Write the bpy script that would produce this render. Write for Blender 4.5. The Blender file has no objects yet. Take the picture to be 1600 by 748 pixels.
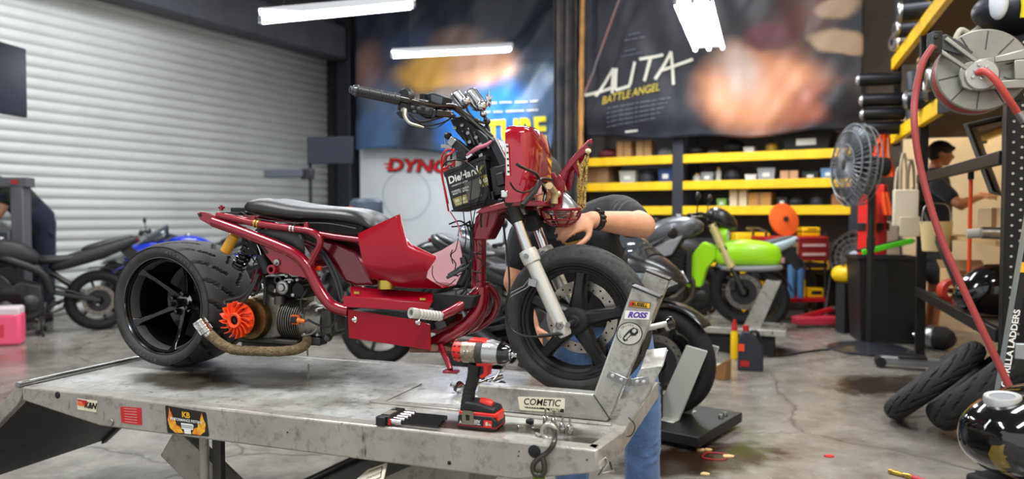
import bpy, math, random
from mathutils import Vector, Matrix, Quaternion, noise
random.seed(7)
SC = bpy.context.scene
COL = SC.collection
V = Vector
PI = math.pi
def R(d): return math.radians(d)
# ---------------------------------------------------------------- camera model
FPX, PW, PH = 1150.0, 1600.0, 748.0
CAMZ, PITCH = 1.2, R(-1.84)
CAM = V((0, 0, CAMZ))
FW = V((0, math.cos(PITCH), math.sin(PITCH)))
UP = V((0, -math.sin(PITCH), math.cos(PITCH)))
RT = V((1, 0, 0))
def ray(px, py): return (FW + RT*((px-PW/2)/FPX) + UP*((PH/2-py)/FPX))
def onz(px, py, z=0.0):
 d = ray(px, py); t = (z-CAMZ)/d.z
 return CAM + d*t
def atd(px, py, dep):                      # world point at a given distance along the view axis
 return CAM + ray(px, py)*dep
class Frame:
 """a thing's own frame: origin, heading angle; x along the heading, y to the far side, z up"""
 def __init__(s, o, ang):
  s.o = V(o); s.a = ang
  s.x = V((math.cos(ang), math.sin(ang), 0)); s.y = V((-math.sin(ang), math.cos(ang), 0)); s.z = V((0,0,1))
 def l(s, w):
  d = V(w)-s.o; return V((d.dot(s.x), d.dot(s.y), d.z))
 def w(s, l): return s.o + s.x*l[0] + s.y*l[1] + s.z*l[2]
 def py(s, px, py, y=0.0):              # where the sight line meets the local plane y = const
  d = ray(px, py); t = (y-(CAM-s.o).dot(s.y))/d.dot(s.y)
  return s.l(CAM+d*t)
 def px(s, px, py, x=0.0):
  d = ray(px, py); t = (x-(CAM-s.o).dot(s.x))/d.dot(s.x)
  return s.l(CAM+d*t)
 def pz(s, px, py, z=0.0): return s.l(onz(px, py, z+s.o.z))
# ---------------------------------------------------------------- materials
def lin(h):
 if not isinstance(h, str): return tuple(h)
 h = h.lstrip('#'); o = []
 for i in (0, 2, 4):
  c = int(h[i:i+2], 16)/255
  o.append(c/12.92 if c <= .04045 else ((c+.055)/1.055)**2.4)
 return tuple(o)
_mats = {}
def mat(name, col, rough=.5, metal=0., var=0., vscale=8., bump=0., bscale=60., coat=0., col2=None, trans=0., emit=0., spec=.5, sheen=0., detail=5., stretch=None, lo=.35, hi=.65, coatr=.05, alpha=1., rvar=0.):
 if name in _mats: return _mats[name]
 m = bpy.data.materials.new(name); m.use_nodes = True
 nt = m.node_tree; b = nt.nodes['Principled BSDF']; c = lin(col)
 b.inputs['Base Color'].default_value = (*c, 1)
 b.inputs['Roughness'].default_value = rough; b.inputs['Metallic'].default_value = metal
 b.inputs['Specular IOR Level'].default_value = spec
 b.inputs['Coat Weight'].default_value = coat; b.inputs['Coat Roughness'].default_value = coatr
 b.inputs['Transmission Weight'].default_value = trans
 b.inputs['Sheen Weight'].default_value = sheen
 b.inputs['Alpha'].default_value = alpha
 if emit:
  b.inputs['Emission Color'].default_value = (*c, 1); b.inputs['Emission Strength'].default_value = emit
 if var or bump or col2 or rvar:
  tc = nt.nodes.new('ShaderNodeTexCoord'); mp = nt.nodes.new('ShaderNodeMapping')
  nt.links.new(tc.outputs['Object'], mp.inputs['Vector'])
  if stretch: mp.inputs['Scale'].default_value = stretch
  if var or col2 or rvar:
   n = nt.nodes.new('ShaderNodeTexNoise'); n.inputs['Scale'].default_value = vscale; n.inputs['Detail'].default_value = detail
   n.inputs['Roughness'].default_value = .6
   nt.links.new(mp.outputs['Vector'], n.inputs['Vector'])
   r = nt.nodes.new('ShaderNodeValToRGB'); r.color_ramp.elements[0].position = lo; r.color_ramp.elements[1].position = hi
   d = lin(col2) if col2 else tuple(x*(1-var) for x in c)
   r.color_ramp.elements[0].color = (*d, 1); r.color_ramp.elements[1].color = (*(min(1, x*(1+var*.4)) for x in c), 1) if not col2 else (*c, 1)
   nt.links.new(n.outputs['Fac'], r.inputs['Fac'])
   if var or col2: nt.links.new(r.outputs['Color'], b.inputs['Base Color'])
   if rvar:
    q = nt.nodes.new('ShaderNodeMapRange'); q.inputs['To Min'].default_value = max(.03, rough-rvar); q.inputs['To Max'].default_value = min(1, rough+rvar)
    q.inputs['From Min'].default_value = lo; q.inputs['From Max'].default_value = hi
    nt.links.new(n.outputs['Fac'], q.inputs['Value']); nt.links.new(q.outputs['Result'], b.inputs['Roughness'])
  if bump:
   n2 = nt.nodes.new('ShaderNodeTexNoise'); n2.inputs['Scale'].default_value = bscale; n2.inputs['Detail'].default_value = 4
   nt.links.new(mp.outputs['Vector'], n2.inputs['Vector'])
   bp = nt.nodes.new('ShaderNodeBump'); bp.inputs['Strength'].default_value = bump; bp.inputs['Distance'].default_value = .01
   nt.links.new(n2.outputs['Fac'], bp.inputs['Height']); nt.links.new(bp.outputs['Normal'], b.inputs['Normal'])
 _mats[name] = m
 return m
# ---------------------------------------------------------------- mesh builder
def frame_of(d, ref=None):
 d = V(d).normalized()
 r = V(ref) if ref is not None else (V((0,0,1)) if abs(d.z) < .9 else V((1,0,0)))
 a = d.cross(r)
 if a.length < 1e-6: a = d.cross(V((0,1,0)) if abs(d.y) < .9 else V((1,0,0)))
 a.normalize(); return a, d.cross(a).normalized()*1.0
def smooth_path(pts, n=6, closed=False):
 P = [V(p) for p in pts]; k = len(P); out = []
 if k < 3: return P
 rng = range(k) if closed else range(k-1)
 for i in rng:
  if closed: p0, p1, p2, p3 = P[(i-1) % k], P[i], P[(i+1) % k], P[(i+2) % k]
  else: p0, p1, p2, p3 = P[max(0,i-1)], P[i], P[i+1], P[min(k-1,i+2)]
  for j in range(n):
   t = j/n
   out.append(.5*((2*p1)+(p2-p0)*t+(2*p0-5*p1+4*p2-p3)*t*t+(3*p1-p0-3*p2+p3)*t**3))
 if not closed: out.append(P[-1])
 return out
def lerp_list(r, n):
 if not isinstance(r, (list, tuple)): return [r]*n
 out = []
 for i in range(n):
  t = i/(n-1)*(len(r)-1) if n > 1 else 0; a = min(int(t), len(r)-2) if len(r) > 1 else 0
  out.append(r[a]+(r[min(a+1,len(r)-1)]-r[a])*(t-a))
 return out
class MB:
 def __init__(s): s.v = []; s.f = []; s.mi = []; s.cur = 0
 def add(s, vs, fs):
  o = len(s.v); s.v += [tuple(p) for p in vs]
  for f in fs: s.f.append(tuple(i+o for i in f)); s.mi.append(s.cur)
  return s
 def box(s, c, size, rot=None, taper=1.0):
  hx, hy, hz = (q/2 for q in size); M3 = rot if rot is not None else Matrix.Identity(3)
  c = V(c); vs = []
  for z, t in ((-hz, 1), (hz, taper)):
   for x, y in ((-hx,-hy),(hx,-hy),(hx,hy),(-hx,hy)): vs.append(c + M3 @ V((x*t, y*t, z)))
  return s.add(vs, [(0,3,2,1),(4,5,6,7),(0,1,5,4),(1,2,6,5),(2,3,7,6),(3,0,4,7)])
 def bx(s, x0, x1, y0, y1, z0, z1): return s.box(((x0+x1)/2,(y0+y1)/2,(z0+z1)/2),(abs(x1-x0),abs(y1-y0),abs(z1-z0)))
 def bar(s, a, b, w, h, ref=None):          # rectangular bar from a to b
  a, b = V(a), V(b); d = b-a; p, q = frame_of(d, ref)
  vs = [e + p*(w/2*i) + q*(h/2*j) for e in (a, b) for i, j in ((-1,-1),(1,-1),(1,1),(-1,1))]
  return s.add(vs, [(3,2,1,0),(4,5,6,7),(0,1,5,4),(1,2,6,5),(2,3,7,6),(3,0,4,7)])
 def tube(s, pts, r, seg=10, smooth=0, closed=False, caps=True, flat=1.0, ref=None):
  P = smooth_path(pts, smooth, closed) if smooth else [V(p) for p in pts]
  n = len(P); rr = lerp_list(r, n); rings = []
  t0 = (P[1]-P[0]).normalized(); a, b = frame_of(t0, ref)
  for i in range(n):
   if closed: t = (P[(i+1) % n]-P[i-1])
   else: t = P[min(i+1, n-1)]-P[max(i-1, 0)]
   t = t.normalized() if t.length > 1e-9 else t0
   q = t0.rotation_difference(t); a = q @ a; t0 = t
   a = (a - t*a.dot(t)).normalized(); b = t.cross(a)
   rings.append([P[i] + (a*math.cos(2*PI*k/seg) + b*(flat*math.sin(2*PI*k/seg)))*rr[i] for k in range(seg)])
  return s.loft(rings, closed_u=True, closed_v=closed, caps=caps and not closed)
 def rod(s, a, b, r, seg=12, r2=None): return s.tube([a, b], [r, r if r2 is None else r2], seg)
 def loft(s, rings, closed_u=True, closed_v=False, caps=True):
  m, n = len(rings), len(rings[0]); vs = [p for rg in rings for p in rg]; fs = []
  for i in range(m if closed_v else m-1):
   i2 = (i+1) % m
   for k in range(n if closed_u else n-1):
    k2 = (k+1) % n; fs.append((i*n+k, i*n+k2, i2*n+k2, i2*n+k))
  if caps and not closed_v and closed_u:
   fs.append(tuple(range(n-1, -1, -1))); fs.append(tuple((m-1)*n+k for k in range(n)))
  return s.add(vs, fs)
 def lathe(s, prof, o, axis, seg=32, a0=0., a1=2*PI, ref=None):   # prof: (radius, along axis)
  o = V(o); ax = V(axis).normalized(); p, q = frame_of(ax, ref); full = abs(a1-a0-2*PI) < 1e-6
  n = seg if full else seg+1
  rings = [[o + ax*h + (p*math.cos(a0+(a1-a0)*k/seg) + q*math.sin(a0+(a1-a0)*k/seg))*max(r, 1e-5) for k in range(n)] for r, h in prof]
  s.loft(rings, closed_u=full, caps=False); return s
 def prism(s, poly, d):                     # planar outline pushed along d
  d = V(d); n = len(poly); vs = [V(p) for p in poly] + [V(p)+d for p in poly]
  nrm = V((0,0,0))
  for i in range(n): nrm += V(poly[i]).cross(V(poly[(i+1) % n]))
  fl = nrm.dot(d) > 0
  fs = [tuple(range(n-1,-1,-1)) if fl else tuple(range(n)), tuple(range(n,2*n)) if fl else tuple(range(2*n-1,n-1,-1))]
  for i in range(n):
   j = (i+1) % n; fs.append((i,j,n+j,n+i) if fl else (j,i,n+i,n+j))
  return s.add(vs, fs)
 def ball(s, c, r, seg=14, rings=9, sc=(1,1,1), rot=None):
  c = V(c); M3 = rot if rot is not None else Matrix.Identity(3); vs = []; fs = []
  for i in range(rings+1):
   th = PI*i/rings
   for k in range(seg):
    ph = 2*PI*k/seg
    vs.append(c + M3 @ V((r*sc[0]*math.sin(th)*math.cos(ph), r*sc[1]*math.sin(th)*math.sin(ph), r*sc[2]*math.cos(th))))
  for i in range(rings):
   for k in range(seg):
    k2 = (k+1) % seg; fs.append((i*seg+k, (i+1)*seg+k, (i+1)*seg+k2, i*seg+k2))
  return s.add(vs, fs)
 def grid(s, fn, nu, nv, close_u=False):    # fn(u,v) -> point
  vs = [fn(i/nu, j/nv) for j in range(nv+1) for i in range(nu+1)]; w = nu+1
  return s.add(vs, [(j*w+i, j*w+i+1, (j+1)*w+i+1, (j+1)*w+i) for j in range(nv) for i in range(nu)])
 def text(s, txt, o, xd, yd, size, fn=None, bold=0., shear=0., width=1., depth=.0, align='CENTER'):
  vs, fs = text_mesh(txt, bold, shear, align); o, xd, yd = V(o or (0,0,0)), V(xd).normalized(), V(yd).normalized(); zd = xd.cross(yd)
  out = []
  for p in vs:
   if fn: out.append(fn(p[0]*size*width, p[1]*size))
   else: out.append(o + xd*(p[0]*size*width) + yd*(p[1]*size))
  return s.add(out, fs)
 def build(s, name, m, parent=None, bevel=0., angle=40, seg=2, smooth=True, subs=0, solid=0., remesh=0., smooth_it=0, loc=None, offset=0.):
  me = bpy.data.meshes.new(name); me.from_pydata(s.v, [], s.f); me.update()
  ms = m if isinstance(m, (list, tuple)) else [m]
  for q in ms: me.materials.append(q)
  if len(ms) > 1:
   for p, i in zip(me.polygons, s.mi): p.material_index = i
  if smooth:
   me.shade_smooth()
   if not remesh: me.set_sharp_from_angle(angle=R(angle))
  o = bpy.data.objects.new(name, me); COL.objects.link(o)
  if parent is not None: o.parent = parent
  if loc is not None: o.location = loc
  if solid:
   d = o.modifiers.new('s', 'SOLIDIFY'); d.thickness = solid; d.offset = offset
  if remesh:
   d = o.modifiers.new('r', 'REMESH'); d.mode = 'VOXEL'; d.voxel_size = remesh; d.use_smooth_shade = True
  if smooth_it:
   d = o.modifiers.new('m', 'SMOOTH'); d.iterations = smooth_it; d.factor = .5
  if bevel:
   d = o.modifiers.new('b', 'BEVEL'); d.width = bevel; d.segments = seg; d.limit_method = 'ANGLE'; d.angle_limit = R(angle)
   d.harden_normals = False
  if subs:
   d = o.modifiers.new('u', 'SUBSURF'); d.levels = subs; d.render_levels = subs
  return o
_tx = {}
def text_mesh(txt, bold, shear, align):
 k = (txt, bold, shear, align)
 if k in _tx: return _tx[k]
 c = bpy.data.curves.new('t', 'FONT'); c.body = txt; c.size = 1; c.align_x = align; c.align_y = 'CENTER'; c.offset = bold; c.shear = shear; c.resolution_u = 3
 o = bpy.data.objects.new('t', c); COL.objects.link(o)
 dg = bpy.context.evaluated_depsgraph_get(); me = o.evaluated_get(dg).to_mesh()
 r = ([tuple(v.co) for v in me.vertices], [tuple(p.vertices) for p in me.polygons])
 o.evaluated_get(dg).to_mesh_clear(); bpy.data.objects.remove(o); bpy.data.curves.remove(c)
 _tx[k] = r; return r
def tag(o, label=None, cat=None, group=None, kind=None):
 if label: o['label'] = label
 if cat: o['category'] = cat
 if group: o['group'] = group
 if kind: o['kind'] = kind
 return o
def thing(name, label, cat, loc=(0,0,0), rotz=0., group=None):
 o = bpy.data.objects.new(name, None); COL.objects.link(o); o.empty_display_size = .05
 o.location = loc; o.rotation_euler = (0, 0, rotz)
 return tag(o, label, cat, group)
def struct(name, mb, m, **k):
 o = mb.build(name, m, **k); o['kind'] = 'structure'; return o
def dup(root, loc=None, rotz=None, label=None, group=None, rot=None, scale=None):
 r = root.copy(); COL.objects.link(r)
 if loc is not None: r.location = loc
 if rotz is not None: r.rotation_euler = (0, 0, rotz)
 if rot is not None: r.rotation_euler = rot
 if scale is not None: r.scale = scale
 if label: r['label'] = label
 if group: r['group'] = group
 for ch in list(root.children):
  c = ch.copy(); COL.objects.link(c); c.parent = r
  for g in ch.children:
   d = g.copy(); COL.objects.link(d); d.parent = c
 return r
def rotm(ax, deg): return Matrix.Rotation(R(deg), 3, ax)
def from_axes(x, y, z): return Matrix((x, y, z)).transposed()
# ---------------------------------------------------------------- camera
cd = bpy.data.cameras.new('camera'); cam = bpy.data.objects.new('camera', cd); COL.objects.link(cam)
cam.location = CAM; cam.rotation_euler = (PI/2+PITCH, 0, 0)
cd.sensor_width = 36; cd.sensor_fit = 'HORIZONTAL'; cd.lens = 36*FPX/PW; cd.clip_start = .05
cd.dof.use_dof = True; cd.dof.focus_distance = 2.45; cd.dof.aperture_fstop = 1.9
SC.camera = cam
SC.view_settings.view_transform = 'Standard'; SC.view_settings.look = 'None'; SC.view_settings.gamma = 1; SC.view_settings.exposure = 0.0
SC.view_settings.use_curve_mapping = False
try:
 SC.cycles.use_denoising = True; SC.cycles.denoiser = 'OPENIMAGEDENOISE'
 SC.cycles.max_bounces = 8; SC.cycles.sample_clamp_indirect = 6
except Exception: pass
# ---------------------------------------------------------------- daylight through the open bay behind the camera
w = bpy.data.worlds.new('world'); SC.world = w; w.use_nodes = True
bg = w.node_tree.nodes['Background']; bg.inputs[0].default_value = (.93, .97, 1.0, 1); bg.inputs[1].default_value = 1.05
# ---------------------------------------------------------------- shared materials
RED = mat('candy_red', '840720', .22, .2, coat=.5)
REDP = mat('red_panel', '90041a', .3, .0, coat=.15, spec=.25)
BLK = mat('black_plastic', '141416', .45)
BLKG = mat('black_gloss', '0a0a0c', .12, coat=.6)
BLKM = mat('black_matt', '18181a', .75)
RUB = mat('rubber', '1d1d1e', .8, var=.25, vscale=30, spec=.3)
TYRE = mat('tyre_rubber', '383735', .72, var=.25, vscale=14, bump=.15, bscale=180, spec=.4)
CHR = mat('chrome', 'd8d8d8', .12, 1.)
STEEL = mat('steel', 'a8a8a6', .32, 1., var=.2, vscale=30)
DSTEEL = mat('dark_steel', '4a4a4a', .4, .9, var=.3, vscale=20)
ALU = mat('cast_aluminium', '8a857b', .5, .8, var=.45, vscale=25, bump=.25, bscale=90)
SILV = mat('silver_paint', 'cfcdc6', .3, .35)
WIRE = mat('wire_black', '0e0e0f', .4)
WIRER = mat('wire_red', 'b01818', .4)
GOLD = mat('zinc_gold', 'c2a44c', .3, .9)
YEL = mat('yellow_paint', 'f5c400', .45, var=.12, vscale=6)
ORG = mat('orange_plastic', 'f04a14', .42)
WHT = mat('white_paint', 'e4e4e0', .5, var=.06, vscale=5)
SKIN = mat('skin', 'd59a78', .5, var=.12, vscale=18, bump=.12, bscale=120)
CARD = mat('cardboard', 'b98b5c', .8, var=.15, vscale=8)
GREYP = mat('grey_plastic', '7d8084', .5)
LABELW = mat('label_white', 'dcdcd6', .5)
# ---------------------------------------------------------------- the room
RA = R(29)
A_ = V((math.sin(RA), math.cos(RA), 0))           # along the roller door, away
B_ = V((math.cos(RA), -math.sin(RA), 0))          # along the rear wall, to the right
CORN = V((-2.95, 13.3, 0)); CEIL = 5.6
RW = 11.2
RM = from_axes(B_, A_, V((0,0,1)))                # room axes
rroot = math.atan2(B_.y, B_.x)
RF = Frame(CORN, rroot)                           # room frame: x along the rear wall, y beyond it (negative = into the room)
def rbox(mb, x0, x1, y0, y1, z0, z1):
 mb.box(RF.w(((x0+x1)/2, (y0+y1)/2, (z0+z1)/2)), (abs(x1-x0), abs(y1-y0), abs(z1-z0)), RM); return mb
def stains_and_shade(nt, cur, lst):
 N = nt.nodes.new; L = nt.links.new; tc = N('ShaderNodeTexCoord'); nz = N('ShaderNodeTexNoise'); nz.inputs['Scale'].default_value = 9; nz.inputs['Detail'].default_value = 6; L(tc.outputs['Object'], nz.inputs['Vector'])
 for p, rx, ry, rot, col in lst:
  mp = N('ShaderNodeMapping'); mp.vector_type = 'TEXTURE'; mp.inputs['Location'].default_value = (p[0], p[1], 0); mp.inputs['Rotation'].default_value = (0, 0, R(rot)); mp.inputs['Scale'].default_value = (rx, ry, 1); L(tc.outputs['Object'], mp.inputs['Vector'])
  fl = N('ShaderNodeVectorMath'); fl.operation = 'MULTIPLY'; fl.inputs[1].default_value = (1, 1, 0); L(mp.outputs[0], fl.inputs[0]); le = N('ShaderNodeVectorMath'); le.operation = 'LENGTH'; L(fl.outputs[0], le.inputs[0])
  a = N('ShaderNodeMath'); a.operation = 'ADD'; L(le.outputs['Value'], a.inputs[0]); L(nz.outputs['Fac'], a.inputs[1])
  mr = N('ShaderNodeMapRange'); mr.interpolation_type = 'SMOOTHSTEP'; mr.inputs['From Min'].default_value = 1.1; mr.inputs['From Max'].default_value = 1.7; mr.inputs['To Min'].default_value = 1; mr.inputs['To Max'].default_value = 0; L(a.outputs[0], mr.inputs['Value'])
  mx = N('ShaderNodeMixRGB'); mx.blend_type = 'MULTIPLY'; L(mr.outputs[0], mx.inputs[0]); L(cur, mx.inputs[1]); mx.inputs[2].default_value = (*lin(col), 1); cur = mx.outputs[0]
 return cur
def floor_mat():
 m = bpy.data.materials.new('concrete_floor'); m.use_nodes = True; nt = m.node_tree; b = nt.nodes['Principled BSDF']
 N = lambda t: nt.nodes.new(t); L = nt.links.new
 tc = N('ShaderNodeTexCoord')
 def nz(s, det=6, rough=.6):
  n = N('ShaderNodeTexNoise'); n.inputs['Scale'].default_value = s; n.inputs['Detail'].default_value = det; n.inputs['Roughness'].default_value = rough
  L(tc.outputs['Object'], n.inputs['Vector']); return n
 def ramp(src, *st):
  r = N('ShaderNodeValToRGB'); e = r.color_ramp.elements
  while len(e) < len(st): e.new(.5)
  for q, (p, c) in zip(e, st): q.position = p; q.color = (*lin(c), 1)
  L(src, r.inputs['Fac']); return r
 a = ramp(nz(.9, 8).outputs['Fac'], (.3, '6b645c'), (.5, '8b857d'), (.72, '9d9891'))
 b2 = ramp(nz(5, 9, .7).outputs['Fac'], (.35, '8a8a8a'), (.6, 'ffffff'))
 st = ramp(nz(1.7, 5).outputs['Fac'], (.3, '6a5c50'), (.42, 'ffffff'))
 mx = N('ShaderNodeMixRGB'); mx.blend_type = 'MULTIPLY'; mx.inputs[0].default_value = .55; L(a.outputs[0], mx.inputs[1]); L(b2.outputs[0], mx.inputs[2])
 m2 = N('ShaderNodeMixRGB'); m2.blend_type = 'MULTIPLY'; m2.inputs[0].default_value = .5; L(mx.outputs[0], m2.inputs[1]); L(st.outputs[0], m2.inputs[2])
 vo = N('ShaderNodeTexVoronoi'); vo.feature = 'DISTANCE_TO_EDGE'; vo.inputs['Scale'].default_value = .42
 nd = nz(2.5, 4); add = N('ShaderNodeMixRGB'); add.blend_type = 'ADD'; add.inputs[0].default_value = .25
 L(tc.outputs['Object'], add.inputs[1]); L(nd.outputs['Color'], add.inputs[2]); L(add.outputs[0], vo.inputs['Vector'])
 cr = ramp(vo.outputs['Distance'], (.0, '4a443e'), (.006, 'ffffff'))
 m3 = N('ShaderNodeMixRGB'); m3.blend_type = 'MULTIPLY'; m3.inputs[0].default_value = .55; L(m2.outputs[0], m3.inputs[1]); L(cr.outputs[0], m3.inputs[2])
 L(stains_and_shade(nt, m3.outputs[0], [(onz(1085, 718), .55, .22, 20, '5a4636'), (onz(1180, 548), .35, .3, 0, '6a5444'), (onz(1380, 600), .5, .3, 30, '6f6258')]), b.inputs['Base Color'])  # last patch is the shadow by the tyres, painted into the floor colour
 rr = ramp(nz(1.3, 6).outputs['Fac'], (.35, '606060'), (.65, 'a0a0a0')); L(rr.outputs[0], b.inputs['Roughness'])
 bp = N('ShaderNodeBump'); bp.inputs['Strength'].default_value = .12; bp.inputs['Distance'].default_value = .01; L(nz(30, 6).outputs['Fac'], bp.inputs['Height']); L(bp.outputs[0], b.inputs['Normal'])
 return m
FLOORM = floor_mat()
WALLD = mat('wall_dark', '4b4f57', .8, var=.2, vscale=2.5)
WALLM = mat('wall_block', '6f6a66', .85, var=.2, vscale=2)
CEILM = mat('ceiling_paint', '7d7670', .8, var=.2, vscale=1.5)
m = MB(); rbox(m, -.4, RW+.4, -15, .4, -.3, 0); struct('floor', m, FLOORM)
m = MB(); rbox(m, -.4, RW+.4, 0, .3, 0, CEIL); struct('wall_back', m, WALLM)
m = MB(); rbox(m, RW, RW+.3, -9.5, 0, 0, CEIL); struct('wall_right', m, mat('wall_warm', 'cdb795', .8, var=.1, vscale=2))
m = MB(); rbox(m, -.4, RW+.4, -14, .3, CEIL, CEIL+.2); struct('ceiling', m, CEILM)
DH, DX0, DX1 = 3.95, -.45, -9.6                 # door head height, its right and left jambs along the wall
m = MB(); rbox(m, -.3, 0, -14, 0, DH, CEIL); rbox(m, -.3, 0, DX0, 0, 0, DH); rbox(m, -.3, 0, -14, DX1, 0, DH); struct('wall_left', m, WALLD)
m = MB(); rbox(m, 0, .34, DX1-.1, DX0+.05, DH-.06, DH+.5); o = struct('trim_1', m, mat('header_steel', '565a62', .6, .2, var=.2, vscale=3), bevel=.03); o['label'] = 'grey steel hood over the roller door'
m = MB(); per = .128; n = int(DH/per)+1; rows = []
for i in range(n):
 for t, d in ((0, .0), (.12, .012), (.3, .022), (.55, .022), (.78, .010), (.9, 0)):
  z = (i+t)*per
  if z < DH: rows.append((z, d))
rows.append((DH, 0))
m.loft([[RF.w((-.09+d, y, z)) for y in (DX1, DX0)] for z, d in rows], closed_u=False, caps=False)
o = struct('door_1', m, mat('door_grey_white', 'c6cac8', .5, var=.08, vscale=1.2), solid=.004, angle=60); o['label'] = 'pale grey corrugated roller door'
m = MB(); rbox(m, -.05, .07, DX0-.02, DX0+.09, 0, DH); rbox(m, -.05, .07, DX1-.09, DX1+.02, 0, DH); struct('trim_2', m, DSTEEL)
m = MB(); rbox(m, .04, .36, -.36, -.02, 0, CEIL-.01); o = struct('trim_3', m, mat('column_navy', '23272f', .6), bevel=.02); o['label'] = 'dark steel column in the corner'
# ---------------------------------------------------------------- strip lights
TUBE = mat('led_tube', 'f4f8ff', .4, emit=26)
def striplight(p0, p1, label, width=.16, n=2, hang=None):
 p0, p1 = V(p0), V(p1); c = (p0+p1)/2; d = (p1-p0); ln = d.length; d.normalize(); s = V((-d.y, d.x, 0)).normalized()
 t = thing('strip_light', label, 'ceiling light', c, 0, 'hanging strip lights')
 m = MB(); m.prism([d*(-ln/2)+s*(-width/2)+V((0,0,.0)), d*(-ln/2)+s*(width/2), d*(-ln/2)+s*(width*.28)+V((0,0,.07)), d*(-ln/2)+s*(-width*.28)+V((0,0,.07))], d*ln)
 m.build('housing', mat('fixture_white', 'd5d8dc', .4), t, bevel=.004)
 for k in range(n):
  q = s*((k-(n-1)/2)*width*.5)
  mm = MB(); mm.rod(d*(-ln/2+.03)+q-V((0,0,.022)), d*(ln/2-.03)+q-V((0,0,.022)), .02, 10); mm.build('tube', TUBE, t)
  for e in (-1, 1): mm = MB(); mm.box(d*(e*(ln/2-.012))+q-V((0,0,.02)), (.03, .03, .045)); mm.build('socket', GREYP, t)
 for e in (-.35, .35):
  mm = MB(); mm.rod(d*(ln*e)+V((0,0,.06)), V((d.x*ln*e, d.y*ln*e, CEIL-c.z)), .004, 6); mm.build('hanger', DSTEEL, t)
 la = bpy.data.lights.new('tube_light', 'AREA'); la.shape = 'RECTANGLE'; la.size = ln; la.size_y = width; la.energy = 55; la.color = (.93, .97, 1)
 lo = bpy.data.objects.new('tube_light', la); COL.objects.link(lo); lo.parent = t
 lo.location = (0, 0, -.06); lo.rotation_euler = (0, 0, math.atan2(d.y, d.x))
 return t
striplight(atd(405, 28, 6.2), atd(647, 5, 6.6), 'white strip light hung before the roller door, ending above the movie banner')
striplight(atd(612, 85, 10.2), atd(800, 75, 10.6), 'white strip light hung in front of the blue movie banner')
q0, q1 = atd(1108, 74, 8.4), atd(1082, 0, 6.5); q1.z = q0.z
striplight(q0, q1, 'white strip light pointing at the camera before the dark movie banner', .3, 3)
for i, (x, y, z, e) in enumerate(((-2.2, 2.2, 4.6, 190), (1.2, .8, 4.6, 200), (2.6, 4.2, 4.9, 110), (-3.5, 7.5, 4.9, 170), (1.0, 7.2, 5.1, 130))):
 la = bpy.data.lights.new('bay_lamp', 'AREA'); la.shape = 'RECTANGLE'; la.size = 2.4; la.size_y = .35; la.energy = e; la.color = (.95, .98, 1)
 lo = bpy.data.objects.new('bay_lamp', la); COL.objects.link(lo); lo.location = (x, y, z); lo.rotation_euler = (0, 0, R(29))
la = bpy.data.lights.new('parts_room_lamp', 'AREA'); la.size = 1.0; la.energy = 60; la.color = (1, .84, .62)
lo = bpy.data.objects.new('parts_room_lamp', la); COL.objects.link(lo); lo.location = (4.4, 6.6, 3.1)
# ---------------------------------------------------------------- motorcycle lift table
DK = .613
LF = Frame(onz(933, 703, DK), math.atan2(-.339, .941))
LW, LL = .8213, 2.012
def deck_mat(name, base, dark, light, st=()):
 m = bpy.data.materials.new(name); m.use_nodes = True; nt = m.node_tree; b = nt.nodes['Principled BSDF']
 N = lambda t: nt.nodes.new(t); L = nt.links.new; tc = N('ShaderNodeTexCoord')
 def nz(s, det, st=(1,1,1), rough=.6):
  mp = N('ShaderNodeMapping'); mp.inputs['Scale'].default_value = st; L(tc.outputs['Object'], mp.inputs['Vector'])
  n = N('ShaderNodeTexNoise'); n.inputs['Scale'].default_value = s; n.inputs['Detail'].default_value = det; n.inputs['Roughness'].default_value = rough
  L(mp.outputs[0], n.inputs['Vector']); return n
 def ramp(src, *st):
  r = N('ShaderNodeValToRGB'); e = r.color_ramp.elements
  while len(e) < len(st): e.new(.5)
  for q, (p, c) in zip(e, st): q.position = p; q.color = (*lin(c), 1)
  L(src, r.inputs['Fac']); return r
 a = ramp(nz(3.2, 9, rough=.65).outputs['Fac'], (.32, dark), (.5, base), (.7, light))
 g = ramp(nz(22, 6, rough=.7).outputs['Fac'], (.3, '7a756c'), (.48, 'ffffff'))
 k = ramp(nz(60, 3, (.35, 1, .12)).outputs['Fac'], (.27, '4d4740'), (.34, 'ffffff'))
 m1 = N('ShaderNodeMixRGB'); m1.blend_type = 'MULTIPLY'; m1.inputs[0].default_value = .6; L(a.outputs[0], m1.inputs[1]); L(g.outputs[0], m1.inputs[2])
 m2 = N('ShaderNodeMixRGB'); m2.blend_type = 'MULTIPLY'; m2.inputs[0].default_value = .8; L(m1.outputs[0], m2.inputs[1]); L(k.outputs[0], m2.inputs[2])
 L(stains_and_shade(nt, m2.outputs[0], st), b.inputs['Base Color'])
 r = ramp(nz(6, 6).outputs['Fac'], (.35, '484848'), (.7, '909090')); L(r.outputs[0], b.inputs['Roughness'])
 b.inputs['Metallic'].default_value = .25
 bp = N('ShaderNodeBump'); bp.inputs['Strength'].default_value = .25; bp.inputs['Distance'].default_value = .004; L(nz(35, 7, rough=.7).outputs['Fac'], bp.inputs['Height']); L(bp.outputs[0], b.inputs['Normal'])
 return m
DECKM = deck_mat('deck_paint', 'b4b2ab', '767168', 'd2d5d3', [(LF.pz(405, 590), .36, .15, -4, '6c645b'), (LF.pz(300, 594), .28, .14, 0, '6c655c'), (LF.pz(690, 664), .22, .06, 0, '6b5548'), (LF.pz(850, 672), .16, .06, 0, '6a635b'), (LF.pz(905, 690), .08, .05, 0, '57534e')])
RAILM = deck_mat('lift_paint', 'a7a29a', '938d84', 'b4b0a9')
DARM = mat('arm_dark_ramp_shade', '3c3a37', .6, .3, var=.3, vscale=12)
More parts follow.
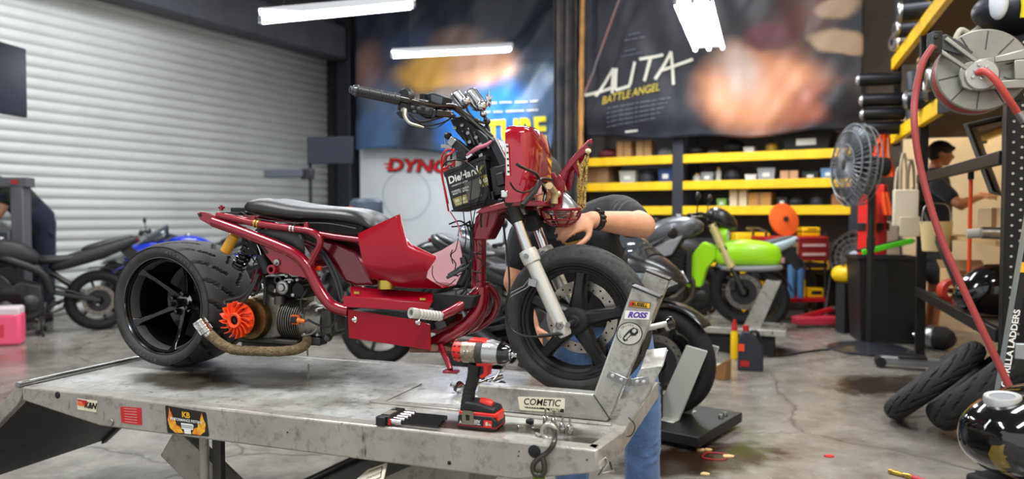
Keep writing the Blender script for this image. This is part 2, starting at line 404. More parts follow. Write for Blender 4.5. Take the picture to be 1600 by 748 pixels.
lift = thing('lift_table', 'grey steel motorcycle lift table carrying the red scooter', 'lift table', LF.o, LF.a)
lift.location.z = DK
m = MB(); m.bx(-LL, 0, .004, LW, -.05, -.0); m.build('deck', DECKM, lift, bevel=.004)
def rail(y0, th):
 pr = [(-LL, .0015), (.0, .0015), (.004, -.056), (-.21, -.10), (-1.66, -.10), (-LL, -.046)]
 mm = MB(); mm.prism([V((x, y0, z)) for x, z in pr], V((0, th, 0))); return mm
rail(-.004, .05).build('side_rail', RAILM, lift, bevel=.006)
rail(LW-.05, .05).build('side_rail', RAILM, lift, bevel=.006)
m = MB(); m.prism([V((.001, 0, .0015)), V((.03, .16, .0015)), V((.03, .16, -.055)), V((.001, 0, -.056))], V((-.03, .02, 0))); m.bx(-.03, .03, .16, LW, -.055, -.001)
m.build('end_plate', RAILM, lift, bevel=.003)
m = MB(); m.bx(-.78, -.012, .215, .235, 0, .006); m.bx(-.78, -.74, .235, .5, 0, .004); m.build('seam_lip', RAILM, lift, bevel=.002)
def railp(px, py, off=-.005): return LF.py(px, py, off) - V((0, 0, 0))
def disc(mb, c, r, nrm=(0,-1,0), h=.003, seg=20): mb.lathe([(0, h), (r*.92, h), (r, h*.5), (r, -.001), (0, -.001)], c, nrm, seg); return mb
for px, py, r in ((90, 617, .0115), (835, 705, .017), (702, 723, .0055), (811, 705, .002), (917, 718, .0022), (449, 675, .0025), (810, 712, .002)):
 mm = MB(); p = LF.py(px, py, -.0045); disc(mm, p, r, h=.0012); mm.build('drill_hole', BLKM, lift)
mm = MB(); disc(mm, LF.py(174, 659, -.004), .012, h=.006); mm.build('bolt_cap', STEEL, lift)
m = MB(); s_, c_ = math.sin(R(40)), math.cos(R(40)); rl = .72
def rp(t, z, y): return V((-LL-.012 - c_*t - s_*z*0, y, .0 - s_*t + z))
for y in (0, LW-.03):
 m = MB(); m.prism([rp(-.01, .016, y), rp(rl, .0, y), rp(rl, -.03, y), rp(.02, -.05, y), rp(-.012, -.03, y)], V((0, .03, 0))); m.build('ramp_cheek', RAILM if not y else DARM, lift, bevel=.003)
m = MB(); m.prism([rp(.0, -.004, .03), rp(rl, -.004, .03), rp(rl, -.014, .03), rp(0, -.014, .03)], V((0, LW-.06, 0))); m.build('ramp_plate', DARM, lift)  # ramp's underside shade put into the dark colour, far cheek too
m = MB(); m.rod((-LL-.01, -.012, .008), (-LL-.01, LW+.01, .008), .011, 12); m.build('hinge_pin', STEEL, lift)
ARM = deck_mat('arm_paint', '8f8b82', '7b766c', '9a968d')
def arm(a, b, y, w, th, mt, name='scissor_arm'):
 mm = MB(); mm.bar(V((a[0], y, a[1])), V((b[0], y, b[1])), th, w, ref=(0, 1, 0)) if False else None
 d = V((b[0]-a[0], 0, b[1]-a[1])).normalized(); nn = V((-d.z, 0, d.x))*(w/2)
 A3, B3 = V((a[0], y, a[1])), V((b[0], y, b[1]))
 mm.prism([A3+nn, B3+nn, B3-nn, A3-nn], V((0, th, 0))); return mm.build(name, mt, lift, bevel=.004)
zb = -DK+.06
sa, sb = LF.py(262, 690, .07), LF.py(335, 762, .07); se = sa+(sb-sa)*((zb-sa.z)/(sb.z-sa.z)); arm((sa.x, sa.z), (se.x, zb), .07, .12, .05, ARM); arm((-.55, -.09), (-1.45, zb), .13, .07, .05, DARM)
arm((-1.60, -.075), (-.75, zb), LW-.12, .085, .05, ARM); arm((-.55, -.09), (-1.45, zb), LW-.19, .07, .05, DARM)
m = MB(); sp_ = LF.py(319, 700, .03).x; m.rod((sp_, .03, -.10), (sp_, .03, zb), .0145, 16); m.build('safety_prop', ARM, lift)
m = MB(); m.bx(sp_+.022, sp_+.055, .04, .06, zb, -.1); m.build('prop_stay', DARM, lift)
m = MB(); m.rod((-1.2, .4, -.42), (-.62, .4, -.12), .035, 16); m.rod((-1.5, .4, zb+.02), (-1.2, .4, -.42), .02, 12); m.build('hydraulic_ram', DSTEEL, lift)
m = MB(); m.bx(-.7, -.42, .16, .6, -.26, -.06); m.build('crank_housing', ARM, lift, bevel=.01)
m = MB()
for y in (.05, LW-.13): m.bx(-1.75, -.35, y, y+.08, -DK, -DK+.06)
for x in (-1.75, -.43): m.bx(x, x+.08, .05, LW-.05, -DK, -DK+.06)
m.build('base_frame', ARM, lift, bevel=.004)
p0 = LF.py(538, 752, -.04); p1 = LF.py(585, 722, -.04); xd = V((.30, 0, .145)).normalized(); yd = V((-.12, .9, .42)).normalized();
o3 = LF.py(578, 745, -.0)
m = MB(); nn = xd.cross(yd);
pl = thing('instruction_plate', None, None); bpy.data.objects.remove(pl)
m.prism([o3-xd*.13-yd*.05, o3+xd*.07-yd*.05, o3+xd*.05+yd*.03, o3-xd*.02+yd*.035], nn*.004)
ip = m.build('instruction_plate', mat('plate_cream', 'cfc7b4', .55, var=.1, vscale=20), lift)
m = MB(); q = o3+nn*.0055
for a, b, c, d in ((-.02, -.03, .055, -.03), (.055, -.03, .04, .018), (.04, .018, -.01, .02)):
 m.bar(q+xd*a+yd*b, q+xd*c+yd*d, .0016, .0008, ref=nn)
m.text('DANGER', q+xd*.022-yd*.008, xd, yd, .014); m.build('plate_print', BLK, ip)
# ------------------------------------------------ front wheel vise (two L-shaped jaws)
VISE = deck_mat('vise_paint', 'a7a49c', '8f8b82', 'b8b6af')
def LP(px, py, y): return LF.py(px, py, y)
def jaw(y0, y1, top, name, ext=0., dx=0.):
 a = LP(746, 604, .255); b = LP(927, 616, .255); c = LP(988, 447, .255); d = LP(1031, 465, .255); e = LP(953, 658, .255)
 for q_ in (a, b, c, d, e): q_.x += dx
 if y0 > .5: a.x = b.x-.04
 a.z = b.z; k = (c-b)*(ext)
 pr = [V((a.x, y0, 0.001)), V((a.x-.0, y0, b.z)), V((b.x, y0, b.z)), V((c.x+k.x, y0, c.z+k.z)), V((d.x+k.x, y0, d.z+k.z)), V((e.x+.004, y0, .02)), V((e.x-.01, y0, .001))]
 mm = MB(); mm.prism(pr, V((0, y1-y0, 0))); o = mm.build(name, VISE, lift, bevel=.005)
 mm = MB(); mm.prism([V((c.x+k.x-.002, y0-.002, c.z+k.z+.003)), V((d.x+k.x+.002, y0-.002, d.z+k.z+.003)), V((d.x+k.x+.002, y0-.002, d.z+k.z-.003)), V((c.x+k.x-.002, y0-.002, c.z+k.z-.003))], V((0, y1-y0+.004, 0)))
 mm.build('jaw_cap', DSTEEL, lift, bevel=.002)
 return b, c, d, e, a
jb, jc, jd, je, ja = jaw(.255, .305, 0, 'vise_jaw')
m = MB(); m.bx(ja.x, jb.x, .29, .615, 0.0005, .006); m.build('vise_bed', DECKM, lift)
jaw(.615, .67, 0, 'vise_jaw', .06, -.03)
m = MB(); m.rod(LP(927.5, 616.5, .2535), LP(954, 656, .2535), .0016, 6); m.build('weld_seam', DSTEEL, lift)
wp = [LP(1001, 575, .24), LP(1034, 572, .24), LP(1005, 628, .24), LP(988, 655, .24), LP(960, 700, .24), LP(957, 668, .24)]
m = MB(); m.prism(wp, V((0, .004, 0)))
m.prism([wp[1], wp[1]+V((.0, .09, .03)), wp[2]+V((0, .09, .0)), wp[2]], V((.004, 0, .002)))
m.prism([wp[0]+V((.0, .0, .0)), wp[1], wp[1]+V((0, .1, .035)), wp[0]+V((.0, .1, .035))], V((0, 0, -.004)))
m.build('wedge_plate', VISE, lift, bevel=.0015)
m = MB(); s0, s1, s2, s3 = LP(950, 584, .2505), LP(980, 597, .2505), LP(990, 597, .2375), LP(1013, 593, .2375)
def strap(mb, pts, w, th):
 for a, b in zip(pts, pts[1:]): mb.bar(a, b, th, w, ref=(0, 0, 1)) if False else mb.bar(a, b, w, th, ref=(0, 1, 0))
strap(m, [s0, s1, s2, s3], .022, .005); m.build('clamp_strap', STEEL, lift, bevel=.002)
for px, py, y in ((957.5, 586.5, .247), (971, 592.5, .247), (996, 595.5, .234), (1006, 596, .234)):
 m = MB(); p = LP(px, py, y); m.lathe([(0, .006), (.0055, .005), (.0072, .002), (.0072, -.004)], p, (0, -1, 0), 14); m.build('strap_bolt', CHR, lift)
m = MB(); c0 = LP(1012, 512, .36); c1 = LP(1048, 504, .36); m.tube([c0, c0+(c1-c0)*.5, c1], [.0085, .0085, .0085], 14); m.build('crank_screw', SILV, lift)
m = MB(); m.lathe([(.006, -.01), (.0185, -.008), (.0195, 0), (.0185, .008), (.012, .01), (.0, .01)], c1, (c1-c0), 24); m.build('crank_knob', BLKG, lift)
m = MB(); m.rod(LP(1008, 505, .30), LP(1008, 505, .42), .012, 12); m.build('screw_nut', SILV, lift)
m = MB(); m.tube([LP(1002, 555, .3), LP(1006, 535, .31), LP(1003, 520, .32)], .006, 8); m.build('vise_cable', WIRE, lift)
m = MB(); y = .05
m.tube([LP(946, 712, .06), LP(950, 724, .04), LP(936, 741, .02), LP(958, 736, .06), LP(953, 722, .1)], .0035, 8); m.build('toe_loop', STEEL, lift)
m = MB(); m.tube([LP(982, 652, .23), LP(992, 664, .225), LP(988, 678, .23), LP(980, 682, .24)], .0016, 6, smooth=4); m.build('wire_loop', WIRE, lift)
# ------------------------------------------------ stickers on the lift
STK = dict(cream=mat('sticker_cream', 'e6dfc4', .45), red=mat('sticker_red', 'c8202c', .5), ora=mat('sticker_orange', 'ee6a22', .5), yel=mat('sticker_yellow', 'f2b21e', .5), blk=mat('sticker_black', '0d0d0d', .5), wht=mat('sticker_white', 'efefec', .5), pur=mat('sticker_purple', '5b2f9a', .5), pale=mat('sticker_pale', 'c4c1b7', .5), dred=mat('sticker_flame', 'e8741c', .5, col2='f6c32c', vscale=40, lo=.4, hi=.6))
def sticker(name, px_quad, y, col, items, lab, rnd=0):
 """items: (kind, colour, data): text / poly in fractions of the sticker"""
 q = [LP(x, yy, y) for x, yy in px_quad]     # tl, tr, br, bl
 def at(u, v, d=0):
  t = q[0]+(q[1]-q[0])*u; b = q[3]+(q[2]-q[3])*u; p = t+(b-t)*v; return V((p.x, p.y-d, p.z))
 mm = MB()
 if rnd: mm.prism([at(.5+.5*math.cos(a), .5-.5*math.sin(a)) for a in [2*PI*k/40 for k in range(40)]], V((0, -.0006, 0)))
 else: mm.prism([at(*p) for p in ((.02,0),(.98,0),(1,.06),(1,.94),(.98,1),(.02,1),(0,.94),(0,.06))], V((0, -.0006, 0)))
 s = mm.build(name, STK[col], lift); s['label'] = lab
 for it in items:
  mm = MB(); d = .0009+.0003*it[3] if len(it) > 3 else .0009
  if it[0] == 'poly': mm.prism([at(u, v, d) for u, v in it[2]], V((0, -.0003, 0)))
  elif it[0] == 'text':
   txt, u, v, h, wd, bold, sh = it[2]
   W, H = (q[1]-q[0]).length, (q[3]-q[0]).length
   mm.text(txt, None, (1,0,0), (0,1,0), 1, fn=lambda a, b: at(u + a*h*wd*H/W, v - b*h, d+.0003), bold=bold, shear=sh)
  elif it[0] == 'arc':
   txt, cu, cv, rad, a0, h = it[2]
   for i, ch in enumerate(txt):
    a = a0[0]+(a0[1]-a0[0])*i/max(1, len(txt)-1)
    mm.text(ch, None, (1,0,0), (0,1,0), 1, fn=lambda x, yv, a=a: at(cu+(rad+yv*h)*math.cos(a)+x*h*math.sin(a), cv-((rad+yv*h)*math.sin(a)-x*h*math.cos(a)), d), bold=.02)
  mm.build(it[4] if len(it) > 4 else 'print', STK[it[1]], s, smooth=False)
 return s
sticker('sticker', [(809, 619), (883, 622), (882, 645), (812, 640)], .2545, 'cream', [
 ('text', 'blk', ('COMETIC', .5, .37, .66, 1.0, .012, .25)),
 ('poly', 'blk', [(.1, .74), (.55, .72), (.6, .84), (.16, .82)]), ('text', 'cream', ('* * * * *', .33, .78, .3, 1, .02, 0), 2),
 ('poly', 'blk', [(.58, .74), (.99, .72), (.99, .98), (.66, .93)]), ('text', 'cream', ('GASKET', .79, .84, .24, 1.0, .03, .2), 2)], 'cream sticker reading COMETIC GASKET')
sticker('sticker', [(121, 622), (152, 626), (151, 644), (121, 639)], -.0046, 'cream', [
 ('poly', 'red', [(.02, .06), (.5, .1), (.52, .3), (.02, .26)]), ('poly', 'ora', [(.02, .3), (.52, .34), (.54, .68), (.02, .62)]),
 ('text', 'blk', ('K&N', .68, .5, .7, 1.0, .05, .2), 2), ('text', 'red', ('K&N', .4, .32, .3, 1, .03, .2), 3)], 'cream and red sticker reading K&N')
lines = ['SAFETY RULES', '1. KEEP CLEAR OF', 'THE LIFT', '2. CHECK LOCK', 'BEFORE WORK', '3. WEAR GLASSES']
sticker('sticker', [(188, 635), (221, 637), (222, 664), (190, 660)], -.0046, 'red', [('text', 'cream', ('=================', .48, .1+.16*i, .13, .8, 0, 0)) for i in range(6)], 'red notice sticker with fine white print')
fl = lambda sx: [('poly', 'dred', [(.5+sx*x, y) for x, y in ((.1, .94), (.3, .97), (.42, .8), (.46, .5), (.42, .3), (.40, .05), (.34, .32), (.33, .55), (.28, .4), (.26, .66), (.17, .72))], 1)]
sticker('sticker', [(258, 633), (322, 644), (327, 682), (262, 676)], -.0046, 'blk', fl(-1)+fl(1)+[
 ('poly', 'wht', [(.36, .56), (.64, .56), (.66, .62), (.64, .78), (.58, .8), (.58, .96), (.42, .96), (.42, .8), (.36, .78)], 1),
 ('poly', 'blk', [(.36, .635), (.64, .635), (.64, .655), (.36, .655)], 2), ('poly', 'blk', [(.36, .70), (.64, .70), (.64, .72), (.36, .72)], 2),
 ('text', 'yel', ('KB', .5, .24, .3, 1.0, .04, .1), 2), ('text', 'wht', ('PERFORMANCE PISTONS', .5, .45, .145, .9, .02, 0), 3)], 'black flame sticker reading KB PERFORMANCE PISTONS')
sticker('sticker', [(984, 469.5), (1017, 473), (1015.5, 482.5), (982, 479)], .2545, 'blk', [
 ('poly', 'yel', [(.03, .08), (.97, .1), (.97, .9), (.03, .9)], 0), ('poly', 'red', [(.04, .14), (.2, .14), (.2, .84), (.04, .84)], 1), ('text', 'blk', ('RUSSELL', .5, .5, .82, .78, .05, .1), 2)], 'yellow sticker reading RUSSELL')
sticker('sticker', [(977, 485), (1016, 487), (1014, 499), (975.5, 498)], .2545, 'wht', [('text', 'pur', ('ROSS', .5, .5, .95, .98, .05, .25))], 'white sticker with purple ROSS lettering')
rs = sticker('sticker', [(963, 503), (1004, 503), (1004, 539), (963, 539)], .2545, 'blk', [
 ('poly', 'pale', [(.5+.46*math.cos(a), .5-.46*math.sin(a)) for a in [2*PI*k/40 for k in range(40)]]),
 ('arc', 'blk', ('BELT DRIVES LTD', .5, .5, .37, (R(205), R(15)), .13), 1),
 ('poly', 'blk', [(.24, .72), (.3, .58), (.5, .34), (.66, .22), (.82, .3), (.84, .46), (.74, .58), (.62, .6), (.42, .8), (.3, .84)], 1),
 ('poly', 'pale', [(.62, .32), (.72, .28), (.78, .38), (.70, .48), (.61, .43)], 2), ('poly', 'pale', [(.3, .7), (.5, .46), (.56, .52), (.36, .76)], 2), ('poly', 'pale', [(.42, .74), (.58, .58), (.61, .61), (.45, .77)], 2)], 'round black line sticker with a belt drive and lettering', rnd=1)
# ================================================================ the red scooter on the lift
_r0 = onz(290, 568, DK); _f0 = onz(903, 616, DK)
BF = Frame(_r0, math.atan2((_f0-_r0).y, (_f0-_r0).x))
def b(px, py, y=0.): return BF.py(px, py, y)
def bs(pts, y): return [b(p[0], p[1], p[2] if len(p) > 2 else y) for p in pts]
bike = thing('motor_scooter', 'candy red stripped custom scooter with one fat black rear tyre, standing on the lift', 'motor scooter', BF.o, BF.a)
def P(mb, name, m, **k): return mb.build(name, m, k.pop('parent', bike), **k)
YA = V((0, 1, 0))
def tyre(R0, rim, hw, name, parent, c, groove, nθ=300, slope=1.5, N=30, mt=TYRE, crown=.35):
 """a tyre as a surface of revolution with cut tread grooves"""
 prof = []                                         # (r, y, tread coordinate or None)
 for t in (0, .35, .7, 1): prof.append((rim-.002+(R0*.93-rim)*t*.55, -hw*(.80+.20*math.sin(t*PI/2)), None))
 n = 26
 for i in range(n+1):
  s_ = -1+2*i/n; a = abs(s_)
  rr = R0*(1-crown*.12*a**2.2) - (R0*.035*max(0, (a-.75)/.25)**2)
  prof.append((rr, hw*(.985*s_), s_))
 for t in (1, .7, .35, 0): prof.append((rim-.002+(R0*.93-rim)*t*.55, hw*(.80+.20*math.sin(t*PI/2)), None))
 prof += [(rim-.012, hw*.7, None), (rim-.012, -hw*.7, None)]
 mb = MB(); rings = []
 for k in range(nθ):
  th = 2*PI*k/nθ; ring = []
  for r, y, s_ in prof:
   d = 0.
   if s_ is not None and groove and .08 < abs(s_) < .93:
    ph = (th*N/(2*PI) + abs(s_)*slope + (0 if s_ < 0 else .5)) % 1
    if ph < .15 and not (.5 < abs(s_) < .58): d = groove
   ring.append(V((c[0]+(r-d)*math.sin(th), c[1]+y, c[2]+(r-d)*math.cos(th))))
  rings.append(ring)
 mb.loft(rings, True, True, False)
 return mb.build(name, mt, parent, angle=50)
def arc_text(mb, txt, c, y, rad, a0, a1, size, bold=.02, side=-1):
 """letters round a wheel's near sidewall; angles from the vertical, clockwise seen from the near side"""
 for i, ch in enumerate(txt):
  a = a0+(a1-a0)*i/max(1, len(txt)-1)
  o = V((c[0]+rad*math.sin(a), y, c[2]+rad*math.cos(a)))
  mb.text(ch, o, (math.cos(a), 0, -math.sin(a)), (math.sin(a), 0, math.cos(a)), size, bold=bold)
# ---------------------------------------------------------------- rear wheel
RC = V((.004, 0, .2455))
t_ = tyre(.2455, .178, .133, 'rear_tyre', bike, RC, .014, N=17, slope=1.2, crown=.5)
TXT = mat('tyre_letter', '5a5a58', .7)
m = MB()
for a in (R(28), R(205)): arc_text(m, 'MICHELIN', RC, -.1338, .207, a-R(18), a+R(18), .017, .01)
m.build('sidewall_lettering', TXT, t_)
m = MB(); m.lathe([(.222, -.1315), (.224, -.1325), (.226, -.131)], RC, YA, 72); m.build('sidewall_ring', RUB, t_)
RIMB = mat('rim_black', '101012', .25, .4, coat=.5)
m = MB(); m.lathe([(.180, -.112), (.176, -.110), (.170, -.095), (.163, -.04), (.158, .03), (.155, .07), (.12, .085), (.0, .09)], RC, YA, 72); rr_ = P(m, 'rear_rim', RIMB, angle=30)
m = MB(); m.lathe([(.183, -.110), (.187, -.118), (.186, -.124), (.182, -.124), (.178, -.116), (.176, -.106)], RC, YA, 72); m.build('rim_lip', mat('lip_steel', '55565a', .2, 1., var=.5, vscale=9), rr_)
for k in range(5):
 a = R(100+72*k); e = V((math.sin(a), 0, math.cos(a))); q = V((math.cos(a), 0, -math.sin(a)))
 m = MB(); rings = []
 for t, w_, y0, y1 in ((.03, .020, -.02, .02), (.07, .013, -.034, .0), (.12, .011, -.06, -.03), (.155, .013, -.085, -.055), (.177, .030, -.108, -.07)):
  c = RC+e*t; rings.append([c+q*w_+V((0, y1, 0)), c+q*w_*.7+V((0, y0, 0)), c-q*w_*.7+V((0, y0, 0)), c-q*w_+V((0, y1, 0))])
 m.loft(rings); m.build('spoke', RIMB, rr_, bevel=.002)
m = MB(); m.lathe([(.05, .08), (.05, .01), (.043, -.012), (.028, -.018), (.028, -.014), (0, -.014)], RC, YA, 28); hub_ = P(m, 'rear_hub', STEEL)
for k in range(4):
 a = R(45+90*k-20); c = RC+V((.038*math.sin(a), -.012, .038*math.cos(a)))
 m = MB(); m.lathe([(.0, -.028), (.008, -.026), (.0115, -.018), (.0125, .0), (.0125, .01)], c, YA, 16); m.build('wheel_nut', BLKG, hub_)
m = MB(); m.lathe([(0, -.085), (.008, -.084), (.0095, -.078), (.0095, -.06), (.016, -.059), (.0175, -.03), (.0175, -.01)], RC, YA, 18); m.build('axle_end', BLK, hub_)
# ---------------------------------------------------------------- front wheel
FC = V((1.592, 0, .2475))
t_ = tyre(.2465, .184, .058, 'front_tyre', bike, FC, .009, N=15, slope=2.2, crown=.9)
m = MB(); m.lathe([(.184, -.046), (.187, -.05), (.186, -.054), (.181, -.053), (.176, -.045), (.170, -.043), (.167, -.036), (.158, -.03), (.155, -.02), (.155, .02), (.167, .036), (.181, .053), (.187, .05), (.184, .046)], FC, YA, 80)
fr_ = P(m, 'front_rim', mat('rim_satin', '1b1c1e', .42, .3), angle=25)
for k in range(5):
 a = R(84-72*k); e = V((math.sin(R(90)-a), 0, math.cos(R(90)-a))); q = V((e.z, 0, -e.x))
 m = MB(); rings = []
 for t, w_, y0, y1 in ((.02, .030, -.030, .02), (.05, .027, -.036, .018), (.09, .021, -.038, .016), (.135, .019, -.032, .012), (.158, .024, -.028, .012)):
  c = FC+e*t; rings.append([c+q*w_+V((0, y1, 0)), c+q*w_*.95+V((0, y0+.010, 0)), c+q*w_*.55+V((0, y0, 0)), c-q*w_*.55+V((0, y0, 0)), c-q*w_*.95+V((0, y0+.010, 0)), c-q*w_+V((0, y1, 0))])
 m.loft(rings); m.build('spoke', _mats['rim_satin'], fr_, bevel=.0015)
m = MB(); m.lathe([(.047, .05), (.047, -.03), (.042, -.044), (.034, -.05), (.022, -.05), (.016, -.06), (.0, -.06)], FC, YA, 32); P(m, 'front_hub', BLKM)
m = MB()
m.lathe([(.122, .062), (.122, .066), (.088, .066), (.088, .062), (.122, .062)], FC, YA, 64)
dk_ = P(m, 'brake_disc', mat('disc_steel', 'b9b2a6', .3, 1., var=.3, vscale=25))
m = MB()
for k in range(30):
 a = 2*PI*k/30; m.lathe([(0, -.0008), (.0035, -.0008), (.0035, .002)], FC+V(((.098+.012*(k % 2))*math.sin(a), .062, (.098+.012*(k % 2))*math.cos(a))), YA, 8)
m.build('disc_holes', BLKM, dk_)
m = MB()
for k in range(5):
 a = R(72*k+20); m.bar(FC+V((.03*math.sin(a), .06, .03*math.cos(a))), FC+V((.092*math.sin(a), .063, .092*math.cos(a))), .016, .006, ref=YA)
m.build('disc_carrier', BLKM, dk_)
# ---------------------------------------------------------------- fork
for s in (-1, 1):
 y = .098*s
 A = b(826, 396, -.098); B2 = b(882, 520, -.098); T = b(800, 322, -.098)
 for q in (A, B2, T): q.y = y
 ax = (A-B2).normalized(); up = (T-A).normalized()
 m = MB(); m.lathe([(.0, -.012), (.019, -.010), (.023, 0), (.0235, .05), (.0235, (A-B2).length-.035), (.029, (A-B2).length-.03), (.0305, (A-B2).length), (.028, (A-B2).length+.012), (.02, (A-B2).length+.014)], B2, ax, 28)
 sl = P(m, 'fork_slider', SILV)
 m = MB(); m.lathe([(0, -.0035), (.009, -.0035), (.0095, 0), (.0095, .006)], A-ax*.008+V((-.003, -.0285, .0)), YA, 14); m.build('slider_bolt', GREYP, sl)
 m = MB(); m.rod(A-ax*.02, T, .0175, 24); P(m, 'fork_tube', CHR)
 m = MB(); m.lathe([(.0195, -.01), (.0225, -.008), (.0225, .045), (.026, .05), (.026, .075), (.018, .078)], T-up*.045, up, 24); P(m, 'fork_collar', BLK)
 m = MB(); c = B2+ax*.005; m.prism([c+V((.0, -.012*1, .025)), c+V((.012, -.012, .0)), c+V((-.028, -.012, -.018)), c+V((-.034, -.012, .0)), c+V((-.02, -.012, .045))], V((0, .024, 0))); m.build('axle_lug', SILV, sl, bevel=.003)
m = MB(); m.rod(FC-YA*.125, FC+YA*.125, .008, 12); P(m, 'front_axle', STEEL)
m = MB(); m.lathe([(.012, -.014), (.014, -.012), (.014, 0)], FC+V((-.028, -.112, -.004)), YA, 6); m.lathe([(.0, -.02), (.006, -.02), (.006, 0)], FC+V((-.028, -.112, -.004)), YA, 10); P(m, 'axle_nut', STEEL)
m = MB(); yy = -.13
m.tube(bs([(828, 434), (818, 447), (791, 461), (792, 466), (822, 450), (834, 440)], yy), .002, 6); m.bar(b(826, 440, yy), b(838, 443, yy), .022, .006, ref=YA); P(m, 'cable_guide', STEEL)
m = MB(); m.tube(bs([(786, 350, -.06), (793, 400, -.1), (796, 450, -.13), (790, 480, -.135), (797, 512, -.135), (822, 525, -.13), (860, 524, -.12), (880, 521, -.115)], yy), .0034, 8, smooth=6); P(m, 'speedometer_cable', WIRE)
m = MB(); m.rod(b(842, 525, -.125), b(880, 521, -.115), .0062, 10); P(m, 'cable_boot', BLK)
# ---------------------------------------------------------------- frame tubes, mirrored to both sides
def both(fn):
 for s in (-1, 1): fn(s)
def mir(pts, s): return [V((p.x, p.y if s < 0 else -p.y, p.z)) for p in pts]
def ft(name, pts, y, r, smooth=5, mt=RED, seg=16, sides=(-1, 1)):
 P0 = bs(pts, y)
 for s in sides:
  mm = MB(); mm.tube(mir(P0, s), r, seg, smooth=smooth); P(mm, name, mt)
ft('frame_rail', [(334, 346), (365, 357), (401, 371), (440, 387), (463, 399), (480, 417), (500, 455), (520, 478), (546, 486)], -.125, .0205)
ft('seat_rail', [(340, 336), (370, 342), (400, 349), (458, 357), (484, 361), (497, 369), (500, 381), (493, 396), (483, 415)], -.125, .0125)
ft('seat_rail_front', [(490, 364), (525, 370), (572, 376)], -.11, .011, smooth=0)
for s in (-1, 1):
 tp = mir(bs([(307, 333), (315, 330.5), (337, 336), (340, 343), (337, 353), (328, 352), (312, 343)], -.13), s)
 m = MB(); m.prism(tp, V((0, .012*-s, 0))); pl = P(m, 'tail_plate', RED, bevel=.003)
 m = MB(); c = b(313, 336, -.1306); c.y *= -s; m.lathe([(0, .0), (.006, 0), (.0062, .001)], c, (0, s, 0), 12); m.build('plate_hole', BLKM, pl)
 gp = mir(bs([(401, 375), (440, 388), (470, 403), (483, 418), (489, 437), (462, 431), (436, 425), (428, 414), (416, 400)], -.135), s)
 m = MB(); m.prism(gp, V((0, .008*-s, 0))); gu = P(m, 'frame_gusset', RED, bevel=.002)
 sp = mir(bs([(407, 383), (411, 384), (419, 394), (417, 397), (413, 394)], -.1362), s)
 m = MB(); m.prism(sp, V((0, .002*-s, 0))); m.build('gusset_slot', mat('slot_dark', '2a060c', .6), gu)
 c = b(433, 410, -.137); c.y *= -s
 m = MB(); m.lathe([(0, .014), (.006, .013), (.007, .006), (.012, .005), (.0125, 0)], c, (0, s, 0), 14); m.build('gusset_bolt', STEEL, gu)
 c = b(423, 421, -.15); c.y *= -s
 m = MB(); m.lathe([(.010, 0), (.0165, 0), (.0175, .003), (.0175, .09), (.010, .09), (.010, 0)], c, (0, -s, 0), 20); P(m, 'pivot_tube', RED)
 for px, py, px2, py2 in ((400, 349, 397.5, 348.6), (404.5, 349.7, 402, 349.2), (456, 357, 453.5, 356.6), (461, 357.4, 458.5, 357.1)):
  a0, a1 = mir(bs([(px2, py2), (px, py)], -.125), s)
  m = MB(); m.lathe([(.012, -.004), (.0148, -.0035), (.0148, .0035), (.012, .004)], a1, (a1-a0), 20); P(m, 'hose_clamp', GOLD if px < 430 else CHR)
 for px in (396, 479):
  a0 = mir([b(px, 341 if px < 420 else 350, -.125)], s)[0]
  m = MB(); m.box(a0+V((0, 0, -.004)), (.016, .012, .022)); P(m, 'seat_tab', RED, bevel=.002)
m = MB(); m.rod(b(332, 347, -.125), V((b(332, 347, -.125).x, .125, b(332, 347, -.125).z)), .012, 14); P(m, 'cross_tube', RED)
m = MB(); a0 = b(352, 337, -.125); m.box((a0.x, 0, a0.z+.008), (.10, .23, .012)); m.box((a0.x-.02, -.03, a0.z+.022), (.03, .05, .018)); P(m, 'tail_bracket', BLKM, bevel=.003)
m = MB(); a0 = b(346, 329, -.1); m.rod(a0, a0+V((.0, 0, .02)), .006, 8); m.rod(a0+V((-.01, .0, .012)), a0+V((.012, 0, .012)), .005, 8); P(m, 'tail_bolt', RED)
m = MB(); a0 = b(483, 415, -.125); m.rod(a0, V((a0.x, .125, a0.z)), .012, 12); P(m, 'cross_tube', RED)
# ---------------------------------------------------------------- seat
SEATM = mat('seat_vinyl', '1a1b1d', .38, var=.2, vscale=5, bump=.06, bscale=200, spec=.6)
st = [(374, 331, 317), (380, 335, 311), (398, 340, 306.5), (420, 344, 311), (450, 347, 317.5), (480, 348, 320.5), (510, 348, 322), (538, 351, 325), (558, 356, 332), (570, 361, 344), (576, 364, 358)]
m = MB(); rings = []
for i, (x, yb, yt) in enumerate(st):
 lo_, hi_ = b(x, yb, -.12), b(x, yt, -.03); w_ = .122 if 0 < i < 8 else (.10, .11, .10, .085, .07)[max(0, i-7) if i else 0]
 rg = []
 for k in range(20):
  a = 2*PI*k/20; cy, sz = math.cos(a), math.sin(a)
  cy = math.copysign(abs(cy)**.6, cy); sz = math.copysign(abs(sz)**.7, sz)
  mid, hh = (lo_.z+hi_.z)/2, (hi_.z-lo_.z)/2
  rg.append(V((lo_.x, w_*cy*(1 if sz < .3 else 1-.10*sz), mid+hh*sz-(.012*sz if abs(cy) < .3 and sz > 0 else 0))))
 rings.append(rg)
m.loft(rings); seat_ = P(m, 'seat', SEATM, subs=1, angle=180)
m = MB(); m.bx(b(470, 350, -.1).x, b(566, 350, -.1).x, -.095, .095, b(470, 349, -.1).z-.045, b(470, 349, -.1).z+.012); m.build('seat_pan', BLKM, seat_, bevel=.008)
m = MB(); m.tube([V((q.x, -.118, q.z)) for q in bs([(376, 331), (398, 341), (450, 348), (510, 349), (556, 357)], -.12)], .0025, 6, smooth=4); m.build('seat_piping', BLK, seat_)
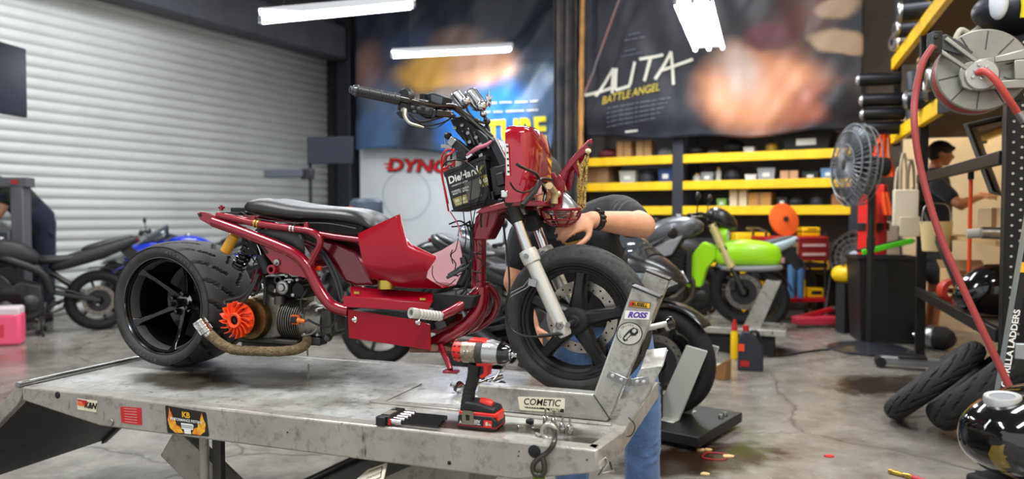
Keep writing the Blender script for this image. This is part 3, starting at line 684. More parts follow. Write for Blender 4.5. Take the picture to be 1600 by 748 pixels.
m = MB(); rings = []
for x, yt, yb in ((404, 362, 372), (430, 356, 378), (460, 360, 392), (478, 368, 405)):
 t0, b0 = b(x, yt, -.07), b(x, yb, -.1)
 rings.append([V((b0.x, -.105, b0.z)), V((t0.x, -.08, t0.z)), V((t0.x, 0, t0.z+.012)), V((t0.x, .08, t0.z)), V((b0.x, .105, b0.z))])
m.loft(rings, closed_u=False, caps=False); P(m, 'rear_fender', mat('fender_grey', '3a3838', .4), solid=.004)
m = MB(); pr = bs([(497, 372), (528, 380), (556, 394), (566, 412), (584, 446), (556, 447), (538, 441), (520, 418), (503, 398)], -.075)
m.prism(pr, V((0, .15, 0))); P(m, 'inner_body', mat('dark_candy', '6d0a20', .25, .3, coat=.8), bevel=.012, seg=3)
m = MB(); m.tube(bs([(487, 385, -.09), (508, 405, -.095), (524, 440, -.1), (532, 468, -.1)], -.1), .006, 8, smooth=5); m.tube(bs([(494, 380, -.08), (514, 405, -.09), (530, 440, -.095), (536, 466, -.1)], -.1), .005, 8, smooth=5); P(m, 'loom_tube', mat('loom', '2b2d30', .45))
# ---------------------------------------------------------------- red tunnel cover (both cheeks, pale inside)
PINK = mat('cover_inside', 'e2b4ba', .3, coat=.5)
rows = [
 [(559, 365, -.108), (592, 349, -.116), (618, 337, -.121), (625, 334, -.122), (628, 350, -.124), (632, 370, -.126), (642, 381, -.128), (660, 390, -.129), (682, 400.5, -.128)],
 [(560, 374, -.122), (590, 362, -.130), (616, 356, -.135), (626, 356, -.136), (631, 364, -.137), (636, 378, -.138), (646, 386, -.138), (662, 395, -.136), (681, 405, -.132)],
 [(563, 392, -.136), (590, 388, -.144), (614, 386, -.148), (628, 386, -.149), (638, 388, -.148), (646, 392, -.147), (655, 396, -.144), (665, 401, -.140), (675, 413, -.134)],
 [(567, 410, -.142), (590, 414, -.150), (614, 416, -.153), (630, 414, -.153), (641, 411, -.151), (650, 409, -.149), (657, 409, -.146), (663, 412, -.141), (668, 424, -.134)],
 [(572, 420, -.140), (592, 428, -.148), (614, 432, -.151), (631, 431, -.150), (642, 428, -.148), (651, 426, -.145), (657, 426, -.142), (662, 428, -.137), (666, 434, -.128)],
 [(577, 432, -.095), (598, 441, -.105), (616, 446, -.11), (632, 448, -.108), (644, 449, -.10), (654, 449, -.095), (664, 449, -.09), (676, 450, -.08), (692, 450, -.06)]]
m = MB(); rw = [[b(*p) for p in r_] for r_ in rows]
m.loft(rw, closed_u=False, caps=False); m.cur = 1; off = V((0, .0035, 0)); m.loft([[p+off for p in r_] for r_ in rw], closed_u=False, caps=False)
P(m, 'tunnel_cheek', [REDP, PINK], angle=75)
far = [[(575, 395), (620, 400), (655, 405), (690, 391), (718, 374)], [(575, 415), (620, 420), (662, 424), (695, 412), (722, 396)], [(580, 436), (622, 440), (664, 443), (698, 438), (725, 420)], [(585, 447), (626, 450), (666, 451), (694, 450), (712, 446)]]
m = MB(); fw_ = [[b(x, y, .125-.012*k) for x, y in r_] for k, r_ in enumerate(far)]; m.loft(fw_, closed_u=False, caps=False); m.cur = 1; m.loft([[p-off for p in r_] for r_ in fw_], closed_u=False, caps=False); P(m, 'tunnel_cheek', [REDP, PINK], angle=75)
m = MB(); rw = rows[-1]
m.loft([[b(*p) for p in rw], mir([b(*p) for p in rw], 1)], closed_u=False, caps=False); P(m, 'tunnel_floor', [REDP], solid=.003)
m = MB(); c = b(620, 340, -.1205); m.lathe([(0, .003), (.004, .002), (.005, 0)], c, (0, -1, 0), 10); P(m, 'cover_screw', STEEL)
m = MB(); c = b(604, 446, -.10); m.lathe([(0, .02), (.028, .02), (.03, .012), (.03, -.01)], c, (0, 0, 1), 20); P(m, 'fuel_cap', GOLD)
# ---------------------------------------------------------------- floor board sheets
def sheet(name, pts, th, mt=REDP, lab=None, bev=.0015):
 q = [b(*p) for p in pts]; n = (q[1]-q[0]).cross(q[2]-q[0]).normalized();
 if n.y < 0: n = -n
 mm = MB(); mm.prism(q, n*th); o = P(mm, name, mt, bevel=bev);
 if lab: o['label'] = lab
 return o
sheet('floor_strip', [(547, 447, -.07), (676, 457, -.07), (676, 471.5, -.138), (548, 463, -.138)], .004)
sheet('floor_strip', [(536, 462, -.145), (640, 471, -.145), (674, 473, -.145), (668, 486, -.150), (536, 479.5, -.150)], .004)
fp = sheet('side_panel', [(543, 483, -.140), (650, 500, -.140), (672, 507, -.140), (673, 547, -.140), (545, 528, -.140)], .005)
for px, py in ((554, 499), (653, 503)):
 m = MB(); m.lathe([(0, .009), (.006, .008), (.0085, .004), (.0105, .002), (.0105, 0)], b(px, py, -.141), (0, -1, 0), 14); m.build('panel_bolt', CHR, fp)
for px, py in ((558, 457), (661, 467), (667, 474)):
 m = MB(); m.box(b(px, py, -.132), (.02, .008, .007)); P(m, 'floor_clip', GOLD)
q0, q1 = b(545, 470, -.13), b(668, 545, -.13)
m = MB(); m.prism([b(545, 485, -.13), b(664, 500, -.13), b(664, 520, -.13), b(545, 508, -.13)], V((0, .26, 0))); P(m, 'battery_tray', BLKM, bevel=.004)
m = MB(); m.prism([V((p.x, .138, p.z)) for p in bs([(543, 483), (672, 507), (673, 547), (545, 528)], -.140)], V((0, .004, 0))); P(m, 'side_panel', REDP)
m = MB(); m.prism(bs([(676, 458, -.09), (742, 463, -.09), (735, 482, -.09), (676, 488, -.09)], 0), V((0, .2, 0))); P(m, 'wiring_tray', BLKM, bevel=.003)
m = MB(); m.prism(bs([(672, 549, -.12), (672, 538, -.12), (700, 540, -.06), (716, 548, -.06)], 0), V((0, .16, -.004))); m.rod(b(640, 545, -.1), b(720, 546, -.03), .012, 12); P(m, 'skid_plate', mat('rust_brown', '6e4a3a', .6, .3, var=.4, vscale=30), bevel=.002)
# ---------------------------------------------------------------- neck and front loops
ft('neck_tube', [(749, 350), (748.5, 374), (748, 440), (746, 470)], 0, .0245, smooth=3, sides=(-1,))
ft('front_loop', [(750, 440, -.0), (744, 456, -.02), (724, 474, -.075), (705, 486, -.105), (686, 495, -.12)], 0, .0165)
ft('lower_loop', [(752, 450, -.005), (749, 478, -.02), (730, 505, -.045), (706, 522, -.06), (676, 536, -.07)], 0, .0215)
ft('outer_loop', [(754, 448, -.02), (752, 475, -.075), (736, 506, -.10), (708, 526, -.10), (660, 536, -.10)], 0, .015, sides=(1,))
for px in ((374, 375), (439, 440)):
 m = MB(); m.lathe([(.0245, -.002), (.0258, 0), (.0245, .002)], b(748.3, px[0], 0), (0, 0, 1), 22); P(m, 'weld_bead', RED)
m = MB(); pl = bs([(737, 375), (742, 340), (752, 327), (800, 315), (800, 326), (779, 333), (774, 350), (761, 375)], -.045)
m.prism(pl, V((0, .09, 0))); P(m, 'headstock_box', RED, bevel=.006)
m = MB(); m.prism(bs([(742, 333), (752, 325), (796, 312), (852, 314), (850, 322), (800, 322), (756, 333)], -.12), V((0, .24, 0))); P(m, 'front_tray', RED, bevel=.003)
m = MB(); g0, g1 = b(689, 494, -.125), b(642, 488.5, -.235); ax = (g1-g0); Lg = ax.length
pf = [(.0, 0), (.0155, 0), (.0165, .006)]
for k in range(7): pf += [(.0165, .012+k*.013), (.0148, .014+k*.013), (.0148, .019+k*.013), (.0165, .021+k*.013)]
pf += [(.0175, Lg-.02), (.0175, Lg), (.0105, Lg), (.0105, Lg-.03), (0, Lg-.03)]
m.lathe(pf, g0, ax, 24); pg_ = P(m, 'foot_peg', SILV, angle=35)
m = MB(); m.lathe([(0, .006), (.006, .005), (.011, 0), (.011, -.02)], b(688, 494.5, -.137), (0, -1, 0), 14); P(m, 'peg_bolt', STEEL)
m = MB(); m.tube(bs([(688, 540, -.09), (698, 562, -.12), (704, 577, -.135)], 0), [.011, .010, .009], 10); kb = b(705, 580, -.135); P(m, 'kickstand', RED); m = MB(); m.box(kb+V((.0, 0, .0)), (.05, .03, .010)); P(m, 'kickstand_foot', RED, bevel=.002)
# ---------------------------------------------------------------- engine
eng = None
def E(mb, name, m, **k): return mb.build(name, m, bike, **k)
XA = V((1, 0, 0)); NY = V((0, -1, 0))
cc = b(398, 497, -.05); cc.y = 0
m = MB(); m.lathe([(0, .11), (.075, .11), (.088, .09), (.090, .02), (.086, -.045), (.080, -.052), (0, -.052)], V((cc.x, 0, cc.z)), YA, 40)
crk = E(m, 'crankcase', ALU)
m = MB(); x0, x1 = cc.x+.02, b(440, 497, -.05).x; zt, zb_ = b(420, 459, -.05).z, b(420, 533, -.05).z
m.prism([V((x0, -.062, zt-.01)), V((x0+.05, -.062, zt)), V((x1, -.062, zt-.025)), V((x1+.01, -.062, cc.z)), V((x1, -.062, zb_+.02)), V((x0, -.062, zb_))], V((0, .17, 0))); m.build('crankcase_block', ALU, crk, bevel=.008, seg=3)
m = MB()
for i in range(7):
 a = R(-60+i*45); m.lathe([(0, .012), (.0055, .011), (.0062, 0), (.0062, -.02)], V((cc.x+.079*math.sin(a), -.052, cc.z+.079*math.cos(a))), NY, 8)
m.build('case_bolts', STEEL, crk)
m = MB(); z0 = b(420, 528, -.06).z
m.bx(b(376, 530, -.06).x, b(468, 530, -.06).x, -.075, .09, z0-.02, z0); m.bx(b(378, 540, -.06).x, b(440, 540, -.06).x, -.065, .08, z0-.045, z0-.015); E(m, 'sump', mat('sump_dark', '4c4842', .6, .6, var=.4, vscale=30), bevel=.006)
gc = b(394, 497, -.075)
m = MB(); m.lathe([(0, -.02), (.074, -.02), (.079, -.012), (.079, .02), (.0, .02)], gc, YA, 44); E(m, 'stator_plate', mat('stator_gold', '6a5a35', .35, .9, var=.4, vscale=20))
fc = b(373, 499, -.125)
m = MB(); m.lathe([(.016, -.022), (.018, -.028), (.026, -.030), (.0285, -.026), (.0285, -.010), (.036, -.006), (.058, -.002), (.061, .004), (.061, .010), (.016, .010)], fc, YA, 48); fan = E(m, 'cooling_fan', ORG)
for k in range(16):
 a = 2*PI*k/16;
 m = MB(); pts = []
 for t, r, tw in ((0, .030, 0), (.5, .048, .13), (1, .0665, .34)):
  aa = a+tw; pts.append(V((fc.x+r*math.sin(aa), fc.y, fc.z+r*math.cos(aa))))
 for p, q in zip(pts, pts[1:]):
  u_ = (q-p).normalized(); n_ = u_.cross(YA)*.0013
  m.prism([p+n_, q+n_, q-n_, p-n_], V((0, -.026, 0)))
 m.build('fan_blade', ORG, fan)
m = MB(); m.lathe([(.0, -.024), (.006, -.024), (.007, -.018), (.014, -.016), (.016, -.010), (.016, .01)], fc, YA, 20); m.build('fan_nut', BLKM, fan)
m = MB()
for k in range(3):
 a = R(30+120*k); m.lathe([(0, -.012), (.005, -.011), (.0055, .0)], fc+V((.047*math.sin(a), 0, .047*math.cos(a))), YA, 8)
m.build('fan_bolts', DSTEEL, fan)
cyc = b(437, 500, -.06); ce = b(472, 503, -.06); cyc.y = ce.y = -.01; ax = (ce-cyc).normalized()
L_ = (ce-cyc).length
m = MB(); pf = [(0, -.01), (.062, -.01)]
nf = 10
for k in range(nf):
 h = k*L_/nf; pf += [(.073, h), (.073, h+L_/nf*.42), (.056, h+L_/nf*.5), (.056, h+L_/nf*.95)]
pf += [(.056, L_), (0, L_)]
m.lathe(pf, cyc, ax, 40); E(m, 'finned_cylinder', mat('fin_alu', '77736b', .45, .8, var=.4, vscale=18), angle=25)
hd = MB(); h0 = ce; h1 = b(500, 504, -.06); h1.y = -.01
hd.lathe([(0, -.005), (.070, -.005), (.070, .012), (.062, .018), (.060, .05), (.054, (h1-h0).length), (0, (h1-h0).length)], h0, ax, 32); head = E(hd, 'cylinder_head', mat('head_alu', '97928a', .42, .8, var=.35, vscale=15, bump=.2, bscale=70))
m = MB(); v0, v1 = b(500, 482, -.05), b(514, 528, -.05); m.bx(v0.x, v1.x+.012, -.055, .05, v1.z, v0.z); m.bx(v1.x-.01, v1.x+.024, -.035, .03, v1.z+.02, v0.z-.015); E(m, 'rocker_cover', mat('rocker_dark', '55524d', .5, .7, var=.4, vscale=20), bevel=.01, seg=3)
m = MB(); q = b(512, 528, -.06); m.lathe([(0, -.016), (.012, -.015), (.014, -.008), (.014, .01)], q, V((-.3, 1, 0)), 14); q = b(490, 533, -.06); m.box(q+V((0, .02, .0)), (.06, .05, .03)); E(m, 'cover_plug', DSTEEL, bevel=.004)
m = MB()
for px, py in ((476, 482), (478, 522), (497, 484), (498, 522)): m.lathe([(0, .012), (.006, .011), (.0065, 0), (.0065, -.03)], b(px, py, -.07), NY, 8)
E(m, 'head_bolts', STEEL)
pc = b(462, 499, -.085)
m = MB(); m.box(pc, (.036, .014, .036));
cap = E(m, 'plug_shroud', mat('plug_orange', 'd9641e', .5), bevel=.006)
m = MB(); m.box(pc+V((-.001, -.008, 0)), (.024, .012, .024)); m.build('plug_cap', BLK, cap, bevel=.004)
m = MB(); m.lathe([(.006, 0), (.0095, .002), (.0095, .012), (.007, .016), (.0075, .026), (.0035, .034)], pc+V((.016, -.012, .0)), V((1, -.1, -.05)), 14); m.build('plug_boot', mat('boot_orange', 'e07a30', .5), cap)
m = MB(); m.tube(bs([(481, 499, -.1), (496, 507, -.1), (512, 511, -.095), (523, 503, -.09), (525, 490, -.09), (524, 478, -.09)], 0), .0036, 8, smooth=6); E(m, 'plug_lead', WIRE)
m = MB(); m.tube(bs([(472, 524, -.09), (485, 522, -.095), (494, 514, -.095), (496, 505, -.095)], 0), .0034, 8, smooth=5); E(m, 'oil_pipe', STEEL)
WRAP = mat('exhaust_wrap', '7b6a4a', .9, var=.4, vscale=60, bump=.9, bscale=150, stretch=(1, 1, 1))
m = MB(); pts = bs([(482, 526, -.06), (477, 538, -.075), (462, 546, -.09), (430, 549, -.11), (395, 548, -.125), (366, 546, -.14), (345, 537, -.155), (330, 524, -.165), (322, 517, -.17)], 0)
SP = smooth_path(pts, 8); wr = []
rr = [.0175+.0012*((i*7) % 3)/2 for i in range(len(SP))]
m.tube(SP, rr, 18); ex = E(m, 'exhaust_pipe', WRAP, angle=80)
m = MB(); random.seed(3)
for i in range(90):
 p = random.choice(SP[4:]); a = random.uniform(0, 2*PI); d = V((.2*random.uniform(-1, 1), math.cos(a), math.sin(a))).normalized()
 m.tube([p+d*.016, p+d*(.020+random.random()*.004)+V((random.uniform(-.003, .003), 0, 0))], [.0004, .0002], 4)
w_ = m.build('wrap_fray', WRAP, ex); w_['kind'] = 'stuff'
e0, e1 = b(326, 521, -.168), b(311, 501, -.182); ax = e1-e0; Lx = ax.length
m = MB(); m.lathe([(.0, -.005), (.018, -.005), (.0185, .006), (.022, .009), (.022, .016), (.0185, .018), (.0185, .026), (.024, .028), (.024, .036), (.0205, .038), (.0205, Lx-.006), (.024, Lx-.004), (.024, Lx+.003), (.017, Lx+.003), (.016, Lx-.02), (0, Lx-.02)], e0, ax, 26); E(m, 'exhaust_collar', CHR, angle=30)
m = MB()
for k in range(4):
 a = R(90*k+20); p_, q_ = frame_of(ax); c = e0+ax.normalized()*.01+(p_*math.cos(a)+q_*math.sin(a))*.022
 m.rod(c, c+ax.normalized()*(Lx-.012), .0035, 8)
E(m, 'collar_studs', CHR)
m = MB(); m.tube(bs([(476, 534, -.085), (480, 545, -.085), (481, 556, -.085)], 0), .003, 6); E(m, 'drain_hose', mat('hose_brown', '5a4a34', .7))
m = MB(); c = b(446, 448, -.06); m.lathe([(0, -.02), (.026, -.02), (.028, -.01), (.028, .04), (0, .04)], c, YA, 24); carb = E(m, 'carburettor', mat('carb_alu', '6d6a65', .4, .9, var=.3, vscale=30))
m = MB(); m.lathe([(0, -.028), (.012, -.028), (.015, -.022), (.022, -.02)], c, YA, 20); m.build('carb_cap', STEEL, carb)
m = MB(); c = b(437, 437, -.065); m.lathe([(.010, -.012), (.016, -.012), (.018, 0), (.018, .05)], c, YA, 20); m.build('choke', DSTEEL, carb)
m = MB(); c = b(437, 462, -.05); m.rod(c, c+V((0, 0, -.03)), .02, 16); c = b(424, 450, -.05); m.rod(c, c+V((0, .06, .005)), .015, 14); m.build('float_bowl', mat('bowl', '5c5a56', .45, .8), carb)
m = MB(); c = b(470, 452, -.055); m.lathe([(0, -.02), (.024, -.018), (.028, -.008), (.028, .07), (0, .07)], c, YA, 22); E(m, 'starter_motor', BLKM)
m = MB(); c0, c1 = b(486, 436, -.05), b(468, 450, -.03); m.tube([c0, c1], .014, 12); E(m, 'intake_hose', BLK)
m = MB(); m.bx(b(412, 420, -.03).x, b(470, 420, -.03).x, -.03, .09, b(440, 466, -.03).z, b(440, 432, -.03).z); E(m, 'reed_block', mat('dark_casting', '2c2b2a', .6, .5, var=.4, vscale=25), bevel=.01)
for px, py, dx in ((454, 440, .02), (459, 461, .03), (449, 431, .03), (432, 455, -.02), (466, 437, .02)):
 m = MB(); c = b(px, py, -.07); m.lathe([(0, .012), (.006, .011), (.008, .006), (.008, -.02)], c, V((dx*8, -1, .2)), 10); E(m, 'fitting', STEEL)
for pts, r in (([(400, 459, -.09), (405, 446, -.09), (403, 436, -.08)], .006), ([(413, 476, -.075), (415, 450, -.07), (412, 432, -.06)], .007), ([(352, 470, -.12), (380, 462, -.12), (397, 440, -.10), (402, 420, -.09)], .005), ([(353, 474, -.12), (372, 478, -.13), (392, 455, -.12), (404, 428, -.10)], .006), ([(484, 448, -.07), (478, 455, -.09), (470, 470, -.09), (473, 490, -.085)], .004), ([(474, 446, -.07), (490, 442, -.09), (500, 432, -.09)], .004), ([(352, 470, -.12), (350, 474, -.125), (355, 477, -.12)], .005)):
 m = MB(); m.tube(bs(pts, 0), r, 8, smooth=5); E(m, 'hose', mat('hose_grey', '222325', .5))
for px, py in ((387, 460), (391, 467), (396, 455)):
 m = MB(); c = b(px, py, -.07); m.lathe([(0, -.012), (.005, -.011), (.006, 0), (.006, .04)], c, YA, 8); E(m, 'stud', STEEL)
m = MB(); z1 = RC.z; m.prism([V((-.06, .145, z1-.05)), V((-.07, .145, z1+.03)), V((.1, .145, z1+.075)), V((cc.x+.08, .145, cc.z+.08)), V((cc.x+.09, .145, cc.z-.07)), V((.1, .145, z1-.075))], V((0, .07, 0))); E(m, 'transmission_case', ALU, bevel=.015, seg=3)
m = MB(); m.rod(V((cc.x, .08, cc.z)), V((cc.x, .17, cc.z)), .06, 24); m.rod(RC, RC+YA*.16, .012, 14); E(m, 'drive_shaft', DSTEEL)
m = MB(); a0, a1 = b(366, 368, -.04), b(352, 393, -.05); m.tube([a0+(a0-a1)*.05, a0, a1, a1+(a1-a0)*.08], [.012, .020, .020, .012], 18); E(m, 'shock_reservoir', mat('res_yellow', 'e7a512', .35, coat=.4))
m = MB(); s0, s1 = b(398, 372, -.03), b(372, 418, -.02); d = s1-s0; pq = frame_of(d); turns = 6; n = 90
m.tube([s0+d*(.08+.84*i/n)+(pq[0]*math.cos(2*PI*turns*i/n)+pq[1]*math.sin(2*PI*turns*i/n))*.023 for i in range(n+1)], .0052, 8); E(m, 'shock_spring', BLKG)
m = MB(); m.rod(s0, s1, .013, 14); m.lathe([(.026, -.006), (.028, 0), (.026, .006), (0, .006)], s0+d*.06, d, 18); m.lathe([(0, -.006), (.026, -.006), (.028, 0), (.026, .006)], s0+d*.94, d, 18); E(m, 'shock_body', DSTEEL)
m = MB(); m.rod(s0+V((0, -.01, 0)), V((s0.x+.02, .0, s0.z+.05)), .012, 10); E(m, 'shock_mount', BLKM)
m = MB(); c = b(414, 412, -.06); m.rod(c+V((-.01, 0, .03)), c+V((.02, .0, -.035)), .026, 20); E(m, 'breather_can', BLK)
m = MB(); m.bx(b(385, 380, -.02).x, b(410, 380, -.02).x, -.05, .05, b(400, 398, -.02).z, b(400, 372, -.02).z); E(m, 'cdi_box', BLKM, bevel=.004)
for pts in ([(392, 398, -.06), (400, 410, -.07), (410, 402, -.07)], [(386, 380, -.07), (396, 388, -.075), (402, 400, -.075), (396, 412, -.07)], [(402, 382, -.07), (408, 398, -.08), (404, 410, -.08)]):
 m = MB(); m.tube(bs(pts, 0), .0028, 6, smooth=5); E(m, 'small_wire', CHR if pts[0][0] == 402 else WIRE)
m = MB(); m.tube(bs([(404, 425, -.07), (400, 440, -.05), (402, 450, -.04)], 0), .018, 12); E(m, 'engine_hanger', RED)
m = MB(); c = b(497, 419, -.09); m.box(c, (.025, .014, .016)); E(m, 'connector', ORG, bevel=.002)
# ---------------------------------------------------------------- battery
btl, btr, bbr, bbl = b(694, 271, -.085), b(757, 245, -.085), b(767, 312, -.085), b(707, 328, -.085)
BD = V((.005, .13, 0))
m = MB(); m.prism([btl, btr, bbr, bbl], BD); bat = P(m, 'battery', mat('battery_black', '121213', .4), bevel=.005)
def bq(u, v, d=.0008):
 t = btl+(btr-btl)*u; q = bbl+(bbr-bbl)*u; p = t+(q-t)*v; return V((p.x, p.y-d, p.z))
GLD = mat('label_gold', '8f8442', .5); GRY = mat('label_grey', '54504a', .5)
def bpoly(pts, name, mt, d=.001): mm = MB(); mm.prism([bq(u, v, d) for u, v in pts], V((0, -.0004, 0))); return mm.build(name, mt, bat)
bpoly([(.42, .42), (.95, .42), (.97, .62), (.78, .63), (.80, .86), (.44, .88)], 'label_panel', GRY, .0007)
bpoly([(.80, .40), (.99, .40), (1.0, .66), (.82, .66)], 'label_gold_panel', GLD)
bpoly([(.07, .72), (.42, .70), (.44, .92), (.10, .93)], 'label_gold_panel', GLD)
def btext(s_, u, v, h, wd, bold, name, mt, d=.0016):
 mm = MB(); W, H = (btr-btl).length, (bbl-btl).length
 mm.text(s_, None, (1, 0, 0), (0, 1, 0), 1, fn=lambda x, y: bq(u+x*h*wd*H/W, v-y*h, d), bold=bold); return mm.build(name, mt, bat, smooth=False)
btext('DieHard', .44, .235, .26, 1.0, .03, 'battery_lettering', LABELW)
btext('POWERSPORTS BATTERY', .32, .40, .055, .8, .01, 'battery_lettering', LABELW); btext('CHARGED, SEALED &', .30, .545, .07, .8, .01, 'battery_lettering', LABELW); btext('READY TO INSTALL', .30, .61, .07, .8, .01, 'battery_lettering', LABELW)
btext('GOLD', .895, .53, .13, .72, .03, 'battery_lettering', LABELW); btext('255  12V', .25, .80, .10, .9, .03, 'battery_lettering', LABELW); btext('COLD CRANKING', .27, .885, .055, .8, .01, 'battery_lettering', LABELW)
mm = MB()
for k, (u, v, a, l_) in enumerate(((.84, .27, 200, .20), (.84, .27, 185, .17), (.84, .27, 170, .12), (.84, .27, 60, .16), (.84, .27, 40, .18), (.84, .27, 290, .12), (.84, .27, 265, .12))):
 ca, sa = math.cos(R(a)), math.sin(R(a)); mm.prism([bq(u-sa*.02, v-ca*.02, .0012), bq(u+ca*l_, v-sa*l_, .0012), bq(u+sa*.02, v+ca*.02, .0012)], V((0, -.0003, 0)))
mm.build('battery_emblem', GLD, bat)
m = MB(); u_ = (btr-btl).normalized(); zz = (btl-bbl).normalized()
m.prism([btl+zz*.006-u_*.003, btr+zz*.006+u_*.003, btr-zz*.012+u_*.003, btl-zz*.012-u_*.003], BD+V((0, .004, 0))); m.build('battery_lid', BLK, bat, bevel=.003)
for u in (.12, .88):
 m = MB(); c = btl+(btr-btl)*u+zz*.012+V((0, .025, 0)); m.box(c, (.016, .016, .014), from_axes(u_, V((0, 1, 0)), zz)); m.build('terminal', STEEL, bat, bevel=.002)
m = MB(); m.prism([bbl-zz*.004-u_*.006, bbr-zz*.004+u_*.012, bbr+zz*.025+u_*.012, bbr+zz*.025+u_*.003, bbr-zz*-.002+u_*.003, bbl+zz*.002-u_*.006], BD*1.05); P(m, 'battery_carrier', BLK, bevel=.002)
m = MB(); m.prism(bs([(764, 262, -.07), (790, 256, -.07), (796, 300, -.07), (770, 308, -.07)], 0), V((0, .12, 0))); m.prism(bs([(772, 272, -.085), (786, 268, -.085), (790, 288, -.085), (776, 292, -.085)], 0), V((0, .02, 0))); P(m, 'relay_box', mat('box_black', '1a1b1e', .4), bevel=.004)
m = MB(); m.prism(bs([(763, 222, -.06), (774, 215, -.06), (797, 262, -.06), (794, 272, -.06), (783, 268, -.06)], 0), V((0, .10, 0))); pv = P(m, 'side_cover', mat('cover_slate', '22262e', .35), bevel=.004)
m = MB(); m.rod(b(774, 215, -.068), b(798, 262, -.068), .005, 10); m.build('cover_edge', CHR, pv)
m = MB(); m.lathe([(0, .004), (.005, .003), (.006, 0)], b(763, 230, -.061), NY, 10); m.build('cover_screw', STEEL, pv)
m = MB(); c0, c1 = b(711, 222, -.05), b(740, 248, -.06); m.bar(c0, c1, .028, .035, ref=YA); P(m, 'ignition_module', BLK, bevel=.003)
m = MB(); c0, c1 = b(705, 219, -.052), b(713, 226, -.055); m.bar(c0, c1, .03, .038, ref=YA); P(m, 'module_end', STEEL, bevel=.003)
m = MB(); m.rod(b(701, 238, -.07), b(701, 262, -.07), .013, 16); P(m, 'flasher_can', STEEL)
m = MB(); m.rod(b(718, 248, -.06), b(718, 260, -.06), .014, 14); P(m, 'flasher_can', LABELW)
m = MB(); m.box(b(721, 243, -.085), (.032, .02, .032), rotm('Y', -8)); P(m, 'relay', BLKM, bevel=.003)
m = MB(); m.ball(b(700, 212, -.04), .014, sc=(1, 1, .9)); m.rod(b(701, 215, -.04), b(701, 235, -.05), .003, 8); P(m, 'horn_button', BLK)
m = MB(); m.bar(b(690, 228, -.045), b(707, 230, -.045), .012, .012, ref=YA); m.rod(b(694, 215, -.045), b(697, 245, -.05), .003, 6); P(m, 'wire_clip', STEEL)
m = MB(); m.tube(bs([(730, 243, -.09), (745, 232, -.09), (760, 226, -.08), (768, 220, -.07)], 0), [.006, .008, .006, .004], 8, smooth=4); P(m, 'tagged_cable', mat('tag_pink', 'b86a78', .5))
m = MB(); m.bar(b(729, 247, -.088), b(738, 240, -.09), .012, .012, ref=YA); P(m, 'cable_lug', CHR, bevel=.002)
for i, (pts, r, mt) in enumerate((
  ([(712, 232, -.06), (704, 240, -.09), (695, 246, -.09), (690, 268, -.09), (696, 300, -.08), (700, 318, -.07)], .0035, WIRER), ([(712, 235, -.06), (698, 234, -.09), (690, 248, -.09), (692, 280, -.075), (701, 330, -.06)], .003, WIRER),
  ([(690, 265, -.085), (696, 262, -.095), (706, 256, -.09)], .0035, WIRER), ([(703, 330, -.07), (715, 350, -.06), (722, 372, -.05)], .0022, mat('wire_pink', 'd0707c', .5)),
  ([(690, 262, -.085), (700, 252, -.1), (720, 250, -.1), (740, 262, -.1), (755, 285, -.095), (762, 300, -.095), (752, 330, -.085), (752, 355, -.07)], .003, WIRE),
  ([(735, 262, -.1), (737, 285, -.098), (735, 310, -.098), (736, 335, -.08), (742, 375, -.04)], .0018, WIRE), ([(724, 252, -.1), (722, 280, -.098), (722, 310, -.098), (725, 340, -.08), (728, 372, -.05), (724, 395, -.04)], .0018, WIRE),
  ([(756, 262, -.09), (751, 300, -.095), (742, 330, -.085), (738, 360, -.06)], .0018, WIRE))):
 m = MB(); m.tube(bs(pts, 0), r, 8, smooth=6); P(m, 'wire', mt)
# ---------------------------------------------------------------- wiring bundle down the neck
random.seed(11)
bundle = [([(734, 345, -.03), (738, 380, -.045), (736, 420, -.05), (728, 450, -.055), (716, 462, -.07)], .0042), ([(728, 348, -.03), (735, 370, -.04), (734, 400, -.06), (730, 440, -.06), (722, 458, -.07)], .0028),
 ([(722, 346, -.03), (730, 352, -.03), (738, 356, -.03), (744, 372, -.035)], .003), ([(702, 350, -.02), (718, 345, -.03), (732, 352, -.03), (742, 350, -.03)], .0028), ([(706, 354, -.02), (722, 352, -.04), (735, 345, -.04)], .0028),
 ([(707, 390, -.05), (704, 400, -.06), (712, 412, -.06), (710, 425, -.06), (716, 432, -.06)], .002), ([(716, 372, -.04), (712, 390, -.05), (705, 398, -.05), (708, 412, -.05)], .0018), ([(738, 405, -.05), (720, 428, -.08), (700, 430, -.085)], .0022),
 ([(748, 380, -.04), (754, 390, -.04), (744, 396, -.05), (738, 404, -.05)], .0016), ([(745, 402, -.045), (756, 410, -.03), (747, 424, -.05), (740, 440, -.055)], .0016), ([(750, 440, -.05), (735, 432, -.05), (728, 440, -.06), (732, 458, -.06), (745, 450, -.06)], .0018),
 ([(676, 415, -.10), (676, 430, -.10), (684, 441, -.09), (700, 445, -.085), (712, 436, -.08)], .0016), ([(720, 462, -.07), (708, 470, -.08), (694, 478, -.08), (680, 482, -.085)], .0035), ([(730, 455, -.06), (720, 468, -.075), (702, 482, -.085), (686, 486, -.09)], .003), ([(724, 450, -.06), (712, 455, -.08), (716, 470, -.08), (700, 476, -.08)], .003)]
for pts, r in bundle:
 m = MB(); m.tube(bs(pts, 0), r, 8, smooth=6); P(m, 'wire', WIRE)
m = MB(); m.tube(bs([(723, 402, -.05), (728, 425, -.055), (720, 445, -.06)], 0), [.011, .014, .010], 12, smooth=3); P(m, 'connector_boot', BLK)
m = MB(); m.bar(b(698, 434, -.09), b(728, 418, -.075), .010, .012, ref=YA); m.bar(b(700, 430, -.085), b(726, 412, -.07), .008, .01, ref=YA); P(m, 'plug_connector', mat('connector_grey', '2a2c2e', .5), bevel=.002)
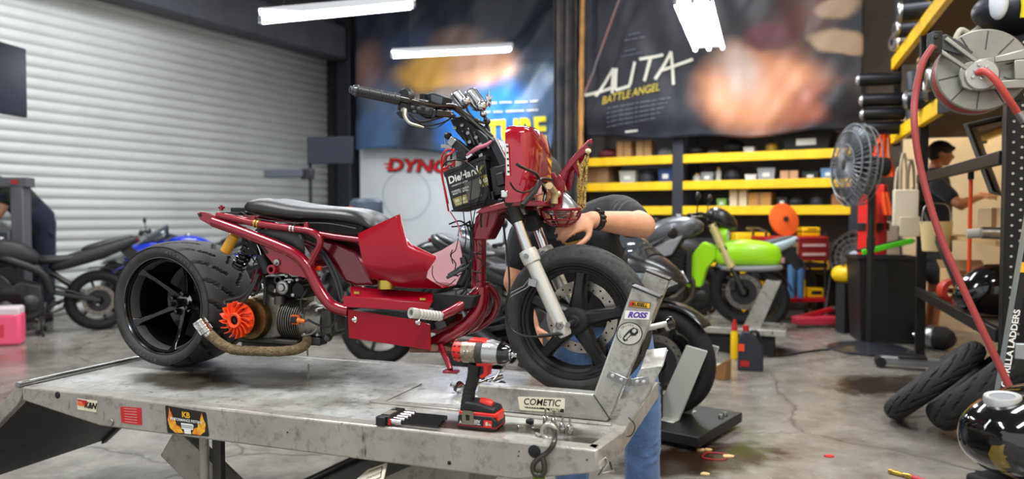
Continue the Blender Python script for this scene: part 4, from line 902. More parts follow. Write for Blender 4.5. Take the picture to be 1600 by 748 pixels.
for zz_ in (395, 424):
 m = MB(); m.lathe([(.0245, -.0025), (.0262, 0), (.0245, .0025)], b(748, zz_, 0), (0.2, 0, 1), 22); P(m, 'cable_tie', BLK)
m = MB(); m.box(b(690, 506, -.1), (.04, .03, .03), rotm('Y', -25)); P(m, 'regulator', DSTEEL, bevel=.003)
# ---------------------------------------------------------------- fairing shell
xb, xf = b(788, 207, -.15).x, b(815, 260, -.15).x+.002
def fz(px, py, x): return BF.px(px, py, x)
out = [fz(*p, xf) for p in ((815, 206), (822, 196.5), (833, 197), (846, 207), (854, 222), (859, 250), (860, 292), (850, 306), (815, 318))]
yl = -.148; zb0 = b(797, 318, -.15).z
front = [V((xf, q.y, q.z)) for q in out]; front[0].y = yl+.004; front[-1].y = yl+.004; front[-1].z = zb0+.003
front[1].y = yl+.03
def inset(pts, x, k, up=0):
 c = sum(pts, V((0, 0, 0)))/len(pts); return [V((x, c.y+(p.y-c.y)*k, c.z+(p.z-c.z)*k+up)) for p in pts]
front = smooth_path(front, 3, closed=False)
FAIR = mat('fairing_red', 'a00d22', .16, .25, coat=1.0)
m = MB(); m.loft([inset(front, xb, .99), inset(front, xb+.012, 1.0), inset(front, xf-.012, .985), inset(front, xf+.004, .94), inset(front, xf+.014, .84), inset(front, xf+.022, .45), inset(front, xf+.024, .05)])
fa = P(m, 'front_fairing', FAIR, angle=35)
m = MB(); tp = [b(789.5, 224, -.1515), b(794, 225, -.1515), b(796.5, 274, -.1515), b(791.5, 274, -.1515)]; m.prism(tp, V((0, -.0006, 0))); st_ = m.build('measure_sticker', LABELW, fa)
m = MB()
for k in range(5):
 t = (k+.25)/5; a_, c_ = tp[0]+(tp[3]-tp[0])*t, tp[1]+(tp[2]-tp[1])*t; dn = (tp[3]-tp[0])*.06
 m.prism([a_+(c_-a_)*.35, c_, c_+dn, a_+(c_-a_)*.35+dn], V((0, -.0009, 0)))
m.build('sticker_marks', BLK, st_)
for px, py, r in ((838, 208, .009), (851, 262, .011)):
 m = MB(); c = fz(px, py, xf+.014); m.lathe([(r*.5, .001), (r, .0015), (r*1.05, -.006)], c, XA, 16); m.lathe([(0, .003), (r*.45, .002), (r*.5, -.004)], c, XA, 12); m.build('fairing_grommet', BLK, fa)
m = MB(); c = b(800, 311, -.152); m.box(b(789, 303, -.14), (.022, .02, .022)); m.build('fairing_bolt', CHR, fa, bevel=.003)
m = MB(); m.tube([fz(px, py, xf+.016) for px, py in ((812, 288), (818, 274), (824, 266))], .002, 6); m.build('fairing_crease', FAIR, fa)
for pts, r in (([(797, 285), (806, 297), (822, 300), (838, 290), (842, 278)], .0028), ([(808, 257), (822, 264), (838, 272), (842, 282), (838, 292)], .005), ([(838, 292), (845, 280), (858, 280), (868, 283)], .005), ([(842, 288), (832, 302), (822, 314), (816, 322)], .008), ([(846, 290), (852, 300), (850, 315)], .006), ([(848, 284), (864, 288), (868, 300)], .004), ([(826, 308), (838, 300), (840, 290)], .004)):
 m = MB(); m.tube([fz(x, y, xf+.05) for x, y in pts], r, 8, smooth=5); P(m, 'front_wire', WIRE)
m = MB(); m.box(fz(841, 296, xf+.045), (.02, .018, .03)); P(m, 'wire_tape', mat('tape_pink', 'd8a0a0', .6), bevel=.004)
m = MB(); m.tube([fz(x, y, xf+.08) for x, y in ((858, 290), (866, 300), (866, 318))], .012, 10); P(m, 'bulb_holder', mat('holder_tan', 'b39a72', .5))
m = MB(); m.rod(b(748, 250, .0), b(738, 200, .0), .022, 16); P(m, 'steering_stem', BLKM)
m = MB(); m.prism(bs([(702, 186, -.05), (722, 178, -.05), (760, 212, -.05), (768, 228, -.05), (752, 236, -.05), (726, 222, -.05), (712, 206, -.05)], 0), V((0, .10, 0))); c_ = P(m, 'stem_clamp', mat('casting_black', '1b1c1f', .35, .3, var=.3, vscale=20), bevel=.006)
for px, py in ((712, 200), (723, 196), (732, 208), (745, 215), (735, 222), (752, 226)):
 m = MB(); m.lathe([(0, .010), (.006, .009), (.0075, .004), (.0075, -.01)], b(px, py, -.052), NY, 10); m.build('clamp_bolt', STEEL, c_)
for k, (px, py, px2, py2) in enumerate(((722, 205, 730, 226), (731, 200, 742, 226), (741, 206, 750, 230))):
 m = MB(); m.bar(b(px, py, -.056), b(px2, py2, -.056), .006, .008, ref=YA); m.build('clamp_rib', BLKG, c_, bevel=.001)
m = MB(); m.prism(bs([(728, 224, -.04), (766, 226, -.04), (794, 276, -.04), (790, 312, -.04), (755, 312, -.04), (730, 255, -.04)], 0), V((0, .10, 0))); P(m, 'steering_head', BLKM, bevel=.006)
for s in (-1, 1):
 m = MB(); m.bar(V((b(800, 322, -.098).x-.02, .098*s, b(800, 322, -.098).z+.01)), V((b(800, 322, -.098).x-.03, .02*s, b(800, 322, -.098).z+.012)), .06, .03, ref=(0, 0, 1)); P(m, 'triple_clamp', BLK, bevel=.005)
m = MB(); m.prism(bs([(782, 334, -.04), (836, 336, -.04), (842, 352, -.04), (826, 362, -.04), (800, 352, -.04)], 0), V((0, .08, 0))); P(m, 'lower_clamp', BLKM, bevel=.006)
m = MB(); m.tube(bs([(812, 330, -.06), (820, 345, -.07), (814, 352, -.07)], 0), .004, 8, smooth=4); m.box(b(812, 340, -.06), (.02, .02, .025)); P(m, 'horn_mount', DSTEEL)
# ---------------------------------------------------------------- handlebar, grip and controls
GR = mat('grip_rubber', '26272a', .4, bump=.0)
m = MB(); m.tube(bs([(612, 151, -.27), (676, 165, -.17), (706, 166, -.10), (722, 176, -.07), (745, 195, -.04), (769, 216, -.02)], 0), .0115, 14, smooth=4); hb = P(m, 'handlebar', BLKG)
g0, g1 = b(556, 141.5, -.34), b(617, 154, -.262); ax = g1-g0; Lg = ax.length
pf = [(0, -.022), (.009, -.021), (.0125, -.018), (.0135, -.004), (.0175, 0)]
m = MB(); pq = frame_of(ax); n = 60; rings = []
for i in range(n+1):
 t = i/n; rg = []
 for k in range(28):
  a = 2*PI*k/28; gr = ((t*14+ (2*abs(((a/PI) % 1)-.5))*1.6) % 1); rr_ = .0172 - (.0018 if gr < .28 and .04 < t < .95 else 0) + (.002 if t < .035 or t > .97 else 0)
  rg.append(g0+ax*t+(pq[0]*math.cos(a)+pq[1]*math.sin(a))*rr_)
 rings.append(rg)
m.loft(rings); gp_ = P(m, 'hand_grip', GR, angle=60)
m = MB(); m.lathe([(0, -.020), (.007, -.020), (.011, -.017), (.0125, -.010), (.0155, -.008), (.0165, .002), (.0, .002)], g0, ax, 22); m.build('bar_end', mat('bar_end_alu', '5d6064', .3, .9), gp_)
m = MB(); m.lathe([(.012, -.006), (.017, -.005), (.0185, .004), (.017, .014), (.012, .015)], g1, ax, 20); m.build('grip_collar', DSTEEL, gp_)
m = MB(); c = b(634, 153, -.22); m.lathe([(0, -.014), (.026, -.012), (.032, -.004), (.032, .006), (0, .012)], c, V((.35, 1, -.1)), 28); P(m, 'throttle_housing', BLK)
m = MB(); d0, d1 = b(622, 164, -.24), b(676, 176, -.17); m.bar(d0, d1, .03, .028, ref=YA); sw = P(m, 'switch_housing', BLK, bevel=.005)
for px, py in ((632, 165), (645, 168), (655, 170), (668, 172), (648, 175)):
 m = MB(); m.box(b(px, py, -.235), (.013, .01, .010)); m.build('switch_button', mat('switch_grey', '46484c', .35, .4), sw, bevel=.002)
m = MB(); d0, d1 = b(680, 176, -.16), b(706, 180, -.11); m.bar(d0, d1, .022, .025, ref=YA); m.rod(b(698, 172, -.12), b(708, 182, -.12), .008, 10); P(m, 'bar_clamp', BLKG, bevel=.003)
mq = bs([(662, 147, -.15), (676, 144, -.15), (694, 151, -.15), (692, 164, -.15), (672, 160, -.15), (663, 158, -.15)], 0)
m = MB(); m.prism(mq, V((.01, .05, 0))); mc = P(m, 'master_cylinder', BLK, bevel=.003)
m = MB(); m.prism([p+V((0, -.002, 0)) for p in bs([(674, 147, -.151), (692, 152.5, -.151), (690.5, 162, -.151), (674, 158, -.151)], 0)], V((0, .002, 0))); m.build('reservoir_lid', mat('lid_grey', '5f6266', .4, .6), mc)
m = MB(); m.rod(b(658, 158, -.17), b(670, 160, -.16), .009, 12); m.box(b(661, 152, -.16), (.018, .014, .02)); m.build('lever_pivot', DSTEEL, mc)
LV = mat('lever_cream', 'b8b4a6', .35, .5)
m = MB(); m.tube(bs([(627, 173, -.25), (632, 172, -.25), (633, 183, -.26), (640, 192, -.265), (652, 196, -.255), (662, 199, -.24)], 0), [.005, .0085, .006, .005, .0045, .003], 10, smooth=5); P(m, 'brake_lever', LV)
m = MB(); m.prism(bs([(618, 176, -.25), (630, 169, -.25), (634, 182, -.25), (626, 185, -.25)], 0), V((0, .02, 0))); P(m, 'lever_perch', BLK, bevel=.003)
for pts, r in (([(640, 178, -.24), (656, 190, -.23), (678, 186, -.17), (706, 178, -.11)], .004), ([(645, 182, -.24), (662, 196, -.22), (690, 192, -.15), (712, 180, -.09)], .0025), ([(652, 176, -.22), (668, 184, -.18), (690, 182, -.13), (714, 184, -.08)], .003), ([(664, 199, -.23), (680, 200, -.18), (700, 188, -.12)], .0018), ([(620, 152, -.25), (650, 158, -.2), (680, 168, -.14), (704, 172, -.1)], .0045), ([(728, 166, -.05), (734, 178, -.05), (744, 188, -.05), (758, 192, -.04)], .0045), ([(720, 175, -.075), (740, 192, -.055), (762, 212, -.035), (778, 226, -.03)], .0055), ([(759, 195, -.03), (757, 206, -.03), (762, 216, -.03)], .004)):
 m = MB(); m.tube(bs(pts, 0), r, 8, smooth=5); P(m, 'control_cable', WIRE)
def ribbed(c0, c1, r, name):
 mm = MB(); d = (V(c1)-V(c0)); L2 = d.length; pq_ = frame_of(d); rings = []
 for t, s_ in ((0, .3), (.0, .8), (.06, .98), (.12, 1), (.8, 1), (.88, .92), (.95, .75), (1.0, .3)):
  rg = []
  for k in range(48):
   a = 2*PI*k/48; rr_ = r*s_*(1 if .1 > t or t > .85 else (1+.07*(1 if (k//3) % 2 else -1)))
   rg.append(V(c0)+d*t+(pq_[0]*math.cos(a)+pq_[1]*math.sin(a))*rr_)
  rings.append(rg)
 mm.loft(rings); return P(mm, name, mat('chrome_dark', 'c4c4c6', .16, 1., var=.3, vscale=25), angle=25)
ribbed(b(710, 146, -.02), b(728, 168, -.02), .021, 'chrome_gauge'); ribbed(b(733, 143, .02), b(752, 170, .02), .025, 'chrome_gauge')
m = MB(); m.ball(b(728, 158, -.055), .016); m.ball(b(752, 166, -.03), .019); m.ball(b(755, 178, -.02), .012); P(m, 'chrome_ball_mount', CHR)
for k in range(9):
 m = MB(); c = b(763, 158, .0); a = R(40*k+85); l_ = (.040, .030, .022, .026, .03, .022, .028, .024, .03)[k]
 m.tube([c, c+V((math.cos(a)*.6, -.3*math.sin(k*2.1), math.sin(a)))*l_], [.009, .0008], 8); P(m, 'chrome_spike', CHR)
m = MB(); m.rod(b(757, 180, -.01), b(764, 205, -.01), .006, 10); m.lathe([(.006, 0), (.012, .004), (.012, .012), (.006, .016)], b(762, 190, -.02), NY, 12); P(m, 'gauge_post', DSTEEL)
m = MB(); m.bar(b(744, 186, -.01), b(758, 210, -.01), .016, .012, ref=YA); P(m, 'gauge_bracket', GOLD, bevel=.002)
# ---------------------------------------------------------------- headlight bracket, lamp and guard, hanging in front
hx = xf+.13
def h(px, py, dx=0.): return BF.px(px, py, hx+dx)
def flat(name, pts, w, th, mt=RED):
 mm = MB()
 for p, q in zip(pts, pts[1:]): mm.bar(p, q, th, w, ref=XA)
 return P(mm, name, mt, bevel=.0015)
HB = lambda px, py, dy=0.: b(px, py, -.02+dy)
m = MB(); m.prism([HB(x, y) for x, y in ((868, 279), (892, 247), (918, 218.5), (924, 216.5), (925, 223), (919, 236), (905, 247), (886, 268), (882, 284))], V((0, .012, 0))); br_ = P(m, 'lamp_bracket', RED, bevel=.003)
m = MB(); m.prism([HB(x, y, .03) for x, y in ((882, 288), (889, 262), (911, 240), (922, 229), (924, 236), (911, 249), (899, 266), (894, 290), (888, 300))], V((0, .010, 0))); m.build('bracket_arm', RED, br_, bevel=.003)
m = MB(); m.bar(HB(893, 247, .006), HB(909, 278, .02), .016, .012, ref=YA); m.bar(HB(896, 254, .02), HB(910, 280, .03), .010, .01, ref=YA); m.build('bracket_arm', RED, br_, bevel=.002)
m = MB(); m.prism([HB(x, y, -.012) for x, y in ((866, 279), (874, 272), (882, 284), (879, 304), (878, 327), (866, 327), (865, 302))], V((0, .010, 0))); m.bar(HB(863, 270, .0), HB(874, 290, .004), .012, .02, ref=YA); m.build('bracket_plate', RED, br_, bevel=.002)
m = MB(); m.lathe([(0, .008), (.006, .007), (.011, .003), (.012, -.001)], HB(871.5, 303, -.012), NY, 14); m.build('bracket_bolt', mat('zinc', 'cdbf94', .3, .9), br_)
m = MB(); m.lathe([(0, .004), (.006, .003), (.007, 0)], HB(921, 226, -.001), NY, 10); m.build('tie_ring', DSTEEL, br_)
lc = b(876, 327, .035); rg_ = .070; K_ = .83
m = MB(); m.lathe([(r*.9, z*.68) for r, z in ((.008, .085), (.022, .078), (.035, .062), (.058, .028), (.070, .004), (.068, -.002), (.062, .003), (.03, .055), (.006, .075))], lc, (0, 0, 1), 36)
lamp = P(m, 'headlight', mat('lamp_reflector', 'c9ccce', .16, .75))
m = MB(); m.lathe([(.061, -.001), (.054, -.012), (.03, -.022), (.0, -.025)], lc, (0, 0, 1), 32); m.build('lens', mat('lens_glass', 'ffffff', .05, trans=.9), lamp)
m = MB(); m.rod(lc+V((0, 0, .052)), lc+V((0, 0, .082)), .014, 14); m.build('lamp_socket', BLK, lamp)
m = MB(); m.tube([lc+V((rg_*math.cos(a), rg_*math.sin(a), .0)) for a in [2*PI*k/40 for k in range(40)]], .0055, 10, closed=True); gd = P(m, 'lamp_guard', RED)
for k, aa in enumerate((0, 45, 90, 135)):
 m = MB(); u2 = V((math.cos(R(aa)), math.sin(R(aa)), 0)); m.tube([lc+u2*(rg_*math.cos(a))+V((0, 0, -rg_*.82*math.sin(a))) for a in [PI*k2/16 for k2 in range(17)]], .0038, 8); m.build('guard_bar', RED, gd)
for r_, dz in ((.0565, -.034), (.033, -.051)):
 m = MB(); m.tube([lc+V((r_*math.cos(a), r_*math.sin(a), dz)) for a in [2*PI*k/32 for k in range(32)]], .0035, 8, closed=True); m.build('guard_ring', RED, gd)
m = MB(); m.bar(b(846, 328, .0), b(820, 325, .0), .02, .006, ref=(0, 0, 1)); m.bar(b(907, 327, .03), b(913, 317, .03), .014, .008, ref=YA); P(m, 'guard_tab', RED, bevel=.001)
ROPE = mat('rope_yellow', 'd8bd73', .8, var=.35, vscale=160, bump=.8, bscale=200, col2='8b6a2a', lo=.45, hi=.55)
def hr(px, py, d): return b(px, py, -.03+d*.6)
def rope(pts, r):
 mm = MB(); S_ = smooth_path(pts, 10)
 mm.tube(S_, [r*(1+.16*(i % 2)) for i in range(len(S_))], 8); return mm
rp_ = rope([hr(919, 236, .02), hr(917, 256, .03), hr(915, 285, .05), hr(913, 325, .08)], .0042).build('rope', ROPE, bike)
rope([hr(918, 238, .02), hr(910, 262, .03), hr(906, 290, .05), hr(904, 318, .08), hr(910, 328, .085)], .0040).build('rope_strand', ROPE, rp_)
rope([hr(902, 250, .03), hr(908, 275, .04), hr(912, 284, .05), hr(907, 296, .06), hr(911, 322, .08)], .0036).build('rope_strand', ROPE, rp_)
m = MB(); m.ball(hr(919, 236, .02), .010, sc=(1, 1, .9)); m.build('rope_knot', mat('rope_pale', 'e8dcae', .8, bump=.6, bscale=200), rp_)
m = MB(); m.rod(hr(917.5, 239, .025), hr(917, 245, .03), .008, 10); m.build('rope_tape', BLK, rp_)
# ================================================================ tools lying on the lift
def lt(name, label, cat, px, py, z=0., group=None):        # a thing standing on the deck at this spot
 p = LF.pz(px, py, z); t = thing(name, label, cat, LF.w(p), LF.a, group); t['_'] = 0; del t['_']
 return t, p
# ---- impact wrench
iw, ip0 = lt('impact_wrench', 'red and black cordless impact wrench standing on its battery beside the vise', 'power tool', 745, 672, .0002)
def w_(px, py, dy=0.): return LF.py(px, py, ip0.y+dy) - ip0
m = MB(); q = [w_(715, 645), w_(775, 652), w_(775, 677), w_(715, 669)]; zf = 0.0
bx0, bx1 = q[0].x, q[1].x; bh = q[1].z
m.prism([V((bx0, 0, .004)), V((bx0+.004, 0, 0)), V((bx1-.006, 0, 0)), V((bx1, 0, .006)), V((bx1, 0, bh*.72)), V((bx1-.012, 0, bh)), V((bx0+.004, 0, bh)), V((bx0, 0, bh*.8))], V((0, .075, 0)))
bt = m.build('tool_battery', BLK, iw, bevel=.004, seg=3)
m = MB(); m.bx(bx0-.0006, bx1+.0006, -.0008, .0755, .0095, .0115); m.build('battery_line', WIRER, bt)
m = MB(); m.bx(bx0+.002, bx1-.002, .002, .07, bh-.004, bh+.008); m.bx(bx0+.05, bx1+.001, .012, .062, bh*.6, bh+.009); m.build('battery_latch', mat('tool_red', 'd8281c', .38), bt, bevel=.003)
TR = _mats['tool_red']
def face_text(s_, x, z, h_, mt, par, y=-.0009, bold=.03, wd=1.): mm = MB(); mm.text(s_, V((x, y, z)), (1, 0, 0), (0, 0, 1), h_, bold=bold, width=wd); return mm.build('battery_print', mt, par, smooth=False)
face_text('20V', bx0+.058, bh*.60, .012, LABELW, bt); face_text('MAX 8Ah', bx0+.056, bh*.42, .006, LABELW, bt)
m = MB(); m.bx(bx1-.036, bx1-.012, -.0008, .001, bh*.28, bh*.74); m.build('battery_label', TR, bt); face_text('8', bx1-.027, bh*.5, .014, LABELW, bt, -.0014); face_text('Ah', bx1-.018, bh*.47, .007, LABELW, bt, -.0014)
face_text('A', bx0+.009, bh*.45, .012, LABELW, bt)
m = MB(); cx, cz, cw, ch = bx0+.032, bh*.82, .017, .019
out_ = [V((cx-cw, -.004, cz-ch)), V((cx+cw, -.004, cz-ch)), V((cx+cw, -.004, cz+ch*.8)), V((cx+cw*.7, -.004, cz+ch)), V((cx-cw*.7, -.004, cz+ch)), V((cx-cw, -.004, cz+ch*.8))]
n = 6; inn = [V((cx-cw*.3, -.004, cz-ch*.4)), V((cx+cw*.3, -.004, cz-ch*.4)), V((cx+cw*.36, -.004, cz+ch*.35)), V((cx+cw*.2, -.004, cz+ch*.5)), V((cx-cw*.2, -.004, cz+ch*.5)), V((cx-cw*.36, -.004, cz+ch*.35))]
m.loft([out_, inn, [p+V((0, .003, 0)) for p in inn], [p+V((0, .003, 0)) for p in out_]], closed_u=True, closed_v=True); m.build('belt_clip', mat('clip_bronze', '8a8474', .35, .9), iw)
m = MB(); f0 = w_(722, 627, .037); m.prism([V((bx0+.002, .004, bh+.006)), V((bx0+.006, .004, bh+.022)), V((bx0+.02, .004, bh+.034)), V((bx0+.055, .004, bh+.032)), V((bx1-.008, .004, bh+.020)), V((bx1-.004, .004, bh+.006))], V((0, .066, 0))); m.build('handle_foot', BLK, iw, bevel=.006, seg=3)
m = MB(); c = w_(762, 631, .037); m.lathe([(0, -.016), (.012, -.015), (.015, -.006), (.015, .02), (0, .02)], c, V((-1, 0, .15)), 20); m.build('foot_lamp', TR, iw)
hp = [w_(731, 634, .037), w_(733, 612, .037), w_(739, 592, .037), w_(743, 568, .037)]
m = MB(); S_ = smooth_path(hp, 10); rr_ = []
for i in range(len(S_)):
 t = i/(len(S_)-1); rr_.append((.0215-.004*math.sin(t*PI)) * (1-.045*(i % 3 == 0 and .15 < t < .85)))
m.tube(S_, rr_, 20, flat=.9, ref=YA); m.build('handle', mat('handle_rubber', '1a1a1b', .55), iw, angle=60)
m = MB(); m.bar(w_(752, 592, .037), w_(757, 566, .037), .018, .012, ref=YA); m.build('trigger', BLK, iw, bevel=.003)
m = MB(); m.prism([w_(x, y, .018) for x, y in ((742, 560), (768, 561), (774, 566), (768, 570), (762, 571), (760, 588), (752, 592), (748, 588), (755, 583), (755, 572), (744, 572))], V((0, .038, 0))); m.build('trigger_guard', TR, iw, bevel=.002)
a0, a1 = w_(711, 546, .037), w_(803, 554, .037); ax = a1-a0; La = ax.length; ax.normalize()
def body(name, t0, t1, prof, mt, seg=28):
 mm = MB(); mm.lathe([(r, (t0+(t1-t0)*t)*La) for r, t in prof], a0, ax, seg, ref=(0, 1, 0)); return mm.build(name, mt, iw, angle=35)
body('motor_housing', .0, .40, [(0, 0), (.024, .0), (.0305, .06), (.0325, .2), (.0325, 1), (0, 1)], TR)
vb = MB();
for k in range(9):
 for j in range(2):
  aa = R(-60+k*30); p_, q_ = frame_of(ax, (0, 1, 0)); d_ = p_*math.cos(aa)+q_*math.sin(aa); c = a0+ax*(La*(.06+.085*j))+d_*.0322; vb.bar(c-ax*.003, c+ax*.003, .003, .004, ref=d_)
vb.build('motor_vents', BLK, iw)
body('label_band', .17, .41, [(.0331, 0), (.0331, 1)], mat('label_foil', 'a79d8a', .35, .6, var=.5, vscale=90))
body('rubber_band', .40, .52, [(0, 0), (.0335, .0), (.0345, .2), (.0345, .8), (.0335, 1), (0, 1)], mat('band_dark', '3a3532', .6))
body('gear_case', .50, .80, [(0, 0), (.033, 0), (.0335, .5), (.031, .8), (.029, 1), (0, 1)], mat('gear_silver', 'b9bab8', .3, .8))
body('nose', .77, .955, [(0, 0), (.0315, 0), (.0310, .3), (.027, .7), (.020, .95), (.0, 1)], BLKG)
body('nose_ring', .94, .965, [(.011, 0), (.0165, .1), (.0165, .9), (.011, 1)], CHR)
m = MB(); m.bar(a0+ax*La*.95, a0+ax*La*1.05, .0105, .0105); m.rod(a0+ax*La*.9, a0+ax*La*.985, .0075, 14); m.build('square_drive', CHR, iw, bevel=.001)
m = MB(); p_ = V((0, 0, 1)); m.prism([a0+ax*La*t+V((0, y_, z_)) for t, y_, z_ in ((.05, -.018, .027), (.12, -.018, .036), (.5, -.018, .037), (.58, -.018, .031), (.58, -.018, .02), (.05, -.018, .02))], V((0, .036, 0))); m.build('top_cover', TR, iw, bevel=.005)
m = MB(); m.prism([a0+ax*La*t+V((0, -.0185, z_)) for t, z_ in ((.04, .028), (.11, .037), (.3, .0375), (.3, .03), (.12, .024))], V((0, .037, 0))); m.build('top_grip', mat('grip_charcoal', '4a4648', .6), iw, bevel=.003)
m = MB(); m.prism([a0+ax*La*t+V((0, -.015, z_)) for t, z_ in ((.56, .034), (.62, .036), (.80, .028), (.80, .022), (.56, .026))], V((0, .03, 0))); m.build('gear_rib', mat('gear_silver', 'b9bab8', .3, .8), iw, bevel=.003)
for t in (.24, .30, .56, .66):
 m = MB(); m.lathe([(0, .002), (.003, .0015), (.0035, 0)], a0+ax*La*t+V((0, -.0345, .004 if t < .5 else .02)), NY, 10); m.build('body_screw', CHR, iw)
m = MB(); m.lathe([(0, -.004), (.003, -.003), (.003, 0)], a0, ax, 10); m.build('rear_screw', CHR, iw)
# ---- hex bit sockets in their black rail
bh_, hp0 = lt('bit_rail', 'black plastic rail gripping five long hex bit sockets', 'tool holder', 600, 664, .002)
def g_(px, py, z): return LF.pz(px, py, z) - hp0
q = [LF.pz(592, 664, 0)-hp0, LF.pz(614, 667, 0)-hp0]
y0 = -.005; y1 = .096; x0 = -.022; x1 = .022
m = MB(); m.prism([V((x0, y0, 0)), V((x1-.008, y0, 0)), V((x1, y0, .012)), V((x1-.004, y0, .028)), V((x0+.008, y0, .028)), V((x0, y0, .016))], V((0, y1, 0))); m.build('rail_body', BLK, bh_, bevel=.003)
m = MB(); m.bx(x0+.002, x1-.012, y0-.008, y0+.01, .0, .026); m.build('rail_end', BLK, bh_, bevel=.003)
m = MB(); m.bx(x0+.012, x1-.010, .01, y1*.55, .0281, .0287); m.build('rail_label', mat('label_card', '8a8578', .5, var=.5, vscale=90), bh_)
m = MB(); m.lathe([(.004, .0005), (.006, .0007), (.006, -.001), (0, -.001)], V((x0+.014, y1*.72, .0283)), (0, 0, 1), 16); m.build('rail_hole', GREYP, bh_)
m = MB(); m.bx(x1-.004, x1+.001, y0-.004, y0+.004, .004, .02); m.build('size_tab', WIRER, bh_)
N_ = 5; Ls = (LF.pz(712, 652, .01)-hp0).x - x1
def bitset(i):
 y = .004+(y1-.014)*i/(N_-1)
 names = ['closest to the rim of the lift', 'second from the rim of the lift', 'in the middle of the five', 'second from the scooter side', 'closest to the scooter'][i]
 t = thing('hex_bit_socket', 'chrome socket with long black hex bit, '+names, 'socket', LF.w(hp0+V((x1, y, .0125))), LF.a, 'long hex bit sockets')
 r = .0086+.0003*i
 mm = MB(); mm.lathe([(.006, -.006), (r, -.004), (r, .012), (r*.9, .013), (r*.9, .015), (r, .016), (r, .03), (r*.8, .032), (0, .032)], V((0, 0, 0)), XA, 22); mm.build('socket_body', CHR, t, angle=30)
 mm = MB(); mm.rod(V((.03, 0, 0)), V((Ls-.004*i, 0, 0)), .0052+.0004*i, 6); mm.build('hex_shaft', mat('shaft_black', '131314', .35, .5), t)
for i in range(N_): bitset(i)
# ---- loose short bit sockets beside the vise
def bitsock(px, py, lab):
 t, p = lt('bit_socket', lab, 'socket', px, py, .0002, 'short bit sockets')
 mm = MB(); mm.lathe([(0, 0), (.0082, 0), (.0088, .002), (.0088, .012), (.0080, .013), (.0080, .015), (.0088, .016), (.0086, .024), (.006, .026), (0, .026)], V((0, 0, 0)), (0, 0, 1), 20); mm.build('socket_body', CHR, t, angle=30)
 mm = MB(); mm.rod(V((0, 0, .024)), V((0, 0, .046)), .0028, 6); mm.build('bit_tip', STEEL, t)
bitsock(852.5, 664, 'short chrome bit socket standing behind the ring, first from the wrench'); bitsock(866, 667, 'short chrome bit socket standing behind the ring, second from the wrench')
bitsock(879, 675, 'short chrome bit socket standing right of the ring, third from the wrench'); bitsock(890.5, 678, 'short chrome bit socket standing last from the wrench')
t, p = lt('rubber_nozzle', 'small black cap lying by the vise behind the bolts', 'cap', 828, 658, .0095)
m = MB(); m.lathe([(0, -.012), (.006, -.011), (.0075, -.004), (.0085, .0), (.0085, .008), (.006, .011), (0, .011)], V((0, 0, 0)), V((1, .2, 0)), 16); m.build('cap_body', BLK, t); m = MB(); m.lathe([(.0085, .002), (.0095, .004), (.0085, .006)], V((0, 0, 0)), V((1, .2, 0)), 16); m.build('cap_rim', BLKM, t)
for px, py, dx, lab in ((810, 666, .4, 'small loose steel screw lying beside the wrench battery'), (833, 668, -.2, 'small loose steel bolt lying beside the dark washer')):
 t, p = lt('loose_screw', lab, 'screw', px, py, .0045)
 d = V((dx, .35, .0)).normalized(); mm = MB(); mm.rod(V((0, 0, 0)), d*.014, .0024, 8); mm.build('shank', STEEL, t); mm = MB(); mm.lathe([(0, -.004), (.0042, -.003), (.0044, 0), (0, .0)], V((0, 0, 0)), d, 12); mm.build('screw_head', CHR, t)
t, p = lt('washer', 'dark steel washer lying on the lift next to the bolt', 'washer', 839, 672, .0002)
m = MB(); m.lathe([(.004, 0), (.0085, 0), (.0085, .003), (.004, .003), (.004, 0)], V((0, 0, 0)), (0, 0, 1), 20); m.build('washer_ring', DSTEEL, t)
# ---- ratchet and combination spanner behind the wrench
t, p = lt('ratchet', 'chrome ratchet wrench lying behind the impact wrench', 'hand tool', 722, 607, .0175)
m = MB(); m.lathe([(0, -.012), (.017, -.011), (.019, -.004), (.019, .008), (.012, .011), (0, .012)], V((-.01, 0, .004)), V((-.35, -.7, .6)), 22); m.build('ratchet_head', CHR, t)
m = MB(); e_ = LF.pz(784, 588, .02)-p; m.tube([V((0, 0, .002)), e_*.3, e_*.72, e_], [.006, .0055, .0085, .0085], 12); m.build('ratchet_handle', CHR, t)
m = MB(); m.rod(V((-.022, -.016, .012)), V((-.03, -.024, .016)), .006, 12); m.build('ratchet_drive', STEEL, t)
t, p = lt('spanner', 'chrome combination spanner leaning against the front wheel', 'hand tool', 768, 603, .006)
m = MB(); e1 = LF.py(786, 574, p.y+.05)-p; z_ = V((0, 0, .0)); pq = frame_of(e1, (0, 1, 0))
m.bar(V((0, 0, .012)), e1*.85, .004, .010, ref=(0, 1, 0)); m.build('spanner_shaft', CHR, t, bevel=.001)
m = MB(); m.lathe([(.0075, -.004), (.0125, -.004), (.0125, .004), (.0075, .004), (.0075, -.004)], V((-.002, -.0, .012)), V((.3, -1, .2)), 20); m.build('box_end', CHR, t)
m = MB(); m.lathe([(.008, -.004), (.014, -.004), (.014, .004), (.008, .004), (.008, -.004)], e1*.95, V((.3, -1, .2)), 18, a0=R(30), a1=R(300)); m.build('open_end', CHR, t)
t, p = lt('spanner', 'short steel spanner lying flat between the ratchet and the wheel', 'hand tool', 752, 598, .004)
m = MB(); m.bar(V((0, 0, 0)), V((.06, .03, 0)), .009, .004, ref=(0, 0, 1)); m.build('spanner_shaft', STEEL, t, bevel=.001); m = MB(); m.lathe([(.006, -.003), (.011, -.003), (.011, .004), (.006, .004), (.006, -.003)], V((.066, .033, 0)), (0, 0, 1), 18); m.build('box_end', STEEL, t)
t, p = lt('steel_pin', 'small steel pin standing on the lift deck under the engine', 'pin', 482, 592, .0002)
